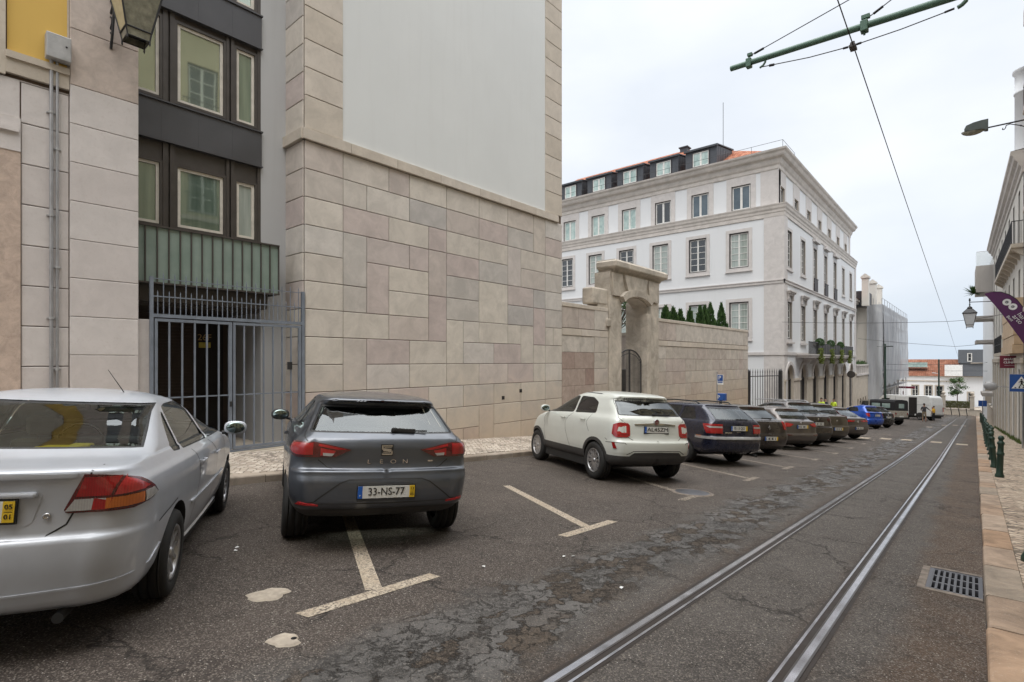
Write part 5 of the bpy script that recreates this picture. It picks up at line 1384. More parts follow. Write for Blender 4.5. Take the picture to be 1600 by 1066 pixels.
_wheel = {}
def wheel(parent, x, y, r, side, w=.20, spokes=7, style='s', org=0):
    key = (round(r, 3), round(w, 3), spokes, style)
    if key not in _wheel:
        m = MB(); R = r; pr = [(R*.64, -w/2+.012), (R*.70, -w/2+.0), (R*.86, -w/2-.004), (R*.955, -w/2+.012), (R*.985, -w/2+.03)]
        for g in (-.055, 0, .055):
            pr += [(R, g*w/.2-.022), (R, g*w/.2-.006), (R-.010, g*w/.2-.005), (R-.010, g*w/.2+.005), (R, g*w/.2+.006)]
        pr += [(R, w/2-.04), (R*.985, w/2-.03), (R*.955, w/2-.012), (R*.86, w/2+.004), (R*.70, w/2), (R*.64, w/2-.012)]
        m.lathe(pr, (0, 0, 0), 40, 0, 'y')
        k = MB(); rr = R*.64
        k.lathe([(rr, w/2-.012), (rr-.006, w/2-.004), (rr-.018, w/2-.012), (rr-.026, w/2-.05), (rr-.03, -w/2+.02)], (0, 0, 0), 40, 0, 'y')
        k.lathe([(0, w/2-.075), (rr-.02, w/2-.085)], (0, 0, 0), 30, 1, 'y')
        k.lathe([(0, w/2-.012), (.028, w/2-.012), (.034, w/2-.02), (.05, w/2-.035), (.055, w/2-.08)], (0, 0, 0), 16, 0, 'y')
        for q in range(spokes):
            a = 2*pi*q/spokes
            for dd in ((0,) if style == 's' else (-.16, .16)):
                old = k.M; k.M = Matrix.Rotation(a+dd*.6, 4, 'Y'); hw = (.022 if spokes < 9 else .012) if style == 's' else .010
                k.add([(-hw, w/2-.030, .03), (hw, w/2-.030, .03), (hw, w/2-.018, rr-.012), (-hw, w/2-.018, rr-.012), (-hw*1.2, w/2-.06, .03), (hw*1.2, w/2-.06, .03), (hw*1.2, w/2-.045, rr-.012), (-hw*1.2, w/2-.045, rr-.012)],
                      [(0, 1, 2, 3), (0, 4, 5, 1), (1, 5, 6, 2), (3, 2, 6, 7), (0, 3, 7, 4)], 0)
                k.M = old
        _wheel[key] = (m, k)
    m, k = _wheel[key]
    if not isinstance(_wheel.get(key+('o',)), tuple):
        o = m.build('wheel', 'tyre', parent); c = k.build('rim', ['rim_silver', 'rim_dark'], o); _wheel[key+('o',)] = (o.data, c.data)
    else:
        d = _wheel[key+('o',)]
        o = bpy.data.objects.new('wheel', d[0]); COL.objects.link(o); o.parent = parent
        c = bpy.data.objects.new('rim', d[1]); COL.objects.link(c); c.parent = o
    o.location = (x, (y-w/2)*side, r); o.rotation_euler = (0, random.uniform(0, 3), 0 if side > 0 else pi); return o

def plate(parent, sk, org, z, text, yellow=None, w=.52, h=.11, tilt=0, dx=.0, y=0.0, frame=True, marks=False, x=None):
    xx = (sk.P(*sk.ab('r', abs(y)+.1, z)).x if x is None else x)-org.x-.012+dx
    z = z*sk.zk+sk.zc; m = MB(); m.M = Matrix.Translation((xx, y, z)) @ Matrix.Rotation(radians(tilt), 4, 'Y') @ Matrix.Rotation(radians(-90), 4, 'Z')   # local x = car right->left seen from behind, -y = towards viewer
    if frame: m.box(-w/2-.008, w/2+.008, .0, .014, -h/2-.012, h/2+.008, 2)
    m.box(-w/2, w/2, -.004, .002, -h/2, h/2, 0)
    m.box(-w/2, -w/2+.042, -.0055, 0, -h/2, h/2, 1); xr = w/2
    if yellow: m.box(w/2-.05, w/2, -.0055, 0, -h/2, h/2, 3); xr = w/2-.05
    RX = Matrix.Rotation(radians(90), 4, 'X')
    if text and not marks:
        add_text(m, text, .098, Matrix.Translation(((-w/2+.042+xr)/2, -.0065, .002)) @ RX, 2, (xr+w/2-.06)/(len(text)*.0585) if len(text) > 3 else 1.0)
        add_text(m, 'P', .022, Matrix.Translation((-w/2+.021, -.0065, -.03)) @ RX, 0)
        if yellow:
            for q, s_ in enumerate(yellow): add_text(m, s_, .036, Matrix.Translation((w/2-.025, -.0065, .026-.052*q)) @ RX, 2)
            m.box(w/2-.043, w/2-.007, -.0065, 0, -.0015, .0015, 2)
    else:
        rnd = random.Random(z*99+w)
        for q in range(6):
            cx = -w/2+.075+q*(xr+w/2-.08)/6+(.012 if q % 2 else 0)
            m.box(cx-.020, cx+.020, -.0065, 0, .022, .034, 2); m.box(cx-.020 if rnd.random() < .5 else cx+.008, cx-.008 if rnd.random() < .5 else cx+.02, -.0065, 0, -.034, .03, 2); m.box(cx-.018, cx+.02, -.0065, 0, -.036, -.025, 2)
    return m.build('number_plate', ['plate_white', 'plate_blue', 'ink', 'plate_yellow'], parent)

def mirror(parent, x, y, z, side, mat, s=1.0):
    bm = bmesh.new(); bmesh.ops.create_uvsphere(bm, u_segments=20, v_segments=12, radius=1)
    for v in bm.verts:
        c = v.co; f_ = lambda u, e: (1 if u > 0 else -1)*abs(u)**e
        px = c.x*.075 if c.x > 0 else c.x*.02
        v.co = Vector((px, f_(c.y, .72)*.112, f_(c.z, .8)*(.072-.012*side*c.y*0))); v.co *= s
    m = MB(); m.M = Matrix.Translation((x, side*(y+.11*s), z)); m.bm(bm, 0, True); bm.free()
    m.M = Matrix.Translation((x, 0, 0)); m.tube((.05, side*(y-.02), z-.06), (.03, side*(y+.05), z-.045), .022, .016, 8, 1)
    o = m.build('wing_mirror', [mat, 'plastic_black'], parent)
    m = MB(); m.M = Matrix.Translation((x-.0175*s, side*(y+.11*s), z)); m.lathe([(0, -.006*s), (.75, -.006*s), (.86, 0.006*s)], (0, 0, 0), 28, 0, 'x')
    m.v = [((vx-x+.0175*s)+x-.0175*s, side*(y+.11*s)+(vy-side*(y+.11*s))*.108*s, z+(vz-z)*.070*s) for vx, vy, vz in m.v]
    m.build('mirror_glass', 'mirror_glass', o); return o
def seat(parent, x, y, mat, s=1, zf=.3, hb=.62, name='seat'):
    m = MB()
    m.M = Matrix.Translation((x, y, zf)); m.box(-.02, .45, -.23, .23, 0, .16, 0, bev=.05)
    m.M = Matrix.Translation((x, y, zf+.1)) @ Matrix.Rotation(radians(-14), 4, 'Y'); m.box(-.06, .06, -.23*s, .23*s, 0, hb, 0, bev=.055)
    m.box(-.045, .045, -.12, .12, hb+.03, hb+.20, 0, bev=.04); m.tube((0, -.05, hb-.02), (0, -.05, hb+.06), .007); m.tube((0, .05, hb-.02), (0, .05, hb+.06), .007)
    return m.build(name, mat, parent)

def rearL(x): return x
def make_car(name, label, cat, sk, W, L, wb, roh, tyre_r, mat, rear_glass, side_glass, lamps, gaps=(), arch=.36, clad=None, lower=None, spokes=7, style='s',
             seats='seat_grey', glass='glass_car', tint=None, step=.06, group=None, detail=True, archz=None, lower_z=None, extra=None, tw=.20, handle=None, mir=None):
    """everything in skin space (x from the tail); org shifts x so that the thing's origin is the ground point midway between the axles"""
    root = thing(name, label, cat, group=group)
    org = Vector((roh+wb/2, 0, 0)); cx = [roh, roh+wb]
    zb = sk.f[0](0)
    def arcpts(c, R, zc, n=16):
        th0 = math.asin(min(1, max(-1, (zb-zc)/R))); return [('s', c+R*cos(pi-th0-(pi-2*th0)*k/n), zc+R*sin(pi-th0-(pi-2*th0)*k/n)) for k in range(n+1)]
    zc = ((archz or tyre_r+.01)-sk.zc)/sk.zk
    arches = [sk.poly(arcpts(c, arch, zc), .2) for c in cx]
    arches = [[(a, max(b, 0)) for a, b in p] for p in arches]
    rg = sk.poly([('r', 0, rear_glass[0][1])]+[('r', y, z) for y, z in rear_glass]+[('r', 0, rear_glass[-1][1])]) if rear_glass else None
    sg = [sk.poly(roundpoly([('s', x, z) for x, z in p], .05 if len(p) < 9 else .0)) for p in side_glass]
    full = []
    nb = 60; full = [(0, 0)]+[(A5*i/nb, 0) for i in range(1, nb)]+[(A5, 0)]+[(A5, sk.B*j/30) for j in range(1, 30)]+[(A5, sk.B)]+[(A5*i/nb, sk.B) for i in range(nb-1, 0, -1)]+[(0, sk.B)]+[(0, sk.B*j/40) for j in range(39, 0, -1)]
    # windscreen hole, computed from the nose side of the skin
    zws0, zws1 = sk.ws if hasattr(sk, 'ws') else (1.0, 1.33)
    yw0, yw1 = sk.wsy if hasattr(sk, 'wsy') else (.62, .50)
    ws = sk.poly([('f', .0, zws0), ('f', yw0, zws0), ('f', yw1, zws1), ('f', .0, zws1)])
    ws = [(A5 if a > A5-.01 else a, b) for a, b in ws]
    holes = arches+([rg] if rg else [])+sg+[ws]
    low = lower_z or 0
    if low:
        bl = sk.bz(low); fullu = [(a, b) for a, b in full]
        body = skin_mesh('body', sk, None, None, [mat, lower or 'plastic_dark'], root, 0, step, org=org,
                         parts=[([(0, bl)]+[(A5*i/nb, bl) for i in range(1, nb)]+[(A5, bl)]+[(A5, bl+(sk.B-bl)*j/30) for j in range(1, 30)]+[(A5, sk.B)]+[(A5*i/nb, sk.B) for i in range(nb-1, 0, -1)]+[(0, sk.B)]+[(0, bl+(sk.B-bl)*j/40) for j in range(39, 0, -1)], holes, 0),
                                ([(0, 0)]+[(A5*i/nb, 0) for i in range(1, nb)]+[(A5, 0), (A5, bl)]+[(A5*i/nb, bl) for i in range(nb-1, 0, -1)]+[(0, bl)], holes, 1)])
    else:
        body = skin_mesh('body', sk, full, holes, mat, root, 0, step, org=org)
    # glass, each with its black ceramic border
    def pane(nm, poly, sides, gl, border, name_border='window_seal'):
        ins = inset(poly, border); p_ = skin_mesh(nm, sk, None, None, [gl, 'plastic_black'], root, -.006, .09, sides=sides, org=org, parts=[(ins, [], 0), (poly, [ins], 1)], thick=0)
        return p_
    if rg: pane('rear_window', rg, (1, -1), glass, .03)
    for p in sg:
        for sd in (1, -1): pane('side_window', p, (sd,), tint or glass, .016)
    pane('windscreen', ws, (1, -1), 'glass_car', .03)
    # arch liners, underbody, cabin
    m = MB()
    for p, c in zip(arches, cx):
        for sgn in (1, -1):
            o = []
            for (a, b) in p:
                q = sk.P(a, b)-org; o += [(q.x, q.y*sgn, q.z), (q.x, (q.y-.32)*sgn, q.z)]
            m.add(o, [(2*i, 2*i+1, 2*i+3, 2*i+2) for i in range(len(p)-1)], 0, True)
    hw = W/2-.30
    m.box(.75-org.x, L-.5-org.x, -hw, hw, .22, .42); m.box(.40-org.x, cx[0]-arch+.0-org.x, -W/2+.34, W/2-.34, .34, .5); m.box(cx[0]+arch-org.x, cx[1]-arch-org.x, -W/2+.08, W/2-.08, .20, .34); m.box(cx[1]+arch-org.x, L-.22-org.x, -W/2+.22, W/2-.22, .22, .5)
    for c in cx: m.tube((c-org.x, -W/2+.15, tyre_r), (c-org.x, W/2-.15, tyre_r), .05)
    m.build('underbody', 'rubber_black', root)
    for c in cx:
        for sgn in (1, -1): wheel(root, c-org.x, W/2-.018, tyre_r, sgn, tw, spokes, style)
    fx_ = cx[1]-org.x
    if detail:
        for y in (.36, -.36): seat(root, fx_-1.42, y, seats)
        m = MB(); bx0 = cx[0]-org.x+.10
        m.box(bx0-.05, bx0+.40, -W/2+.26, W/2-.26, .38, .55, 0, bev=.05); m.M = Matrix.Translation((bx0, 0, .5)) @ Matrix.Rotation(radians(-16), 4, 'Y'); m.box(-.06, .06, -W/2+.24, W/2-.24, 0, .46, 0, bev=.05)
        for y in (-.38, .38): m.box(-.04, .04, y-.12, y+.12, .45, .60, 0, bev=.035)
        m.build('rear_bench', seats, root)
        m = MB(); m.box(fx_-.62, fx_-.15, -W/2+.17, W/2-.17, .62, .92, 0, bev=.05); m.lathe([(.185, 0), (.195, .01), (.185, .02), (.175, .01), (.185, 0)], (fx_-.80, .36, .88), 20, 0, 'x'); m.build('dashboard', 'shelf_dark', root)
    # lamps: list of (points (kind,u,z), pieces [(points, material)], wraps)
    for sd in (1, -1):
        for lp in lamps:
            if len(lp) > 2 and lp[2] and lp[2] != sd: continue
            P_ = sk.poly(lp[0], .04); nm = lp[3] if len(lp) > 3 else 'tail_lamp'
            lo = skin_mesh(nm, sk, P_, [], lp[1][0], root, .012, .05, sides=(sd,), thick=.02, org=org)
            for qi, (pts, mm) in enumerate(lp[1][1:]):
                skin_mesh('lens', sk, sk.poly(pts, .04), [], mm, lo, .0155+.0012*qi, .04, sides=(sd,), thick=.006, org=org)
    for g in gaps: gapline(sk, body, g[0] if isinstance(g[0], list) else g, w=.009, org=org)
    if clad:
        for c in cx:
            ring = arcpts(c, arch+clad, zc, 18); inner = arcpts(c, arch, zc, 18)
            P_ = sk.poly(ring+inner[::-1], .2); P_ = [(a, max(b, 0)) for a, b in P_]
            for sd in (1, -1): skin_mesh('arch_cladding', sk, P_, [], lower or 'plastic_dark', root, .012, .06, sides=(sd,), thick=.02, org=org)
    if handle:
        for (hx, hz) in handle:
            for sd in (1, -1):
                p = sk.P(*sk.ab('s', hx, hz))-org; m = MB()
                m.box(p.x-.09, p.x+.09, sd*(p.y+.018), sd*(p.y+.036), p.z-.013, p.z+.013, 0, bev=.009); m.box(p.x-.085, p.x-.06, sd*(p.y-.01), sd*(p.y+.03), p.z-.011, p.z+.011); m.box(p.x+.06, p.x+.085, sd*(p.y-.01), sd*(p.y+.03), p.z-.011, p.z+.011); m.build('door_handle', mat if handle != 'c' else 'chrome', root)
    if mir:
        for sd in (1, -1): mirror(root, mir[0]-org.x, mir[1], mir[2]*sk.zk+sk.zc, sd, mir[3] if len(mir) > 3 else mat)
    root['_o'] = 0; del root['_o']
    return root, body, org
SLOPE = .0709
def park(root, pos, heading_deg, y_ref=None):
    """stand the car on the sloping street; heading measured from +X towards +Y"""
    s = .0709 if pos[1] < 20 else .0633; h = radians(heading_deg)
    X_ = Vector((cos(h), sin(h), -s*sin(h))).normalized(); Z_ = Vector((0, s, 1)).normalized(); Y_ = Z_.cross(X_)
    M_ = Matrix((X_, Y_, Z_)).transposed().to_4x4(); root.rotation_euler = M_.to_euler(); root.location = (pos[0], pos[1], G(pos[1])+.002)
def park_rr(root, contact, heading_deg, half, wb):
    """contact = ground point of the outer edge of the right rear tyre"""
    h = radians(heading_deg); hx, hy = cos(h), sin(h); x = contact[0]-half*hy+wb/2*hx; y = contact[1]+half*hx+wb/2*hy
    park(root, (x, y), heading_deg)
# ================================================================ the cars
def hatch_levels(L, W, H, belt=.95, hood=.82, over=None, tail=None, gw=.80, cowl=.27, rearx=(.12, .30, .52, .70), roofdrop=.035, bump=.03, bz=.66):
    h = W/2; c = L*(1-cowl)
    t = tail or [(.20, .20), (.26, .09), (.36, .025), (.5, .0), (bz-.03, .0), (bz, .012), (bz+.025, bump+.02), (.80, bump+.03), (belt-.03, bump+.06), (belt+.03, rearx[0])]
    lv = []
    for z, xt in t:
        q = (z-.2)/(belt-.2); w = h*(.885+.115*math.sin(min(1, max(0, q*1.55))*pi/2)) if z < .62 else h*(1.0-.055*max(0, (z-.62)/(belt-.62))**2)
        if z < .3: xn = L-.18
        elif z < .6: xn = L-.02
        else: xn = L-.04-(L-c)*min(1, max(0, (z-.6)/(belt+.03-.6)))**2.2
        lv.append([z, xt, xn, w, .20 if z < belt else .22, .10])
    top = [(belt+.07, .25, .915, .02), (belt+.07+(H-belt-.07)*.35, .5, .86, .25), (H-.12, .8, .76, .62), (H-roofdrop-.03, .92, .69, .78)]
    zt = [belt+.06, belt+.06+(H-.12-belt-.06)*.5, H-.13, H-.075, H-.045]
    xs = [rearx[1], rearx[2], rearx[3], rearx[3]-(.0), rearx[3]+.10]
    ws = [h*gw*1.085, h*gw, h*gw*.89, h*gw*.81, h*gw*.72]
    xn_ = [c-.12, c-.62, c-1.12, c-1.32, c-1.5]
    for z, x, w, n_ in zip(zt, xs, ws, xn_): lv.append([z, x, n_, w, .14, .10])
    lv.append([H-.02, rearx[3]+.32, c-1.62, h*gw*.55, .12, .08]); lv.append([H-.006, rearx[3]+.6, c-1.75, h*gw*.30, .1, .05]); lv.append([H, rearx[3]+.85, c-1.8, .002, .1, .02])
    return lv

# ---- silver saloon, nearest left
L, W, H = 4.49, 1.715, 1.44
lev = [[.265, .12, 4.3, .775, .26, .10], [.31, .04, 4.42, .805, .28, .13], [.42, .012, 4.46, .835, .30, .14], [.56, .0, 4.48, .852, .30, .14], [.655, .004, 4.47, .857, .29, .14], [.675, .03, 4.465, .857, .27, .14], [.70, .05, 4.45, .857, .26, .13],
       [.82, .055, 4.30, .855, .24, .13], [.93, .05, 3.90, .838, .22, .13], [.985, .045, 3.66, .800, .22, .13], [1.02, .040, 3.56, .778, .21, .13], [1.037, .060, 3.50, .768, .20, .12], [1.046, .20, 3.44, .760, .18, .12], [1.054, .42, 3.38, .748, .17, .13],
       [1.078, .55, 3.30, .735, .16, .13], [1.18, .80, 2.98, .675, .15, .12], [1.32, 1.08, 2.62, .592, .14, .12], [1.375, 1.24, 2.44, .545, .13, .11], [1.405, 1.38, 2.30, .48, .13, .10], [1.425, 1.55, 2.18, .36, .12, .08], [1.437, 1.75, 2.05, .18, .1, .05], [1.44, 1.85, 2.0, .002, .1, .02]]
sk = Skin(lev, L, .075, .38, .16); sk.ws = (1.09, 1.36); sk.wsy = (.60, .48)
lamp = [('r', .475, .925), ('r', .40, .70), ('r', .47, .685), ('s', .22, .70), ('s', .50, .745), ('s', .42, .84), ('s', .27, .915), ('s', .16, .95)]
lampP = sk.poly
root, body, org = make_car('silver_saloon', 'silver saloon car parked nearest at the left edge with yellow date strip plate', 'car', sk, W, L, 2.62, .985, .305, 'paint_silver',
    [(.655, 1.09), (.555, 1.36)], [[(1.05, 1.02), (1.27, 1.01), (1.36, 1.31), (1.25, 1.24)], [(1.31, 1.01), (2.25, 1.0), (2.12, 1.362), (1.56, 1.348), (1.41, 1.325)], [(2.31, 1.0), (3.10, .995), (2.66, 1.25), (2.42, 1.34), (2.19, 1.363)]],
    [([('r', 0.530, 1.012), ('r', 0.455, 0.821), ('r', 0.462, 0.805), ('r', 0.480, 0.800), ('r', 0.600, 0.798), ('s', 0.206, 0.800), ('s', 0.430, 0.853), ('s', 0.378, 0.898), ('s', 0.267, 0.961), ('s', 0.120, 1.008)],
      ['lamp_darkred', ([('r', 0.535, .996), ('r', 0.500, 0.889), ('r', 0.650, 0.889), ('r', 0.685, .992)], 'lamp_red'), ([('r', 0.497, 0.875), ('r', 0.460, 0.812), ('r', 0.620, 0.812), ('r', 0.645, 0.875)], 'lamp_clear'),
       ([('r', 0.700, .992), ('r', 0.665, 0.889), ('s', 0.258, 0.898), ('s', 0.310, 0.911), ('s', 0.189, 0.974)], 'lamp_bright'), ([('r', 0.660, 0.875), ('r', 0.640, 0.812), ('s', 0.120, 0.812), ('s', 0.120, 0.875)], 'lamp_red'), ([('s', 0.129, 0.875), ('s', 0.129, 0.815), ('s', 0.258, 0.826), ('s', 0.258, 0.884)], 'lamp_amber'), ([('s', 0.267, 0.884), ('s', 0.267, 0.826), ('s', 0.391, 0.855), ('s', 0.344, 0.893)], 'lamp_clear')])],
    gaps=[[('s', 1.53, .42), ('s', 1.54, .98)], [('s', 2.28, .30), ('s', 2.28, .98)], [('s', 3.18, .35), ('s', 3.12, .80), ('s', 3.02, .97)], [('r', 0, .672), ('r', .38, .68), ('r', .47, .74), ('r', .56, 1.02)], [('s', .52, .64), ('s', .95, .70)], [('s', 1.54, .42), ('s', 1.50, .32)], [('r', .58, 1.045), ('r', .56, 1.03)]],
    arch=.355, step=.05, spokes=10, seats='seat_tan', mir=(3.02, .845, 1.035, 'paint_silver'), handle=[(1.75, .86), (2.48, .845)])
O = org
# rubbing strip and boot lip, number plate recess brow
for pts, m_, th, nm in (([('s', 1.42, .56), ('s', 3.10, .565), ('s', 3.10, .59), ('s', 1.42, .585)], 'paint_silver', .014, 'rubbing_strip'), ([('s', 1.35, .235), ('s', 3.15, .235), ('s', 3.15, .275), ('s', 1.35, .275)], 'paint_silver', .02, 'sill_skirt')):
    for sd in (1, -1): skin_mesh(nm, sk, sk.poly(pts, .08), [], m_, root, th, .08, sides=(sd,), thick=th+.002, org=O)
skin_mesh('boot_lip', sk, sk.poly([('r', 0, .995), ('r', .49, .995), ('r', .505, 1.016), ('r', 0, 1.024)], .05), [], 'paint_silver', body, .016, .05, thick=.018, org=O)
skin_mesh('bumper_crease', sk, sk.poly([('r', 0, .375), ('r', .80, .40), ('s', .62, .47), ('s', .62, .482), ('r', .80, .412), ('r', 0, .387)], .05), [], 'paint_silver', body, .006, .05, thick=.007, org=O)
skin_mesh('plate_recess', sk, sk.poly([('r', 0, .745), ('r', .30, .745), ('r', .325, .76), ('r', .36, .905), ('r', 0, .915)], .04), [], 'paint_silver', body, .003, .05, thick=.004, org=O)
m = MB(); m.box(-.012-.0+.0, .03, -.345, .345, .893, .926, 0, bev=.012)
for i, v in enumerate(m.v): m.v[i] = (v[0]+sk.P(*sk.ab('r', min(.6, abs(v[1])), .91)).x-O.x-.022, v[1], v[2])
m.build('boot_garnish', 'paint_silver', root)
plate(root, sk, O, .828, '45 63 ZJ', ('05', '01'), tilt=0)
m = MB(); p = sk.P(*sk.ab('r', .385, .79))-O; m.lathe([(0, -.010), (.009, -.010), (.012, -.012), (.017, -.011), (.019, 0)], (p.x, -.385, p.z), 16, 0, 'x'); m.build('boot_lock', 'chrome', root)
m = MB(); m.M = Matrix.Translation((.60-O.x, 0, 1.01)); m.box(0, .60, -.62, .62, -.04, .02, 0, bev=.01); m.build('parcel_shelf', 'seat_grey', root)
m = MB(); 
for i, (y0, y1, x_, z_) in enumerate(((.02, -.30, .86, 1.045), (-.05, -.26, .82, 1.06), (-.18, -.30, .90, 1.065))): m.box(x_-O.x, x_-O.x+.10, min(y0, y1), max(y0, y1), z_-.015, z_+.02, 0, bev=.012)
m.build('yellow_cloth', 'yellow_cloth', label='crumpled yellow cloth lying behind the rear window of the silver car', cat='cloth')
cloth = bpy.data.objects['yellow_cloth']
m = MB(); m.tube((1.62-O.x, -.28, 1.42), (1.30-O.x, -.25, 1.60), .004, .002, 6); m.build('aerial', 'rubber_black', root)
m = MB(); m.tube((.09-O.x, -.47, .235), (.35-O.x, -.47, .25), .028, n=12); m.build('exhaust_pipe', 'rim_dark', root)
HD = 152.2
park_rr(root, (-4.38, 1.28), HD, .84, 2.62)
cloth.location = root.location; cloth.rotation_euler = root.rotation_euler
m = MB()
m = MB(); m.box(2.35-O.x, 2.38-O.x, -.11, .11, 1.27, 1.33, 0, bev=.012); m.tube((2.38-O.x, 0, 1.3), (2.5-O.x, 0, 1.37), .008); m.build('rear_view_mirror', 'plastic_black', root)

# ---- grey hatchback, the one seen square from behind
L, W, H = 4.26, 1.81, 1.455
lev = [[.17, .22, 4.05, .76, .20, .09], [.21, .12, 4.12, .80, .20, .10], [.275, .055, 4.2, .845, .20, .10], [.29, .035, 4.2, .855, .20, .10], [.33, .012, 4.22, .872, .20, .10], [.42, .0, 4.25, .893, .20, .11], [.56, .005, 4.25, .905, .20, .115], [.62, .03, 4.24, .905, .19, .115], [.665, .042, 4.2, .903, .19, .11],
       [.675, .060, 4.18, .902, .18, .11], [.76, .085, 4.05, .895, .17, .11], [.88, .085, 3.7, .882, .16, .11], [.94, .10, 3.45, .862, .16, .11], [.985, .125, 3.30, .835, .16, .11], [1.01, .15, 3.22, .80, .15, .11],
       [1.06, .215, 3.10, .762, .14, .11], [1.20, .40, 2.76, .69, .12, .11], [1.328, .575, 2.44, .622, .11, .11], [1.342, .51, 2.42, .612, .11, .13], [1.368, .49, 2.33, .59, .12, .14], [1.395, .56, 2.24, .555, .12, .14], [1.42, .80, 2.15, .475, .12, .12], [1.44, 1.05, 2.05, .34, .12, .10], [1.452, 1.3, 1.95, .17, .1, .05], [1.455, 1.45, 1.9, .002, .1, .02]]
sk = Skin(lev, L, .06, .36, .16, .92, .15); sk.ws = (1.02, 1.36); sk.wsy = (.64, .5)
root, body, org = make_car('grey_hatchback', 'dark grey hatchback seen square from behind before the stone block wall', 'car', sk, W, L, 2.63, .80, .325, 'paint_grey',
    [(.685, 1.035), (.70, 1.05), (.59, 1.312)], [[(.88, 1.05), (1.40, 1.03), (1.36, 1.33), (1.05, 1.30)], [(1.45, 1.03), (2.95, 1.0), (2.55, 1.22), (2.25, 1.345), (1.42, 1.35)]],
    [([('r', .33, .875), ('r', .47, .80), ('r', .66, .795), ('s', .22, .80), ('s', .42, .865), ('s', .34, .94), ('s', .13, .945), ('r', .60, .935)],
      ['lamp_darkred', ([('r', .36, .877), ('r', .62, .925), ('r', .62, .903), ('r', .45, .872)], 'lamp_red'), ([('r', .465, .862), ('r', .60, .888), ('r', .60, .815), ('r', .50, .812)], 'lamp_bright'), ([('r', .48, .835), ('r', .58, .842), ('r', .575, .812), ('r', .50, .809)], 'lamp_clear'),
       ([('r', .665, .93), ('r', .665, .82), ('s', .20, .82), ('s', .36, .87), ('s', .30, .925)], 'lamp_red')]),
     ([('r', .60, .340), ('r', .77, .365), ('r', .79, .342), ('r', .60, .326)], ['lamp_bright'], None, 'reflector')],
    gaps=[[('r', 0, .672), ('r', .46, .675), ('r', .54, .70), ('r', .62, .77)], [('r', .715, .95), ('r', .74, 1.02), ('r', .62, 1.33)], [('s', 2.95, .30), ('s', 3.0, .8), ('s', 2.92, .98)], [('s', 1.62, .30), ('s', 1.55, .7), ('s', 1.48, 1.02)], [('s', .42, .66), ('s', .55, .665)]],
    arch=.37, step=.045, spokes=5, lower_z=.285, lower='plastic_dark', mir=(2.72, .865, 1.05, 'plastic_black'), tw=.225, handle=[(1.78, .88)], seats='seat_grey')
O = org
skin_mesh('bumper_recess', sk, sk.poly([('r', 0, .34), ('r', .52, .345), ('r', .62, .37), ('r', .40, .545), ('r', .33, .575), ('r', 0, .582)], .04), [], 'paint_grey', body, .004, .05, thick=.005, org=O)
gapline(sk, body, [('r', 0, .588), ('r', .34, .580), ('r', .42, .55), ('r', .64, .365), ('r', .72, .35)], w=.012, off=.006, mat='plastic_black', org=O, name='bumper_edge')
gapline(sk, body, [('r', 0, .345), ('r', .55, .348), ('r', .80, .32)], w=.008, off=.006, mat='plastic_dark', org=O, name='bumper_edge')
plate(root, sk, O, .462, '33-NS-77', ('13', '05'), w=.53, h=.112, dx=-.004)
m = MB(); p = sk.P(*sk.ab('r', .1, .39)); m.box(p.x-O.x-.022, p.x-O.x, -.27, .27, .378, .402, 0)
m.build('plate_holder', 'plastic_black', root).location.z = sk.dz(.46)
m = MB(); x0 = sk.P(*sk.ab('r', .05, .87)).x-O.x-.004     # badge: two interlocked strokes on a rounded plate
def stroke(m, pts, w, x0, th=.006, mi=0):
    for a, b in zip(pts, pts[1:]):
        a, b = Vector(a), Vector(b); d = (b-a).normalized(); n = Vector((-d.y, d.x))*w/2; e = d*w*.3
        q = [a-e+n, b+e+n, b+e-n, a-e-n]; m.prism([(-v.x, v.y) for v in q], x0-th, x0, 'x', mi)
m.prism([(-.058, .82), (.058, .82), (.06, .93), (-.06, .93)], x0-.001, x0+.012, 'x', 1)
for dy, dz in ((0, 0),):
    stroke(m, [(.045, .915), (-.045, .915), (-.045, .885), (.035, .878)], .014, x0-.001)
    stroke(m, [(-.045, .835), (.045, .835), (.045, .862), (-.035, .872)], .014, x0-.001); stroke(m, [(.040, .898), (-.028, .898)], .006, x0-.001); stroke(m, [(-.04, .852), (.028, .852)], .006, x0-.001)
m.build('badge', ['chrome', 'plastic_black'], root).location.z = sk.dz(.875)
m = MB(); x0 = sk.P(*sk.ab('r', .1, .75)).x-O.x-.003
for q, ch in enumerate('LEON'): add_text(m, ch, .055, Matrix.Translation((x0, .165-.115*q, .752)) @ Matrix.Rotation(radians(-90), 4, 'Z') @ Matrix.Rotation(radians(90), 4, 'X'), 0, 1.35)
x1 = sk.P(*sk.ab('r', .42, .75)).x-O.x-.003; m.box(x1-.002, x1+.006, -.46, -.41, .748, .762); m.build('lettering', 'chrome', root).location.z = sk.dz(.75)
m = MB(); pw = sk.P(*sk.ab('r', .1, 1.06)).x-O.x
m.box(pw-.035, pw+.0, -.06, -.40+.30, 1.05, 1.095, 0, bev=.012)
old = m.M; m.M = Matrix.Translation((pw-.015, -.07, 1.072)) @ Matrix.Rotation(radians(1.5), 4, 'X'); m.box(-.012, .012, -.22, .02, -.026, .018, 0, bev=.008); m.M = Matrix.Translation((pw+.0, -.28, 1.066)); m.box(-.01, .006, -.13, .03, -.010, .006, 0, bev=.003); m.M = old; m.build('wiper', 'plastic_black', root).location.z = sk.dz(1.06)
skin_mesh('brake_lamp', sk, sk.poly([('r', 0, 1.350), ('r', .16, 1.350), ('r', .16, 1.369), ('r', 0, 1.370)], .04), [], 'lamp_darkred', root, .008, .05, thick=.004, org=O)
park_rr(root, (-4.53, 4.13), 154.3, .905, 2.63)

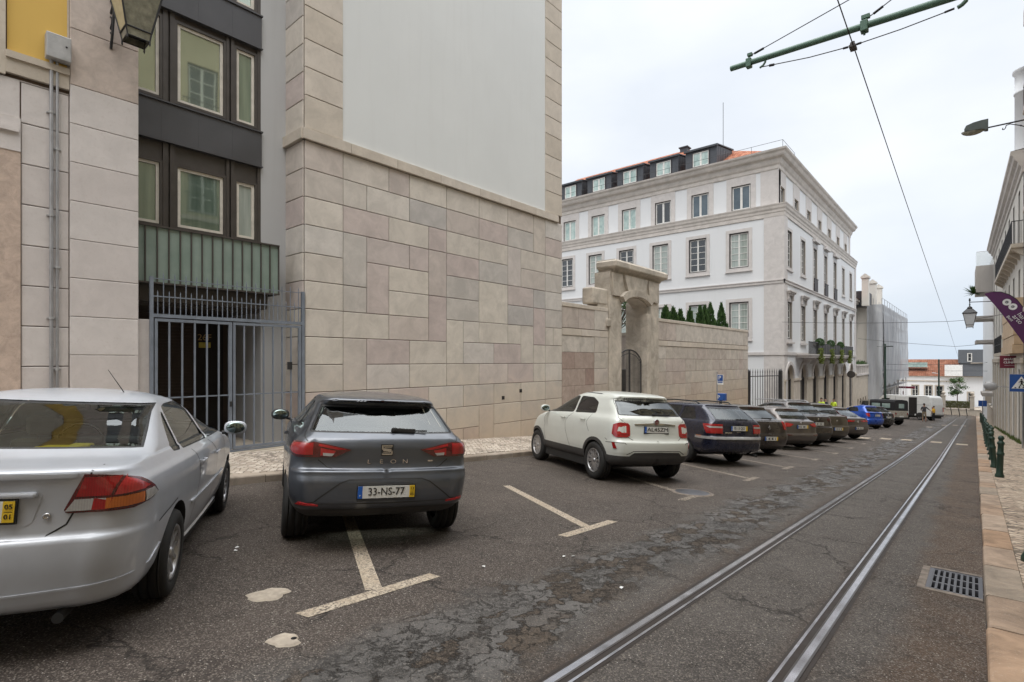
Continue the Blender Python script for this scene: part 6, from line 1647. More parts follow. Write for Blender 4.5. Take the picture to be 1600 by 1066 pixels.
# ---- white crossover
L, W, H = 4.25, 1.80, 1.60
lev = [[.25, .20, 4.05, .80, .24, .12], [.29, .09, 4.15, .85, .24, .13], [.36, .035, 4.2, .875, .24, .13], [.45, .02, 4.22, .885, .24, .13], [.50, .006, 4.23, .892, .24, .13], [.62, .0, 4.24, .90, .23, .13], [.68, .005, 4.24, .90, .22, .13], [.715, .04, 4.22, .90, .21, .13], [.76, .062, 4.18, .90, .2, .13],
       [.90, .085, 4.05, .893, .2, .13], [1.02, .105, 3.75, .875, .19, .13], [1.085, .125, 3.45, .85, .19, .13], [1.13, .165, 3.30, .815, .18, .12], [1.17, .205, 3.20, .785, .17, .12],
       [1.30, .32, 2.92, .73, .15, .12], [1.44, .47, 2.60, .665, .13, .12], [1.468, .44, 2.52, .65, .13, .14], [1.50, .43, 2.42, .625, .13, .15], [1.535, .52, 2.32, .58, .13, .14], [1.565, .75, 2.2, .49, .12, .12], [1.585, 1.0, 2.08, .34, .12, .1], [1.597, 1.25, 1.98, .17, .1, .05], [1.60, 1.4, 1.9, .002, .1, .02]]
sk = Skin(lev, L, .085, .42, .22, .985, .08); sk.ws = (1.14, 1.48); sk.wsy = (.64, .5)
def rr_(cy, cz, ry, rz, kind='r', n=20, e=.55): return ellipse(kind, cy, cz, ry, rz, n, e)
lampo = rr_(.655, .905, .125, .145, n=24, e=.5)
root, body, org = make_car('white_crossover', 'white rounded crossover with black wheel arch trim and squarish ring tail lamps', 'car', sk, W, L, 2.57, .80, .348, 'paint_white',
    [(.66, 1.155), (.675, 1.175), (.60, 1.425)], [[(.93, 1.155), (1.70, 1.13), (1.70, 1.475), (1.22, 1.46), (.98, 1.37)], [(1.76, 1.13), (2.98, 1.085), (2.62, 1.32), (2.28, 1.47), (1.76, 1.477)]],
    [([('r', .535, .80), ('r', .53, .98), ('r', .56, 1.02), ('s', .20, 1.03), ('s', .27, .99), ('s', .27, .82), ('s', .20, .765), ('r', .60, .765)], ['lamp_red', ([('r', .565, .825), ('r', .56, .985), ('s', .20, .99), ('s', .232, .965), ('s', .232, .855), ('s', .19, .822)], 'lamp_bright'), ([('r', .605, .85), ('r', .60, .965), ('s', .165, .972), ('s', .195, .95), ('s', .195, .872), ('s', .16, .848)], 'paint_white')]),
     ([('s', .155, .565), ('s', .215, .565), ('s', .245, .67), ('s', .19, .67)], ['lamp_red'], None, 'reflector')],
    gaps=[[('r', 0, .712), ('r', .48, .715), ('r', .56, .76), ('r', .60, .80)], [('s', 1.72, .40), ('s', 1.73, 1.12)], [('s', 2.88, .38), ('s', 2.95, .8), ('s', 2.92, 1.08)], [('s', 1.0, .80), ('s', 1.12, .98), ('s', 1.02, 1.14)], [('r', .60, 1.02), ('r', .70, 1.12), ('r', .60, 1.45)], [('s', .38, .70), ('s', .45, .73)]],
    arch=.375, clad=.06, lower='plastic_dark', lower_z=.435, spokes=12, style='d', step=.05, mir=(2.78, .86, 1.16, 'paint_white'), handle=[(1.25, 1.02), (2.05, 1.01)], tint='glass_tint', glass='glass_tint', tw=.225)
O = org
skin_mesh('bumper_scoop', sk, sk.poly([('r', 0, .40), ('r', .60, .405), ('r', .48, .50), ('r', 0, .515)], .04), [], 'plastic_dark', root, .006, .05, thick=.007, org=O)
gapline(sk, body, [('s', .42, .66), ('s', .20, .675), ('r', .66, .672), ('r', .64, .64)], w=.01, off=.003, mat='plastic_dark', org=O, name='bumper_edge')
gapline(sk, body, [('r', 0, .535), ('r', .50, .525), ('r', .62, .46)], w=.012, off=.002, mat='plastic_dark', org=O, name='bumper_edge')
skin_mesh('chrome_bar', sk, sk.poly([('r', 0, 1.005), ('r', .44, .99), ('r', .44, 1.012), ('r', 0, 1.035)], .04), [], 'chrome', root, .016, .05, thick=.018, org=O)
m = MB(); x0 = sk.P(*sk.ab('r', .05, 1.05)).x-O.x; m.lathe([(0, -.03), (.042, -.03), (.044, -.034), (.055, -.034), (.058, -.026), (.058, 0)], (x0, 0, 1.052), 24, 0, 'x'); m.lathe([(0, -.031), (.043, -.031)], (x0, 0, 1.052), 20, 1, 'x')
for q in range(4): m.box(x0-.034, x0-.03, -.026+q*.016, -.020+q*.016, 1.035, 1.07, 0)
m.build('badge', ['chrome', 'sign_red'], root).location.z = sk.dz(1.05)
plate(root, sk, O, .915, 'AL45ZM', None, w=.52, h=.11)
m = MB(); m.box(x0-.03, x0, -.27, .27, .838, .858); m.build('plate_holder', 'plastic_black', root).location.z = sk.dz(.9)
m = MB(); pw = sk.P(*sk.ab('r', .1, 1.17)).x-O.x; m.M = Matrix.Translation((pw-.01, 0, 1.175)); m.box(-.02, .015, -.03, .03, -.012, .03, 0, bev=.01); m.box(-.008, .012, -.36, .0, -.004, .022, 0, bev=.005); m.build('wiper', 'plastic_black', root).location.z = sk.dz(1.17)
gapline(sk, body, [('s', 1.05, 1.535), ('s', 1.75, 1.548)], w=.03, off=.004, mat='plastic_black', org=O, name='roof_strip')
park_rr(root, (-4.57, 10.03), 152.5, .90, 2.57)

# ---- navy estate
L, W, H = 4.48, 1.72, 1.42
def plain_lamp(y0, y1, z0, z1, sx=.25, inner=None):
    P = [('r', y0, z1), ('r', y0, z0), ('s', sx, z0+.01), ('s', sx, z1+.01)]; return (P, ['lamp_red']+([([('r', y0+.03, inner[0]), ('r', y0+.03, inner[1]), ('r', y0+.16, inner[1]), ('r', y0+.16, inner[0])], 'lamp_bright')] if inner else []))
lev = [[.22, .20, 4.25, .78, .24, .1], [.27, .06, 4.38, .82, .26, .12], [.35, .01, 4.44, .85, .27, .13], [.52, .0, 4.47, .86, .27, .13], [.60, .002, 4.47, .862, .26, .13], [.63, .012, 4.46, .862, .24, .12], [.645, .07, 4.45, .86, .21, .10], [.75, .08, 4.35, .86, .18, .09],
       [.88, .085, 4.0, .845, .17, .09], [.95, .10, 3.6, .82, .17, .09], [.99, .125, 3.45, .785, .16, .09], [1.10, .25, 3.15, .72, .14, .09], [1.24, .44, 2.8, .655, .12, .09], [1.33, .58, 2.58, .61, .12, .10], [1.36, .58, 2.5, .58, .12, .10], [1.385, .72, 2.4, .51, .12, .1], [1.405, .95, 2.28, .36, .12, .08], [1.417, 1.2, 2.15, .18, .1, .05], [1.42, 1.4, 2.0, .002, .1, .02]]
sk = Skin(lev, L, .06, .38, .16, .995, .085); sk.ws = (1.02, 1.33); sk.wsy = (.6, .48)
root, body, org = make_car('navy_estate', 'dark navy estate car with black roof rails and grey bumper strip', 'car', sk, W, L, 2.56, 1.04, .305, 'paint_navy',
    [(.60, 1.02), (.53, 1.30)], [[(.70, 1.0), (1.28, .99), (1.28, 1.30), (.92, 1.29)], [(1.36, .99), (2.1, .98), (2.06, 1.32), (1.36, 1.315)], [(2.17, .98), (3.1, .97), (2.6, 1.22), (2.4, 1.31), (2.13, 1.32)]],
    [([('r', .47, .92), ('r', .47, .70), ('s', .26, .70), ('s', .40, .92)], ['lamp_red', ([('r', .48, .87), ('r', .48, .83), ('s', .2, .83), ('s', .3, .87)], 'lamp_clear'), ([('r', .49, .82), ('r', .49, .72), ('s', .18, .72), ('s', .2, .82)], 'lamp_bright')]), ([('s', .42, .635), ('s', .42, .60), ('s', .58, .60), ('s', .58, .635)], ['lamp_amber'], None, 'side_marker')],
    gaps=[[('s', 1.32, .40), ('s', 1.32, .98)], [('s', 2.14, .32), ('s', 2.14, .98)], [('r', 0, .655), ('r', .62, .655)], [('r', .655, 1.01), ('r', .60, 1.33)]], arch=.355, step=.06, spokes=7, tint='glass_tint')
O = org
skin_mesh('bumper_strip', sk, sk.poly([('r', 0, .57), ('r', .80, .565), ('s', .45, .565), ('s', .62, .57), ('s', .62, .625), ('s', .45, .625), ('r', .8, .625), ('r', 0, .63)], .05), [], 'box_grey', root, .012, .06, thick=.014, org=O)
plate(root, sk, O, .83, '70 13 QO', ('1',), w=.50); 
m = MB()
for s_ in (1, -1): 
    m = MB(); m.path([(.85-O.x, s_*.50, 1.37), (1.0-O.x, s_*.52, 1.435), (1.8-O.x, s_*.52, 1.455), (2.3-O.x, s_*.50, 1.44), (2.42-O.x, s_*.49, 1.39)], .017, 8); m.build('roof_rail', 'plastic_black', root).location.z = .078
m = MB(); x0 = sk.P(*sk.ab('r', .1, .75)).x-O.x; m.box(x0-.006, x0, .22, .42, .715, .735); m.box(x0-.006, x0, -.06, .06, .735, .748); m.build('lettering', 'chrome', root).location.z = .08
m = MB(); pw = sk.P(*sk.ab('r', .1, 1.04)).x-O.x; m.box(pw-.02, pw+.0, -.35, .02, 1.03, 1.05, 0, bev=.004); m.tube((.75-O.x, 0, 1.38), (.60-O.x, 0, 1.52), .006, .003); m.build('wiper', 'plastic_black', root).location.z = .08
m = MB(); m.tube((.02-O.x, -.5, .27), (.3-O.x, -.5, .28), .03, n=12); m.build('exhaust_pipe', 'rim_dark', root)
park_rr(root, (-4.70, 14.25), 152.5, .86, 2.56)

# ---- the row beyond
def row_car(name, label, L, W, H, mat, pos, hd=153, belt=.97, lamps=None, plate_z=.85, yellow=None, rearx=(.13, .27, .50, .72), gw=.80, glass='glass_tint', badge=None, r=.32, wbf=.61, roh=.80, spokes=7, bz=.66, low=.30, marks=True, extra_gaps=(), brake=True, rails=False, step=.075):
    lv = hatch_levels(L, W, H, belt, gw=gw, rearx=rearx, bz=bz); sk = Skin(lv, L, .06, .36, .16); sk.ws = (belt+.08, H-.12); sk.wsy = (W*.34, W*.27)
    zt_ = H-.135; b0 = belt+.085; hg = W/2*gw
    c = L*.73; wb = L*wbf
    sgl = [[(roh+.15, belt+.075), (roh+.9, belt+.06), (roh+.9, zt_), (roh+.30, zt_-.02)], [(roh+.97, belt+.06), (c-.22, belt+.05), (c-.85, zt_-.12), (c-1.2, zt_), (roh+.97, zt_)]]
    lamps = lamps or [([('r', W/2-.36, belt-.04), ('r', W/2-.32, belt-.17), ('s', .24, belt-.16), ('s', .42, belt-.05), ('s', .30, belt)], ['lamp_red', ([('r', W/2-.32, belt-.07), ('r', W/2-.30, belt-.11), ('s', .2, belt-.11), ('s', .24, belt-.06)], 'lamp_bright')])]
    root, body, O = make_car(name, label, 'car', sk, W, L, wb, roh, r, mat, [(hg*.87, b0), (hg*.80, zt_-.01)], sgl, lamps,
        gaps=[[('r', 0, bz+.01), ('r', W/2-.35, bz+.01), ('r', W/2-.28, bz+.08)], [('s', roh+.93, .4), ('s', roh+.93, belt+.05)]]+list(extra_gaps), arch=r+.05, step=step, lower_z=low, lower='plastic_dark', glass=glass, tint='glass_tint', spokes=spokes, detail=True)
    plate(root, sk, O, plate_z, 'x', yellow, marks=True, w=.50)
    m = MB(); pw = sk.P(*sk.ab('r', .1, b0+.03)).x-O.x; m.box(pw-.02, pw+.0, -.38, .02, b0+.012, b0+.035, 0, bev=.004); m.build('wiper', 'plastic_black', root)
    if brake: skin_mesh('brake_lamp', sk, sk.poly([('r', 0, H-.105), ('r', .2, H-.105), ('r', .2, H-.09), ('r', 0, H-.09)], .05), [], 'lamp_darkred', root, .006, .06, thick=.006, org=O)
    if badge:
        zb = badge[1]; x0 = sk.P(*sk.ab('r', .05, zb)).x-O.x-.002; m = MB()
        if badge[0] == 'diamond':
            for s_ in (1, -1): stroke(m, [(0, zb+.055), (s_*.034, zb), (0, zb-.055)], .014, x0, .008)
        elif badge[0] == 'star':
            m.lathe([(.040, -.006), (.048, -.006), (.048, .002), (.040, .002)], (x0, 0, zb), 24, 0, 'x')
            for q in range(3): a = pi/2+q*2*pi/3; stroke(m, [(0, zb), (.042*cos(a), zb+.042*sin(a))], .010, x0, .008)
        else: m.lathe([(0, -.01), (.035, -.008), (.045, 0)], (x0, 0, zb), 20, 0, 'x')
        m.build('badge', 'chrome', root)
    if rails:
        for s_ in (1, -1): m = MB(); m.path([(.95-O.x, s_*.55, H-.06), (1.1-O.x, s_*.56, H+.01), (2.4-O.x, s_*.55, H+.0), (2.55-O.x, s_*.53, H-.05)], .016, 8); m.build('roof_rail', 'galv', root)
    park_rr(root, pos, hd, W/2, wb); return root, body, sk, O
row_car('brown_hatchback', 'dark brown hatchback with diamond badge right behind the navy estate', 4.26, 1.78, 1.47, 'paint_umber', (-4.75, 17.6), belt=.98, plate_z=.52, yellow=('1',), badge=('diamond', .83), rearx=(.12, .26, .48, .66), bz=.64,
        lamps=[([('r', .56, 1.0), ('r', .60, .78), ('r', .72, .76), ('s', .24, .80), ('s', .36, .92), ('s', .30, 1.03)], ['lamp_red', ([('r', .62, .93), ('r', .64, .83), ('s', .16, .83), ('s', .2, .95)], 'lamp_bright')])])
row_car('taupe_hatchback', 'taupe hatchback with round star badge and wide red tail lamps', 4.42, 1.80, 1.44, 'paint_taupe', (-4.64, 21.0), belt=.94, plate_z=.79, yellow=('1',), badge=('star', .905), rearx=(.13, .24, .42, .60), bz=.55, low=.33, glass='glass_car',
        lamps=[([('r', .37, .875), ('r', .52, .78), ('s', .22, .78), ('s', .46, .86), ('s', .40, .91), ('r', .60, .915)], ['lamp_red', ([('r', .46, .865), ('r', .54, .80), ('r', .70, .80), ('r', .70, .885)], 'lamp_bright')]), ([('r', .50, .52), ('r', .72, .535), ('r', .72, .505), ('r', .50, .50)], ['lamp_darkred'], None, 'reflector')])
r_, b_, sk_, O_ = row_car('dark_suv', 'tall dark brown crossover with grey rear spoiler standing above its neighbours', 4.55, 1.84, 1.66, 'paint_umber', (-4.59, 23.3), belt=1.08, plate_z=.83, badge=('round', 1.0), rearx=(.14, .34, .60, .80), bz=.70, low=.5, r=.35, gw=.84, rails=True, glass='glass_car',
        lamps=[([('r', .50, 1.03), ('r', .50, .95), ('s', .24, .95), ('s', .40, 1.03)], ['lamp_darkred'])])
row_car('olive_minivan', 'olive brown compact minivan with yellow edged plate low on the bumper', 4.35, 1.82, 1.60, 'paint_olive', (-4.47, 26.0), belt=1.05, plate_z=.57, yellow=('1',), badge=('round', .90), rearx=(.12, .28, .52, .70), gw=.84, bz=.68,
        lamps=[([('r', .68, 1.30), ('r', .70, .95), ('s', .2, .90), ('s', .28, 1.0), ('s', .34, 1.28)], ['lamp_darkred'])])
row_car('taupe_coupe', 'low dark taupe hatchback with long thin red tail lamps and silver rear window edge', 4.36, 1.81, 1.44, 'paint_taupe', (-4.18, 29.0), belt=.93, plate_z=.53, badge=('diamond', .80), rearx=(.13, .30, .58, .86), bz=.64, glass='glass_car',
        lamps=[([('r', .16, .86), ('r', .30, .80), ('s', .22, .79), ('s', .44, .86), ('s', .38, .905), ('r', .55, .885)], ['lamp_red', ([('r', .3, .852), ('r', .36, .815), ('r', .7, .815), ('r', .7, .86)], 'lamp_bright')])])
row_car('blue_hatchback', 'bright blue small hatchback with red tail lamps in the far row', 3.65, 1.62, 1.50, 'paint_blue', (-4.77, 41.3), belt=1.0, plate_z=.86, badge=('round', .95), rearx=(.08, .16, .28, .40), gw=.86, bz=.6, r=.29, roh=.6,
        lamps=[([('r', .60, 1.0), ('r', .60, .78), ('s', .18, .78), ('s', .30, .95), ('s', .24, 1.02)], ['lamp_red'])], step=.09)
row_car('black_hatchback', 'small black hatchback squeezed between the blue car and the canvas topped jeep', 3.75, 1.65, 1.45, 'paint_black', (-4.5, 44.2), belt=.96, plate_z=.72, badge=('diamond', .86), rearx=(.1, .22, .4, .55), bz=.6, r=.29, roh=.62,
        lamps=[([('r', .60, .98), ('r', .62, .76), ('s', .2, .76), ('s', .3, .98)], ['lamp_red'])], step=.09)
row_car('dark_hatchback', 'dark car parked beyond the white van at the end of the row', 4.1, 1.75, 1.48, 'paint_black', (-3.75, 77.0), belt=.98, plate_z=.8, bz=.62, step=.1)

# ---- canvas topped off-roader
t = thing('canvas_top_jeep', 'cream off roader with black canvas top and small plastic rear windows', 'off-roader'); r = .36; wb = 2.35
m = MB(); m.box(-1.85, 1.85, -.80, .80, .52, 1.10, 0, bev=.03); m.box(.75, 1.9, -.68, .68, 1.08, 1.25, 0, bev=.04); m.build('body', 'worn_cream', t)
m = MB()
prof = [(-.80, 1.10), (-.79, 1.75), (-.70, 1.90), (0, 1.95), (.70, 1.90), (.79, 1.75), (.80, 1.10)]
m.prism(prof, -1.83, .10, 'x'); m.build('canvas_top', 'canvas_black', t)
for q in ((-1.845, -1.83, -.30, .30), (-1.5, -.9, .80, .812), (-.75, -.1, .80, .812), (-1.5, -.9, -.812, -.80), (-.75, -.1, -.812, -.80)): m = MB(); m.box(*q, 1.30, 1.64); m.build('plastic_window', 'pane_dormer', t)
m = MB(); m.box(.1, .9, -.79, .79, 1.1, 1.75); m.prism([(.1, 1.1), (.95, 1.1), (.75, 1.8), (.1, 1.84)], -.78, .78, 'y'); m.build('cab', 'pane_dark', t)
m = MB(); m.box(.08, .16, -.8, .8, 1.1, 1.86); m.box(.1, .8, -.8, .8, 1.76, 1.86); m.prism([(.66, 1.78), (.76, 1.78), (.98, 1.1), (.88, 1.1)], -.8, -.7, 'y'); m.prism([(.66, 1.78), (.76, 1.78), (.98, 1.1), (.88, 1.1)], .7, .8, 'y'); m.build('cab_frame', 'worn_cream', t)
m = MB(); m.box(-1.7, 1.7, -.5, .5, .34, .55); m.box(-1.95, -1.85, -.78, .78, .48, .62); m.build('chassis', 'rubber_black', t)
for s_ in (1, -1):
    m = MB(); m.box(-1.87, -1.85, s_*.62, s_*.74, .82, .95, 0); m.build('tail_lamp', 'lamp_red', t)
    for x_ in (-wb/2, wb/2): wheel(t, x_, .80, r, s_, .2, 6)
m = MB(); m.box(-1.866, -1.85, -.25, .25, .62, .72); m.build('number_plate', 'plate_white', t)
park_rr(t, (-4.5, 51.3), 153, .80, wb)

# ---- long white van, sliding door open
t = thing('white_van', 'long high roofed white van side on with its sliding door open', 'van'); wb = 3.7; L = 6.4
m = MB()
prof = [(-3.05, .45), (-3.12, .7), (-3.10, 1.6), (-3.0, 2.35), (-2.85, 2.52), (-2.6, 2.58), (1.5, 2.58), (1.9, 2.45), (2.55, 1.62), (3.15, 1.38), (3.28, .9), (3.28, .45)]
def ring(y, s, dz=0): return [(p[0]*s, y, .45+(p[1]-.45)*(1-dz)) for p in prof]
R_ = [ring(-.82, .985, .03), ring(-.93, .998, .02), ring(-.98, 1, .015), ring(-.86, 1, .0), ring(.86, 1, .0), ring(.98, 1, .015), ring(.93, .998, .02), ring(.82, .985, .03)]
R_ = [ring(-.985, .985, .03), ring(-.95, .997, .01), ring(-.86, 1, 0), ring(.86, 1, 0), ring(.95, .997, .01), ring(.985, .985, .03)]
k_ = len(prof); vs = [p for rr in R_ for p in rr]; m.add(vs, [(j*k_+i, j*k_+(i+1) % k_, (j+1)*k_+(i+1) % k_, (j+1)*k_+i) for j in range(len(R_)-1) for i in range(k_)]+[tuple(range(k_)), tuple(range((len(R_)-1)*k_, len(R_)*k_))]); m.build('body', 'paint_van', t)
for s_ in (1, -1):
    m = MB(); m.prism([(1.05, 1.45), (2.4, 1.45), (1.85, 2.15), (1.05, 2.2)], s_*.975, s_*.995, 'y'); m.build('side_window', 'pane_dark', t)
    for x_ in (-wb/2-.15, wb/2-.15): wheel(t, x_, .96, .345, s_, .21, 6)
    m = MB()
    for x_ in (-wb/2-.15, wb/2-.15): m.prism([(x_+.44*cos(pi*q/12), .35+.44*sin(pi*q/12)) for q in range(13)], s_*.97, s_*.992, 'y')
    m.box(-1.5, 1.25, s_*.975, s_*.998, .45, .62); m.build('arch_trim', 'plastic_black', t)
m = MB(); m.box(-1.72, -.92, .978, .995, .62, 2.35); m.build('door_opening', 'dark_inside', t)
m = MB(); m.box(-.92, .22, 1.0, 1.045, .55, 2.38, 0, bev=.015); m.build('sliding_door', 'paint_van', t)
for q in ((.412, .428, .6, 2.4), (.992, 1.008, .6, 2.4), (-2.9, -1.75, 1.58, 1.60)): m = MB(); m.box(q[0], q[1], .985, .996, q[2], q[3]); m.build('panel_gap', 'ink', t)
m = MB(); m.box(-3.125, -3.10, -.93, .93, .45, .6); m.box(-3.0, 3.0, -.8, .8, .25, .5); m.build('underbody', 'rubber_black', t)
for s_ in (1, -1): m = MB(); m.box(-3.13, -3.10, s_*.80, s_*.92, .95, 1.4); m.build('tail_lamp', 'lamp_red', t)
park_rr(t, (-3.6, 71.2), 153, .96, wb)
# ================================================================ overhead line, lamps, signs, bollards
RX90 = Matrix.Rotation(radians(90), 4, 'X')
def wire(name, pts, r, label, sag=0, n=8, mat='wire_metal', group=None):
    m = MB(); P = []
    for a, b in zip(pts, pts[1:]):
        a, b = Vector(a), Vector(b)
        for k in range(n): t_ = k/n; P.append(a.lerp(b, t_)-Vector((0, 0, sag*4*t_*(1-t_))))
    P.append(Vector(pts[-1])); m.path([tuple(p) for p in P], r, 6)
    return m.build(name, mat, label=label, cat='overhead wire', group=group)
wire('trolley_wire', [(-1.29, -25, 8.1), (-1.29, 8.78, 6.02), (-1.29, 41.7, 3.97), (-1.29, 57.7, 2.78), (-1.29, 71, 1.9), (-1.29, 95, .6)], .008, 'tram contact wire running down the street above the track', .03)
wire('span_wire', [(-9.62, 38.1, 4.17), (-1.29, 41.7, 4.0), (1.4, 42.6, 4.4)], .012, 'span wire from the white corner building across to the lantern wall', .08)
wire('span_wire', [(-9.0, 64, 3.88), (-1.29, 57.7, 2.81), (1.15, 58.5, 3.15)], .014, 'middle span wire crossing in front of the netted building', .05)
wire('span_wire', [(-7.45, 71, 1.25), (-1.29, 71, 1.25), (.9, 71, 1.45)], .016, 'lower span wire starting at the green pole by the netting', .05)
wire('span_wire', [(-7.45, 71, .62), (.9, 71, .60)], .012, 'lowest thin cable stretched just below the lower span wire', .03)
t = thing('overhead_bracket', 'green tubular bracket arm holding the tram wire high on the right', 'bracket arm', (-.5, 8.8, 6.22))
I = t.matrix_basis.inverted()
def ab_(fn, nm, mt='arm_green', parent=t): m = MB(); m.M = I; fn(m); return m.build(nm, mt, parent)
ab_(lambda m: (m.tube((-2.98, 8.8, 6.325), (1.85, 8.8, 6.17), .042, .052, 14), m.tube((-2.985, 8.8, 6.325), (-2.97, 8.8, 6.325), .036, n=14)), 'tube')
ab_(lambda m: (m.box(-2.74, -2.66, 8.75, 8.85, 6.24, 6.38, 0, bev=.01), m.tube((-2.7, 8.8, 6.30), (-2.7, 8.8, 6.46), .014), m.box(-2.72, -2.65, 8.77, 8.83, 6.42, 6.46)), 'clamp')
ab_(lambda m: (m.box(-1.21, -1.12, 8.74, 8.86, 6.18, 6.33, 0, bev=.01), m.tube((-1.165, 8.8, 6.14), (-1.165, 8.8, 6.42), .014), m.box(-1.2, -1.1, 8.77, 8.83, 6.36, 6.41)), 'clamp')
ab_(lambda m: m.path([(-2.45, 8.8, 6.30), (-2.46, 8.8, 6.24), (-2.49, 8.8, 6.20), (-2.54, 8.8, 6.18)], .016, 8), 'hook')
ab_(lambda m: m.path([(-.12, 8.8, 6.24), (-.085, 8.8, 6.20), (-.085, 8.8, 6.14), (-.13, 8.8, 6.10), (-.17, 8.8, 6.085)], .026, 8), 'hook')
ab_(lambda m: (m.path([(-2.52, 8.8, 6.185), (-1.85, 8.8, 6.085), (-1.32, 8.8, 6.045), (-.75, 8.8, 6.05), (-.2, 8.8, 6.085)], .007, 6), m.tube((-2.40, 8.8, 6.165), (-2.33, 8.8, 6.155), .02), m.tube((-.30, 8.8, 6.08), (-.2, 8.8, 6.088), .014), m.tube((-1.42, 8.8, 6.05), (-1.36, 8.8, 6.046), .016), m.tube((-1.26, 8.8, 6.046), (-1.2, 8.8, 6.046), .016)), 'insulated_wire', 'wire_metal')
ab_(lambda m: (m.tube((-1.30, 8.74, 6.05), (-1.30, 8.86, 6.05), .03), m.tube((-1.30, 8.8, 6.02), (-1.30, 8.8, 6.10), .022), m.box(-1.34, -1.26, 8.72, 8.88, 6.0, 6.03)), 'wire_hanger', 'bronze')
ab_(lambda m: (m.tube((-2.70, 8.8, 6.42), (1.85, 8.8, 7.40), .007, n=6), m.tube((-2.62, 8.8, 6.435), (-2.48, 8.8, 6.465), .018)), 'stay_wire', 'wire_metal')
ab_(lambda m: (m.tube((-1.165, 8.8, 6.34), (1.85, 8.8, 7.85), .007, n=6), m.tube((-1.06, 8.8, 6.39), (-.95, 8.8, 6.445), .018), m.tube((-1.165, 8.8, 6.34), (-1.25, 8.8, 6.29), .007)), 'stay_wire', 'wire_metal')

# street lamp head on a long arm, right
t = thing('street_lamp', 'grey cobra head street lamp with glass bowl on a long right hand arm', 'street lamp', (1.85, 25, 9.6)); I = t.matrix_basis.inverted()
m = MB(); m.M = I; pr = [(-.30, 9.86), (-.25, 9.97), (-.05, 10.03), (.15, 10.05), (.34, 10.05), (.34, 9.70), (.27, 9.70), (.20, 9.74), (-.30, 9.80)]
m.prism(pr, 24.86, 25.14, 'y'); m.build('lamp_head', 'lamp_body', t)
m = MB(); m.M = I; bm = bmesh.new(); bmesh.ops.create_uvsphere(bm, u_segments=20, v_segments=10, radius=1)
for v in bm.verts: v.co = Vector((v.co.x*.33, v.co.y*.13, v.co.z*.17 if v.co.z < 0 else v.co.z*.03))
old = m.M; m.M = m.M @ Matrix.Translation((-.06, 25, 9.79)); m.bm(bm, 0, True); bm.free(); m.build('glass_bowl', 'frost_glass', t)
m = MB(); m.M = I; m.tube((.30, 25, 9.78), (1.86, 25, 9.78), .026, n=10); m.path([(.72, 25, 9.66), (.70, 25, 9.61), (.74, 25, 9.59), (.78, 25, 9.63), (.80, 25, 9.72), (.9, 25, 9.74), (1.15, 25, 9.62), (1.86, 25, 9.15)], .014, 6)
for q in range(6): m.tube((1.15+q*.1, 25, 9.62-q*.066), (1.18+q*.1, 25, 9.60-q*.066), .024)
m.build('arm', 'iron', t)

def lantern(name, label, loc, rz, wall_dx, s=1.0, zfrom=0.0, pane='frost_glass', pane2='frost_light_tint', br=True):
    """four sided tapered lantern, origin at the middle of its lower frame; the bracket runs along local -X to the wall"""
    t = thing(name, label, 'lantern', loc, rz, 'wall lanterns')
    def fr(h, z, r, m): 
        for a, b in (((-h, -h), (h, -h)), ((h, -h), (h, h)), ((h, h), (-h, h)), ((-h, h), (-h, -h))): m.tube((a[0]*s, a[1]*s, z*s), (b[0]*s, b[1]*s, z*s), r*s, n=6)
    m = MB(); fr(.17, 0, .014, m); fr(.15, -.13, .010, m); fr(.30, .66, .018, m); fr(.33, .69, .014, m)
    for x in (-1, 1):
        for y in (-1, 1):
            m.tube((x*.17*s, y*.17*s, 0), (x*.30*s, y*.30*s, .66*s), .014*s); m.tube((x*.17*s, y*.17*s, 0), (x*.15*s, y*.15*s, -.13*s), .010*s); m.tube((x*.15*s, y*.15*s, -.13*s), (x*.15*s, y*.15*s, -.17*s), .012*s); m.lathe([(0, -.06), (.008, -.04), (.016, -.02), (.01, 0)], (x*.15*s, y*.15*s, -.15*s), 8)
            m.tube((x*.33*s, y*.33*s, .69*s), (x*.13*s, y*.13*s, .93*s), .012*s)
    m.lathe([(0, .0), (.035*s, .02*s), (.02*s, .06*s), (.05*s, .10*s), (.0, .16*s)], (0, 0, 1.08*s), 12); m.build('frame', 'iron', t)
    m = MB()
    for k in range(4):
        old = m.M; m.M = Matrix.Rotation(pi/2*k, 4, 'Z'); mi = 1 if k == 0 else 0; m.add([(-.168*s, -.168*s, .01*s), (.168*s, -.168*s, .01*s), (.296*s, -.296*s, .65*s), (-.296*s, -.296*s, .65*s)], [(0, 1, 2, 3)], mi); m.add([(-.148*s, -.148*s, -.125*s), (.148*s, -.148*s, -.125*s), (.166*s, -.166*s, -.01*s), (-.166*s, -.166*s, -.01*s)], [(0, 1, 2, 3)], 0); m.M = old
    m.build('glass', [pane, pane2], t)
    m = MB(); m.add([(-.34*s, -.34*s, .69*s), (.34*s, -.34*s, .69*s), (.34*s, .34*s, .69*s), (-.34*s, .34*s, .69*s), (-.13*s, -.13*s, .93*s), (.13*s, -.13*s, .93*s), (.13*s, .13*s, .93*s), (-.13*s, .13*s, .93*s)], [(0, 1, 5, 4), (1, 2, 6, 5), (2, 3, 7, 6), (3, 0, 4, 7)])
    m.box(-.12*s, .12*s, -.12*s, .12*s, .93*s, 1.0*s); m.lathe([(.12*s, 0), (.09*s, .05*s), (.03*s, .09*s)], (0, 0, 1.0*s), 12); m.build('hood', 'iron', t)
    return t
t = lantern('wall_lantern', 'large old iron lantern with cloudy panes at the top left above the pipes', (-10.12, 2.45, 6.84), 0, 0)
m = MB(); m.M = t.matrix_basis.inverted()
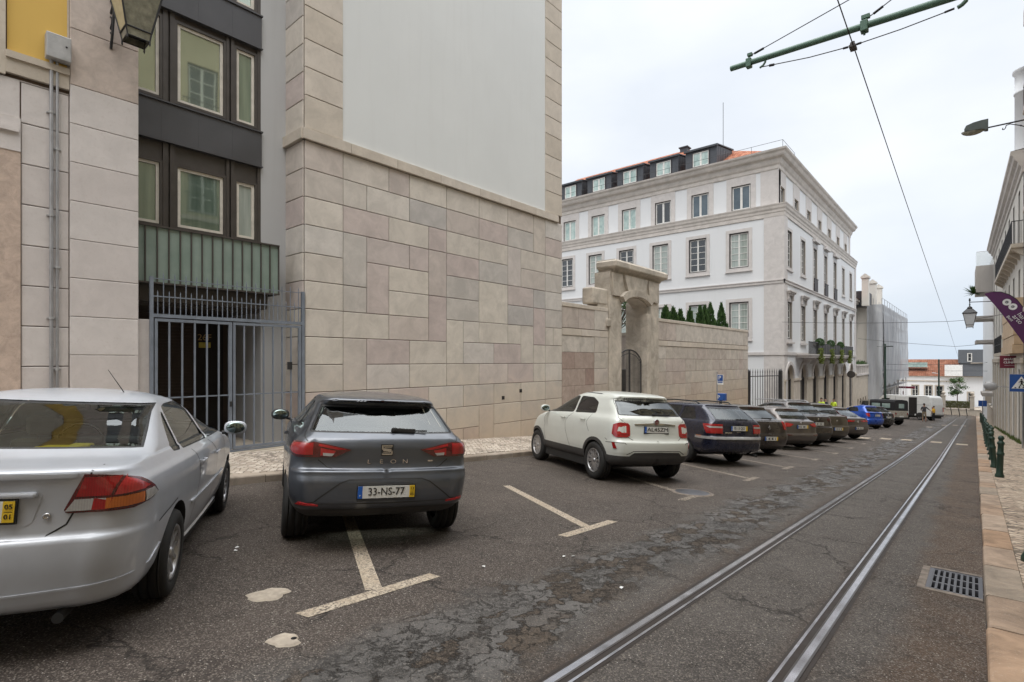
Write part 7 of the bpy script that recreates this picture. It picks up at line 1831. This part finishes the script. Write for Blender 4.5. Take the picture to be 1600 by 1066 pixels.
m.box(-10.90, -10.86, 2.20, 2.34, 6.72, 8.3, 0, bev=.006); m.box(-10.9, -10.84, 2.18, 2.36, 6.68, 6.73)
for q in range(5):
    zz = 6.85+q*.26; m.path([(-10.84, 2.27, zz), (-10.76+.02*q, 2.27, zz+.06), (-10.74+.02*q, 2.27, zz+.14), (-10.82, 2.27, zz+.2)], .018, 6)
m.path([(-10.82, 2.27, 6.78), (-10.72, 2.27, 7.0), (-10.66, 2.28, 7.4), (-10.5, 2.36, 7.9), (-10.12, 2.45, 8.05), (-10.12, 2.45, 7.98)], .02, 8); m.build('bracket', 'iron', t)
t = lantern('wall_lantern', 'small iron lantern hanging over the street from the right hand facade', (-.22, 36, 3.45), 0, 0, .88, pane='pane_white', pane2='pane_white')
m = MB(); m.M = t.matrix_basis.inverted()
m.tube((-.22, 36, 4.45), (-.22, 36, 4.72), .02); m.tube((-.22, 36, 4.62), (1.5, 36, 4.58), .02, n=8); m.lathe([(0, 0), (.05, .03), (.03, .08), (.045, .13), (0, .17)], (-.22, 36, 4.66), 10)
m.path([(1.5, 36, 3.9), (1.2, 36, 4.05), (.95, 36, 4.3), (.8, 36, 4.55)], .016, 6); m.path([(1.5, 36, 4.3), (1.3, 36, 4.25), (1.25, 36, 4.4), (1.35, 36, 4.5)], .014, 6); m.path([(1.05, 36, 4.5), (.98, 36, 4.4), (1.08, 36, 4.34), (1.16, 36, 4.42)], .012, 6)
m.box(1.48, 1.53, 35.93, 36.07, 3.8, 4.7); m.build('bracket', 'iron', t)

# feather banner on the right
t = thing('feather_banner', 'purple feather banner with two linked white discs leaning out over the pavement', 'banner', (1.5, 30, 2.2)); I = t.matrix_basis.inverted()
out_ = [(.28, 4.44), (.55, 4.50), (.80, 4.47), (1.05, 4.34), (1.28, 4.12), (1.50, 3.72), (1.66, 3.2), (1.74, 2.6), (1.76, 2.0), (1.58, 1.95), (1.52, 2.22), (1.36, 2.55), (1.12, 3.0), (.86, 3.5), (.6, 3.95)]
m = MB(); m.M = I; V_, F_ = cdt(out_, []); 
m.prism(out_, 29.99, 30.0, 'y'); m.build('cloth', 'fabric_purple', t)
m = MB(); m.M = I; m.path([(x, 29.995, z) for x, z in out_[1:9]]+[(1.8, 30, 1.4), (1.84, 30, .9)], .016, 6); m.build('pole', 'iron', t)
m = MB(); m.M = I
for cx_, cz_ in ((.98, 4.03), (1.16, 3.83)):
    m.lathe([(.055, -.012), (.135, -.012)], (cx_, 29.99, cz_), 24, 0, 'y'); m.lathe([(0, -.010), (.055, -.010)], (cx_, 29.99, cz_), 16, 1, 'y')
def txt(m, s, size, x, y, z, rot, mi=0, sx=1, al='CENTER'): add_text(m, s, size, Matrix.Translation((x, y, z)) @ Matrix.Rotation(radians(rot), 4, 'Y') @ RX90, mi, sx, .001, al)
txt(m, 'a', .09, .98, 29.972, 4.03, 45, 2); txt(m, 'n', .09, 1.16, 29.972, 3.83, 45, 2)
txt(m, 'har', .24, 1.42, 29.97, 3.42, 55, 0); txt(m, 'arto', .24, 1.30, 29.97, 3.30, 55, 0); txt(m, 'Best', .15, 1.07, 29.97, 3.35, 52, 0)
m.build('print', ['white_paint', 'far_grey', 'white_paint'], t)

# projecting clinic sign
t = thing('clinic_sign', 'dark red projecting sign reading ANÁLISES CLÍNICAS in white', 'shop sign', (1.75, 36.5, 1.2)); I = t.matrix_basis.inverted()
m = MB(); m.M = I; m.box(.93, 1.79, 36.5, 36.56, 1.24, 1.87, 0, bev=.01); m.build('panel', 'sign_red', t)
m = MB(); m.M = I; [txt(m, s_, .135, 1.37+o_, 36.495-o_*.05, z_, 0, 0, 1.05) for o_ in (0, .01) for s_, z_ in (('ANÁLISES', 1.68), ('CLÍNICAS', 1.52))]; m.box(1.1, 1.66, 36.493, 36.496, 1.375, 1.385); m.build('lettering', 'white_paint', t)

# pedestrian crossing sign
t = thing('crossing_sign', 'square blue pedestrian crossing sign on a thin pole at the right wall', 'road sign', (1.42, 29.3, G(29.3)+.12)); I = t.matrix_basis.inverted()
m = MB(); m.M = I; m.tube((1.42, 29.3, G(29.3)), (1.42, 29.3, 1.15), .03, n=10); m.build('pole', 'galv', t)
cx_, cz_, h_ = 1.38, .72, .36
m = MB(); m.M = I; m.box(cx_-h_, cx_+h_, 29.24, 29.262, cz_-h_, cz_+h_, 0, bev=.02); sg_ = m.build('sign_plate', 'sign_blue', t)
m = MB(); m.M = I; y_ = 29.24
m.prism([(cx_-.29, cz_-.22), (cx_+.29, cz_-.22), (cx_, cz_+.27)], y_-.004, y_-.001, 'y', 0)
for a in ((-h_, -h_+.012), (h_-.012, h_)): m.box(cx_+a[0], cx_+a[1], y_-.003, y_, cz_-h_, cz_+h_)
for a in ((-h_, -h_+.012), (h_-.012, h_)): m.box(cx_-h_+.013, cx_+h_-.013, y_-.003, y_, cz_+a[0], cz_+a[1])
m.lathe([(0, 0), (.028, 0)], (cx_, y_-.006, cz_+.135), 12, 1, 'y')
def st2(pts, w): 
    for a, b in zip(pts, pts[1:]):
        a, b = Vector(a), Vector(b); d = (b-a).normalized(); n = Vector((-d.y, d.x))*w/2; m.prism([tuple(a+n), tuple(b+n), tuple(b-n), tuple(a-n)], y_-.008, y_-.005, 'y', 1)
st2([(cx_, cz_+.10), (cx_+.01, cz_-.03)], .06); st2([(cx_, cz_-.03), (cx_-.07, cz_-.17)], .03); st2([(cx_, cz_-.03), (cx_+.06, cz_-.08), (cx_+.08, cz_-.17)], .03); st2([(cx_, cz_+.09), (cx_-.08, cz_+.02)], .022); st2([(cx_, cz_+.09), (cx_+.09, cz_+.01)], .022)
for q in range(4): m.box(cx_-.2+q*.115, cx_-.15+q*.115, y_-.0065, y_-.0045, cz_-.205, cz_-.165, 1)
m.build('pictogram', ['white_paint', 'sign_black'], sg_)
# oval traffic mirror seen from behind
t = thing('traffic_mirror', 'oval grey back of a traffic mirror on the right hand wall', 'traffic mirror', (1.5, 40, .2)); I = t.matrix_basis.inverted()
m = MB(); m.M = I @ Matrix.Translation((.64, 40, .19)) @ Matrix.Rotation(radians(12), 4, 'Y') @ Matrix.Scale(1.25, 4, (1, 0, 0)); m.lathe([(0, -.09), (.12, -.08), (.2, -.04), (.235, 0), (.245, .02), (.235, .03)], (0, 0, 0), 28, 0, 'y'); m.build('back', 'plastic_dark' if False else 'box_grey', t)
m = MB(); m.M = I; m.tube((.7, 40.0, .2), (1.5, 40.1, .15), .02); m.build('arm', 'galv', t)
m = MB(); m.M = Matrix.Translation((.42, 55, G(55)+.12)); m.tube((0, 0, 0), (0, 0, 2.0), .035, n=8); m.box(-.25, .25, -.03, 0, 1.6, 2.05, 1); o = m.build('parking_sign', ['galv', 'sign_blue'], label='small blue sign on a leaning pole among the far right bollards', cat='road sign')
# P sign and meter on the left pavement
t = thing('parking_sign', 'thin pole with a small blue P sign in front of the long courtyard wall', 'road sign', (-8.62, 23.7, G(23.7)+.12)); I = t.matrix_basis.inverted()
m = MB(); m.M = I; m.tube((-8.62, 23.7, G(23.7)), (-8.62, 23.7, 1.12), .028, n=8); m.build('pole', 'galv', t)
m = MB(); m.M = I; m.box(-8.60, -8.34, 23.66, 23.68, .56, 1.0); sp = m.build('sign_plate', 'white_paint', t)
m = MB(); m.M = I; m.box(-8.585, -8.355, 23.652, 23.659, .72, .98); m.box(-8.57, -8.37, 23.652, 23.659, .64, .69); m.build('blue_field', 'sign_blue', sp)
m = MB(); m.M = I; txt(m, 'P', .24, -8.49, 23.648, .85, 0); m.build('letter', 'white_paint', sp)
t = thing('parking_meter', 'blue parking meter head with white P beside the thin pole', 'parking meter', (-8.45, 23.75, G(23.75)+.12)); I = t.matrix_basis.inverted()
m = MB(); m.M = I; m.tube((-8.5, 23.8, G(23.8)), (-8.5, 23.8, -.15), .06, n=10); m.build('post', 'iron', t)
m = MB(); m.M = I; m.box(-8.66, -8.28, 23.7, 23.95, -.15, .16, 0, bev=.02); m.build('head', 'sign_blue', t)
m = MB(); m.M = I; txt(m, 'P', .22, -8.55, 23.692, .0, 0); m.build('letter', 'white_paint', t)
t = thing('round_sign', 'round dark sign on a pole before the arcade of the white building', 'road sign', (-8.6, 57.3, G(57.3)+.12)); I = t.matrix_basis.inverted()
m = MB(); m.M = I; m.tube((-8.6, 57.3, G(57.3)), (-8.6, 57.3, .75), .035, n=8); m.build('pole', 'galv', t)
m = MB(); m.M = I; m.lathe([(0, -.02), (.22, -.02), (.30, -.03), (.33, 0), (.3, .02)], (-8.6, 57.25, .38), 24, 0, 'y'); m.build('disc', 'bronze', t)
# green line poles
for (x, y, top, lab) in ((-7.48, 71, 3.4, 'green catenary pole with a small lamp in front of the netted building'), (-3.84, 95, 1.75, 'green catenary pole at the end of the street by the gate post')):
    t = thing('catenary_pole', lab, 'pole', (x, y, G(y)), group='green catenary poles')
    m = MB(); m.tube((0, 0, 0), (0, 0, 1.2), .14, .13, 12); m.tube((0, 0, 1.2), (0, 0, top-G(y)), .11, .09, 12); m.lathe([(.1, 0), (.08, .08), (0, .12)], (0, 0, top-G(y)), 10); m.build('shaft', 'green_paint', t)
    m = MB(); h = 3.15-G(y) if y < 90 else -.15-G(y)
    m.tube((-.1, 0, h), (-.75 if y < 90 else -.6, 0, h+.05), .025); m.box(-.75, -.35, -.1, .1, h+.02, h+.12, 0, bev=.02) if y > 90 else m.box(-.1, .75, -.12, .12, h+.0, h+.12, 0, bev=.03); m.build('lamp_arm', 'lamp_body' if y < 90 else 'white_paint', t)

# bollards
def bollard_mesh(m):
    m.lathe([(0, 0), (.085, 0), (.085, .05), (.062, .10), (.058, .50), (.070, .52), (.070, .56), (.056, .58), (.052, .74), (.066, .76), (.066, .80), (.046, .82), (.036, .845), (.056, .875), (.058, .905), (.040, .945), (0, .96)], (0, 0, 0), 18)
B0 = None; rnd = random.Random(5)
by = [(.425, 7.36), (.41, 16.32), (.38, 18.96), (.38, 21.68), (.39, 24.0), (.39, 26.25), (.37, 28.2), (.36, 30.4), (.37, 32.8), (.38, 35.4), (.39, 38), (.40, 40.6), (.42, 44.5), (.43, 48.5), (.44, 52.5), (.45, 56.5), (.45, 60.7), (.42, 66), (.40, 72.4)]
for k, (x, y) in enumerate(by):
    lab = ['green iron bollard cut by the right edge of the picture, nearest of all', 'lone green bollard with ball top standing nearest in the row', 'leaning green bollard just behind the nearest one of the row'][k] if k < 3 else 'green iron bollard in the close row further down the pavement'
    if B0 is None:
        t = thing('bollard', lab, 'bollard', group='green bollards along the right kerb'); m = MB(); bollard_mesh(m); m.build('post', 'green_paint', t); B0 = t
    else: t = clone(B0, label=lab)
    if k == 3: pass
    t['group'] = 'green bollards along the right kerb' if k < 3 else 'green bollards in the close row'
    t.location = (x, y, G(y)+.12); t.rotation_euler = (radians(rnd.uniform(-2, 2)), radians(-4 if k == 2 else rnd.uniform(-2, 2)), 0)

# ================================================================ vegetation
def cone_tree(name, loc, r, h, label, n=1500, seed=0, group=None, mat='leaf_dark'):
    rnd = random.Random(seed); t = thing(name, label, 'conifer', loc, group=group); m = MB()
    for _ in range(n):
        z = h*(1-rnd.random()**.75*.97); q = z/h; rr = r*(1-q)**.8*(.5+.62*rnd.random())*(1 if q > .08 else .8)*(1+.16*sin(q*17+seed*2.1)+.12*sin(3*q+seed)); a = rnd.uniform(0, 2*pi)
        c = Vector((rr*cos(a), rr*sin(a), z)); up = Vector((cos(a)*.4, sin(a)*.4, 1)).normalized(); s_ = rnd.uniform(.06, .17); sd = up.cross(Vector((rnd.gauss(0, 1), rnd.gauss(0, 1), .1))).normalized()
        m.add([tuple(c-sd*s_*.35), tuple(c+up*s_*1.2), tuple(c+sd*s_*.35), tuple(c-up*s_*.4)], [(0, 1, 2, 3)])
    m.build('crown', mat, t); m = MB(); m.tube((0, 0, -.6), (0, 0, h*.9), .05, .01); m.build('trunk', 'bark', t); return t
tops = [(26.2, 4.38), (27.13, 4.41), (28.03, 4.34), (29.33, 4.47), (30.82, 4.76), (31.51, 4.81), (32.42, 5.04), (34.27, 5.23)]
m = MB(); m.box(-14, -11.6, 24.6, 35.2, -2, 2.9); m.build('terrace_fill', 'ground_far', kind='structure')
for k, (y, z) in enumerate(tops):
    lab = {7: 'tallest clipped conifer at the right end of the row behind the wall', 6: 'second conifer from the right, a dark green cone above the coping', 0: 'reddish green conifer nearest the stone portal'}.get(k, 'small dark green conifer in the middle of the row behind the wall')
    cone_tree('conifer', (-12.2, y, 2.9), .42, z-2.9+.05, lab, 1300, k, 'conifers behind the courtyard wall' if k not in (0, 6, 7) else None)
def tree(name, loc, h, tr, cr, label, mat='leaf_green', n=2600, seed=1, ls=.16, clumps=26, sq=1.0):
    rnd = random.Random(seed); t = thing(name, label, 'tree', loc); m = MB(); m.tube((0, 0, 0), (.04, 0, h*.5), tr, tr*.7, 10); top = Vector((.04, 0, h*.5)); C = []
    for k in range(clumps):
        a = rnd.uniform(0, 6.28); e = rnd.uniform(-.75, 1); rr = cr*rnd.uniform(.35, 1.0); c = Vector((rr*cos(a)*math.sqrt(1-e*e*.8), rr*sin(a)*math.sqrt(1-e*e*.8), h*.68+e*cr*sq)); C.append(c)
        mid = top.lerp(c, .5)+Vector((0, 0, -.05)); m.path([tuple(top+Vector((0, 0, rnd.uniform(-.3, .2)*h*.3))), tuple(mid), tuple(c)], tr*.22, 5)
    m.build('trunk', 'bark', t); m = MB()
    for _ in range(n):
        c = rnd.choice(C)+Vector((rnd.gauss(0, 1), rnd.gauss(0, 1), rnd.gauss(0, .8)))*cr*.17; leaf(m, c, ls*rnd.uniform(.6, 1.3), rnd)
    m.build('crown', mat, t); return t
tree('street_tree', (-1.98, 99.4, -5.2), 4.4, .07, 1.15, 'small leafy tree standing behind the clipped hedge at the street end', n=1500, ls=.22, clumps=20, seed=3, sq=1.1)
tree('courtyard_tree', (-13.6, 23.6, 1.2), 4.2, .10, 1.15, 'green tree crown seen through the arch of the stone portal', n=3000, seed=6, ls=.13)
m = MB(); m.box(-14.8, -12.6, 22.4, 24.4, -2, 1.2); m.build('terrace_fill', 'ground_far', kind='structure')
rnd = random.Random(2); m = MB()
for _ in range(160):
    a = rnd.uniform(0, 6.28); e = rnd.uniform(-.2, 1.2); L_ = rnd.uniform(.5, 1.0); d = Vector((cos(a)*cos(e), sin(a)*cos(e)*.6, sin(e))); c = Vector((-.1, 60.6, 7.35)); p = c+d*L_; s_ = d.cross(Vector((0, 0, 1))).normalized()*.05
    m.add([tuple(c), tuple((c+p)/2+s_+Vector((0, 0, .06))), tuple(p), tuple((c+p)/2-s_+Vector((0, 0, .06)))], [(0, 1, 2, 3)])
m.build('balcony_plant', 'leaf_green', label='spiky green plant growing out beside the high concrete balcony', cat='plant')
for k, (y, z) in enumerate(((45.44, 3.0), (49.4, 2.98), (53.5, 2.95))):
    m = MB(); rnd = random.Random(k)
    for _ in range(900):
        v = Vector((rnd.gauss(0, 1), rnd.gauss(0, 1), rnd.gauss(0, 1))).normalized(); leaf(m, Vector((-8.82, y, z))+Vector((v.x*.16, v.y*1.25, v.z*.30)), .12, rnd)
    o = m.build('box_shrub', 'leaf_dark', label='clipped rounded box shrub in the long balcony planter of the white building', cat='shrub', group='box shrubs in the balcony planter')
for k, y in enumerate((44.9, 49.0, 52.9, 56.9)):
    m = MB(); rnd = random.Random(k+9)
    for _ in range(700):
        q = rnd.random(); leaf(m, Vector((-8.66+rnd.gauss(0, .08), y+rnd.gauss(0, .28)*(1-.4*q), 2.55-q*1.15)), .13, rnd)
    m.build('trailing_plant', 'leaf_light', label='yellow green plant trailing down from the balcony planter of the white building', cat='plant', group='trailing plants below the balcony planter')
for k, y in enumerate((67.6, 69.2, 70.8, 72.4, 74.0)):
    m = MB(); rnd = random.Random(k+19)
    for _ in range(250): leaf(m, Vector((-9.9+rnd.gauss(0, .15), y+rnd.gauss(0, .3), 1.25+abs(rnd.gauss(0, .16)))), .12, rnd)
    m.build('potted_plant', 'leaf_dark', label='dark green plant on the balustraded terrace beyond the white building', cat='plant', group='plants on the balustraded terrace')
m = MB(); rnd = random.Random(8)
for _ in range(2600):
    y = rnd.uniform(24, 56); y = y if rnd.random() < .5 else rnd.choice((28.5, 33, 37, 44))+rnd.gauss(0, 1.2); x = 1.6-.0172*(y-32.5)-abs(rnd.gauss(0, .07)) if y > 32.6 else 1.83-abs(rnd.gauss(0, .06)); h = rnd.uniform(.05, .22); a = rnd.uniform(0, 6.28)
    m.add([(x, y, G(y)+.12), (x+.012, y, G(y)+.12), (x+.05*cos(a), y+.05*sin(a), G(y)+.12+h)], [(0, 1, 2)])
m.build('grass', 'leaf_grass', label='weeds and grass growing at the foot of the right hand wall', cat='grass', kind='stuff')

# ================================================================ people
def person(label, loc, rz, shirt, legs, skin='skin', shorts=False, arms=None, h=1.76, hair='hair_dark', name='person'):
    t = thing(name, label, 'person', loc, rz); s = h/1.76
    V = []; E = []; R = []
    def add(p, r, par=None):
        V.append(tuple(c*s for c in p)); R.append((r*s, r*s)); 
        if par is not None: E.append((par, len(V)-1))
        return len(V)-1
    pel = add((0, 0, .95), .135); w_ = add((0, 0, 1.10), .125, pel); ch = add((0, .01, 1.32), .15, w_); nk = add((0, 0, 1.48), .062, ch); hd0 = add((0, .01, 1.56), .075, nk); hd = add((0, .015, 1.65), .092, hd0); add((0, .01, 1.72), .06, hd)
    for sd in (1, -1):
        hip = add((sd*.09, 0, .88), .095, pel); kn = add((sd*.11, .02, .50), .062 if not shorts else .060, hip); an = add((sd*.12, -.01, .09), .042, kn); add((sd*.13, .13, .04), .035, an)
        sh = add((sd*.17, 0, 1.40), .062, ch); A = (arms or {}).get(sd, ((sd*.24, .02, 1.12), (sd*.26, .10, .88)))
        el = add(A[0], .044, sh); wr = add(A[1], .028, el); d = (Vector(A[1])-Vector(A[0])).normalized(); o = d.orthogonal().normalized(); hn = add(tuple(Vector(A[1])+d*.06), .030, wr)
        for q in range(4):
            f1 = Vector(A[1])+d*.10+o*(q-1.5)*.02; L_ = (.055, .07, .065, .05)[q]; k1 = add(tuple(f1), .010, hn); k2 = add(tuple(f1+d*L_*.6+o.cross(d)*.008), .009, k1); add(tuple(f1+d*L_+o.cross(d)*.022), .008, k2)
        th = add(tuple(Vector(A[1])+d*.045+o*.04), .011, hn); add(tuple(Vector(A[1])+d*.085+o*.055), .009, th)
    me = bpy.data.meshes.new('body'); me.from_pydata(V, E, []); o = bpy.data.objects.new('body', me); COL.objects.link(o)
    md = o.modifiers.new('s', 'SKIN'); md.use_smooth_shade = True
    for i, sv in enumerate(me.skin_vertices[0].data): sv.radius = R[i]; sv.use_root = (i == 0)
    sb = o.modifiers.new('b', 'SUBSURF'); sb.levels = sb.render_levels = 1
    dg = bpy.context.evaluated_depsgraph_get(); m2 = bpy.data.meshes.new_from_object(o.evaluated_get(dg)); bpy.data.objects.remove(o)
    m2.name = 'body'
    for mm in (skin, shirt, legs, 'rubber_black'): m2.materials.append(MATS[mm])
    for p in m2.polygons:
        c = p.center/s; arm = abs(c.x) > .20
        if c.z > 1.46: k = 0
        elif c.z > .97 and not (arm and (c.z < 1.18)): k = 1
        elif arm and c.z > .6: k = 0
        elif c.z > (.47 if shorts else .10): k = 2
        elif c.z > .09: k = 0
        else: k = 3
        p.material_index = k; p.use_smooth = True
    b = bpy.data.objects.new('body', m2); COL.objects.link(b); b.parent = t
    bm = bmesh.new(); bmesh.ops.create_uvsphere(bm, u_segments=14, v_segments=10, radius=1); m = MB(); m.M = Matrix.Translation((0, -.01*s, 1.685*s))
    for v in bm.verts: v.co = Vector((v.co.x*.088, v.co.y*.10-.008, max(v.co.z, -.35)*.092))*s
    m.bm(bm, 0, True); bm.free(); m.build('hair', hair, t)
    m = MB()
    for sd in (1, -1): m.lathe([(0, -.006), (.011, -.004), (.013, .0)], (sd*.032*s, .103*s, 1.655*s), 8, 0, 'y')
    m.box(-.022*s, .022*s, .093*s, .103*s, 1.588*s, 1.596*s, 0); m.build('face', 'ink', t)
    m = MB(); m.prism([(.09*s, 1.655*s), (.122*s, 1.615*s), (.09*s, 1.612*s)], -.012*s, .012*s, 'x')
    for sd in (1, -1): m.lathe([(0, -.01), (.025*s, 0), (0, .01)], (sd*.088*s, 0, 1.64*s), 8, 0, 'x')
    m.build('nose_and_ears', skin, t)
    return t
simple('skin', (.42, .26, .19), .6); simple('hair_dark', (.018, .014, .012), .8); simple('hivis', (.62, .80, .06), .6); simple('shirt_grey', (.05, .045, .05), .85); simple('khaki', (.30, .24, .16), .85); simple('trousers_dark', (.03, .032, .04), .85); simple('shirt_yellow', (.75, .42, .03), .8)
person('man in dark T-shirt and khaki shorts seen from behind at the white van', (-3.63, 63.12, G(63.12)), radians(-12), 'shirt_grey', 'khaki', shorts=True, arms={1: ((.32, .14, 1.20), (.50, .26, 1.0)), -1: ((-.26, .05, 1.14), (-.20, .26, 1.02))})
person('person in yellow top and dark trousers standing at the rear of the van', (-3.2, 69.0, G(69)), radians(60), 'shirt_yellow', 'trousers_dark', h=1.52)
for k, (x, y, rz, lab, sh) in enumerate(((-8.9, 46.3, 200, 'worker in yellow high visibility vest behind the parked cars, first from the left', 'hivis'), (-8.95, 48.0, 150, 'dark haired person in dark clothes between the two high visibility workers', 'trousers_dark'), (-8.9, 51.0, 160, 'worker in yellow high visibility vest behind the parked cars, rightmost of the three', 'hivis'))):
    person(lab, (x, y, G(y)+.12), radians(rz), sh, 'trousers_dark', h=1.74)
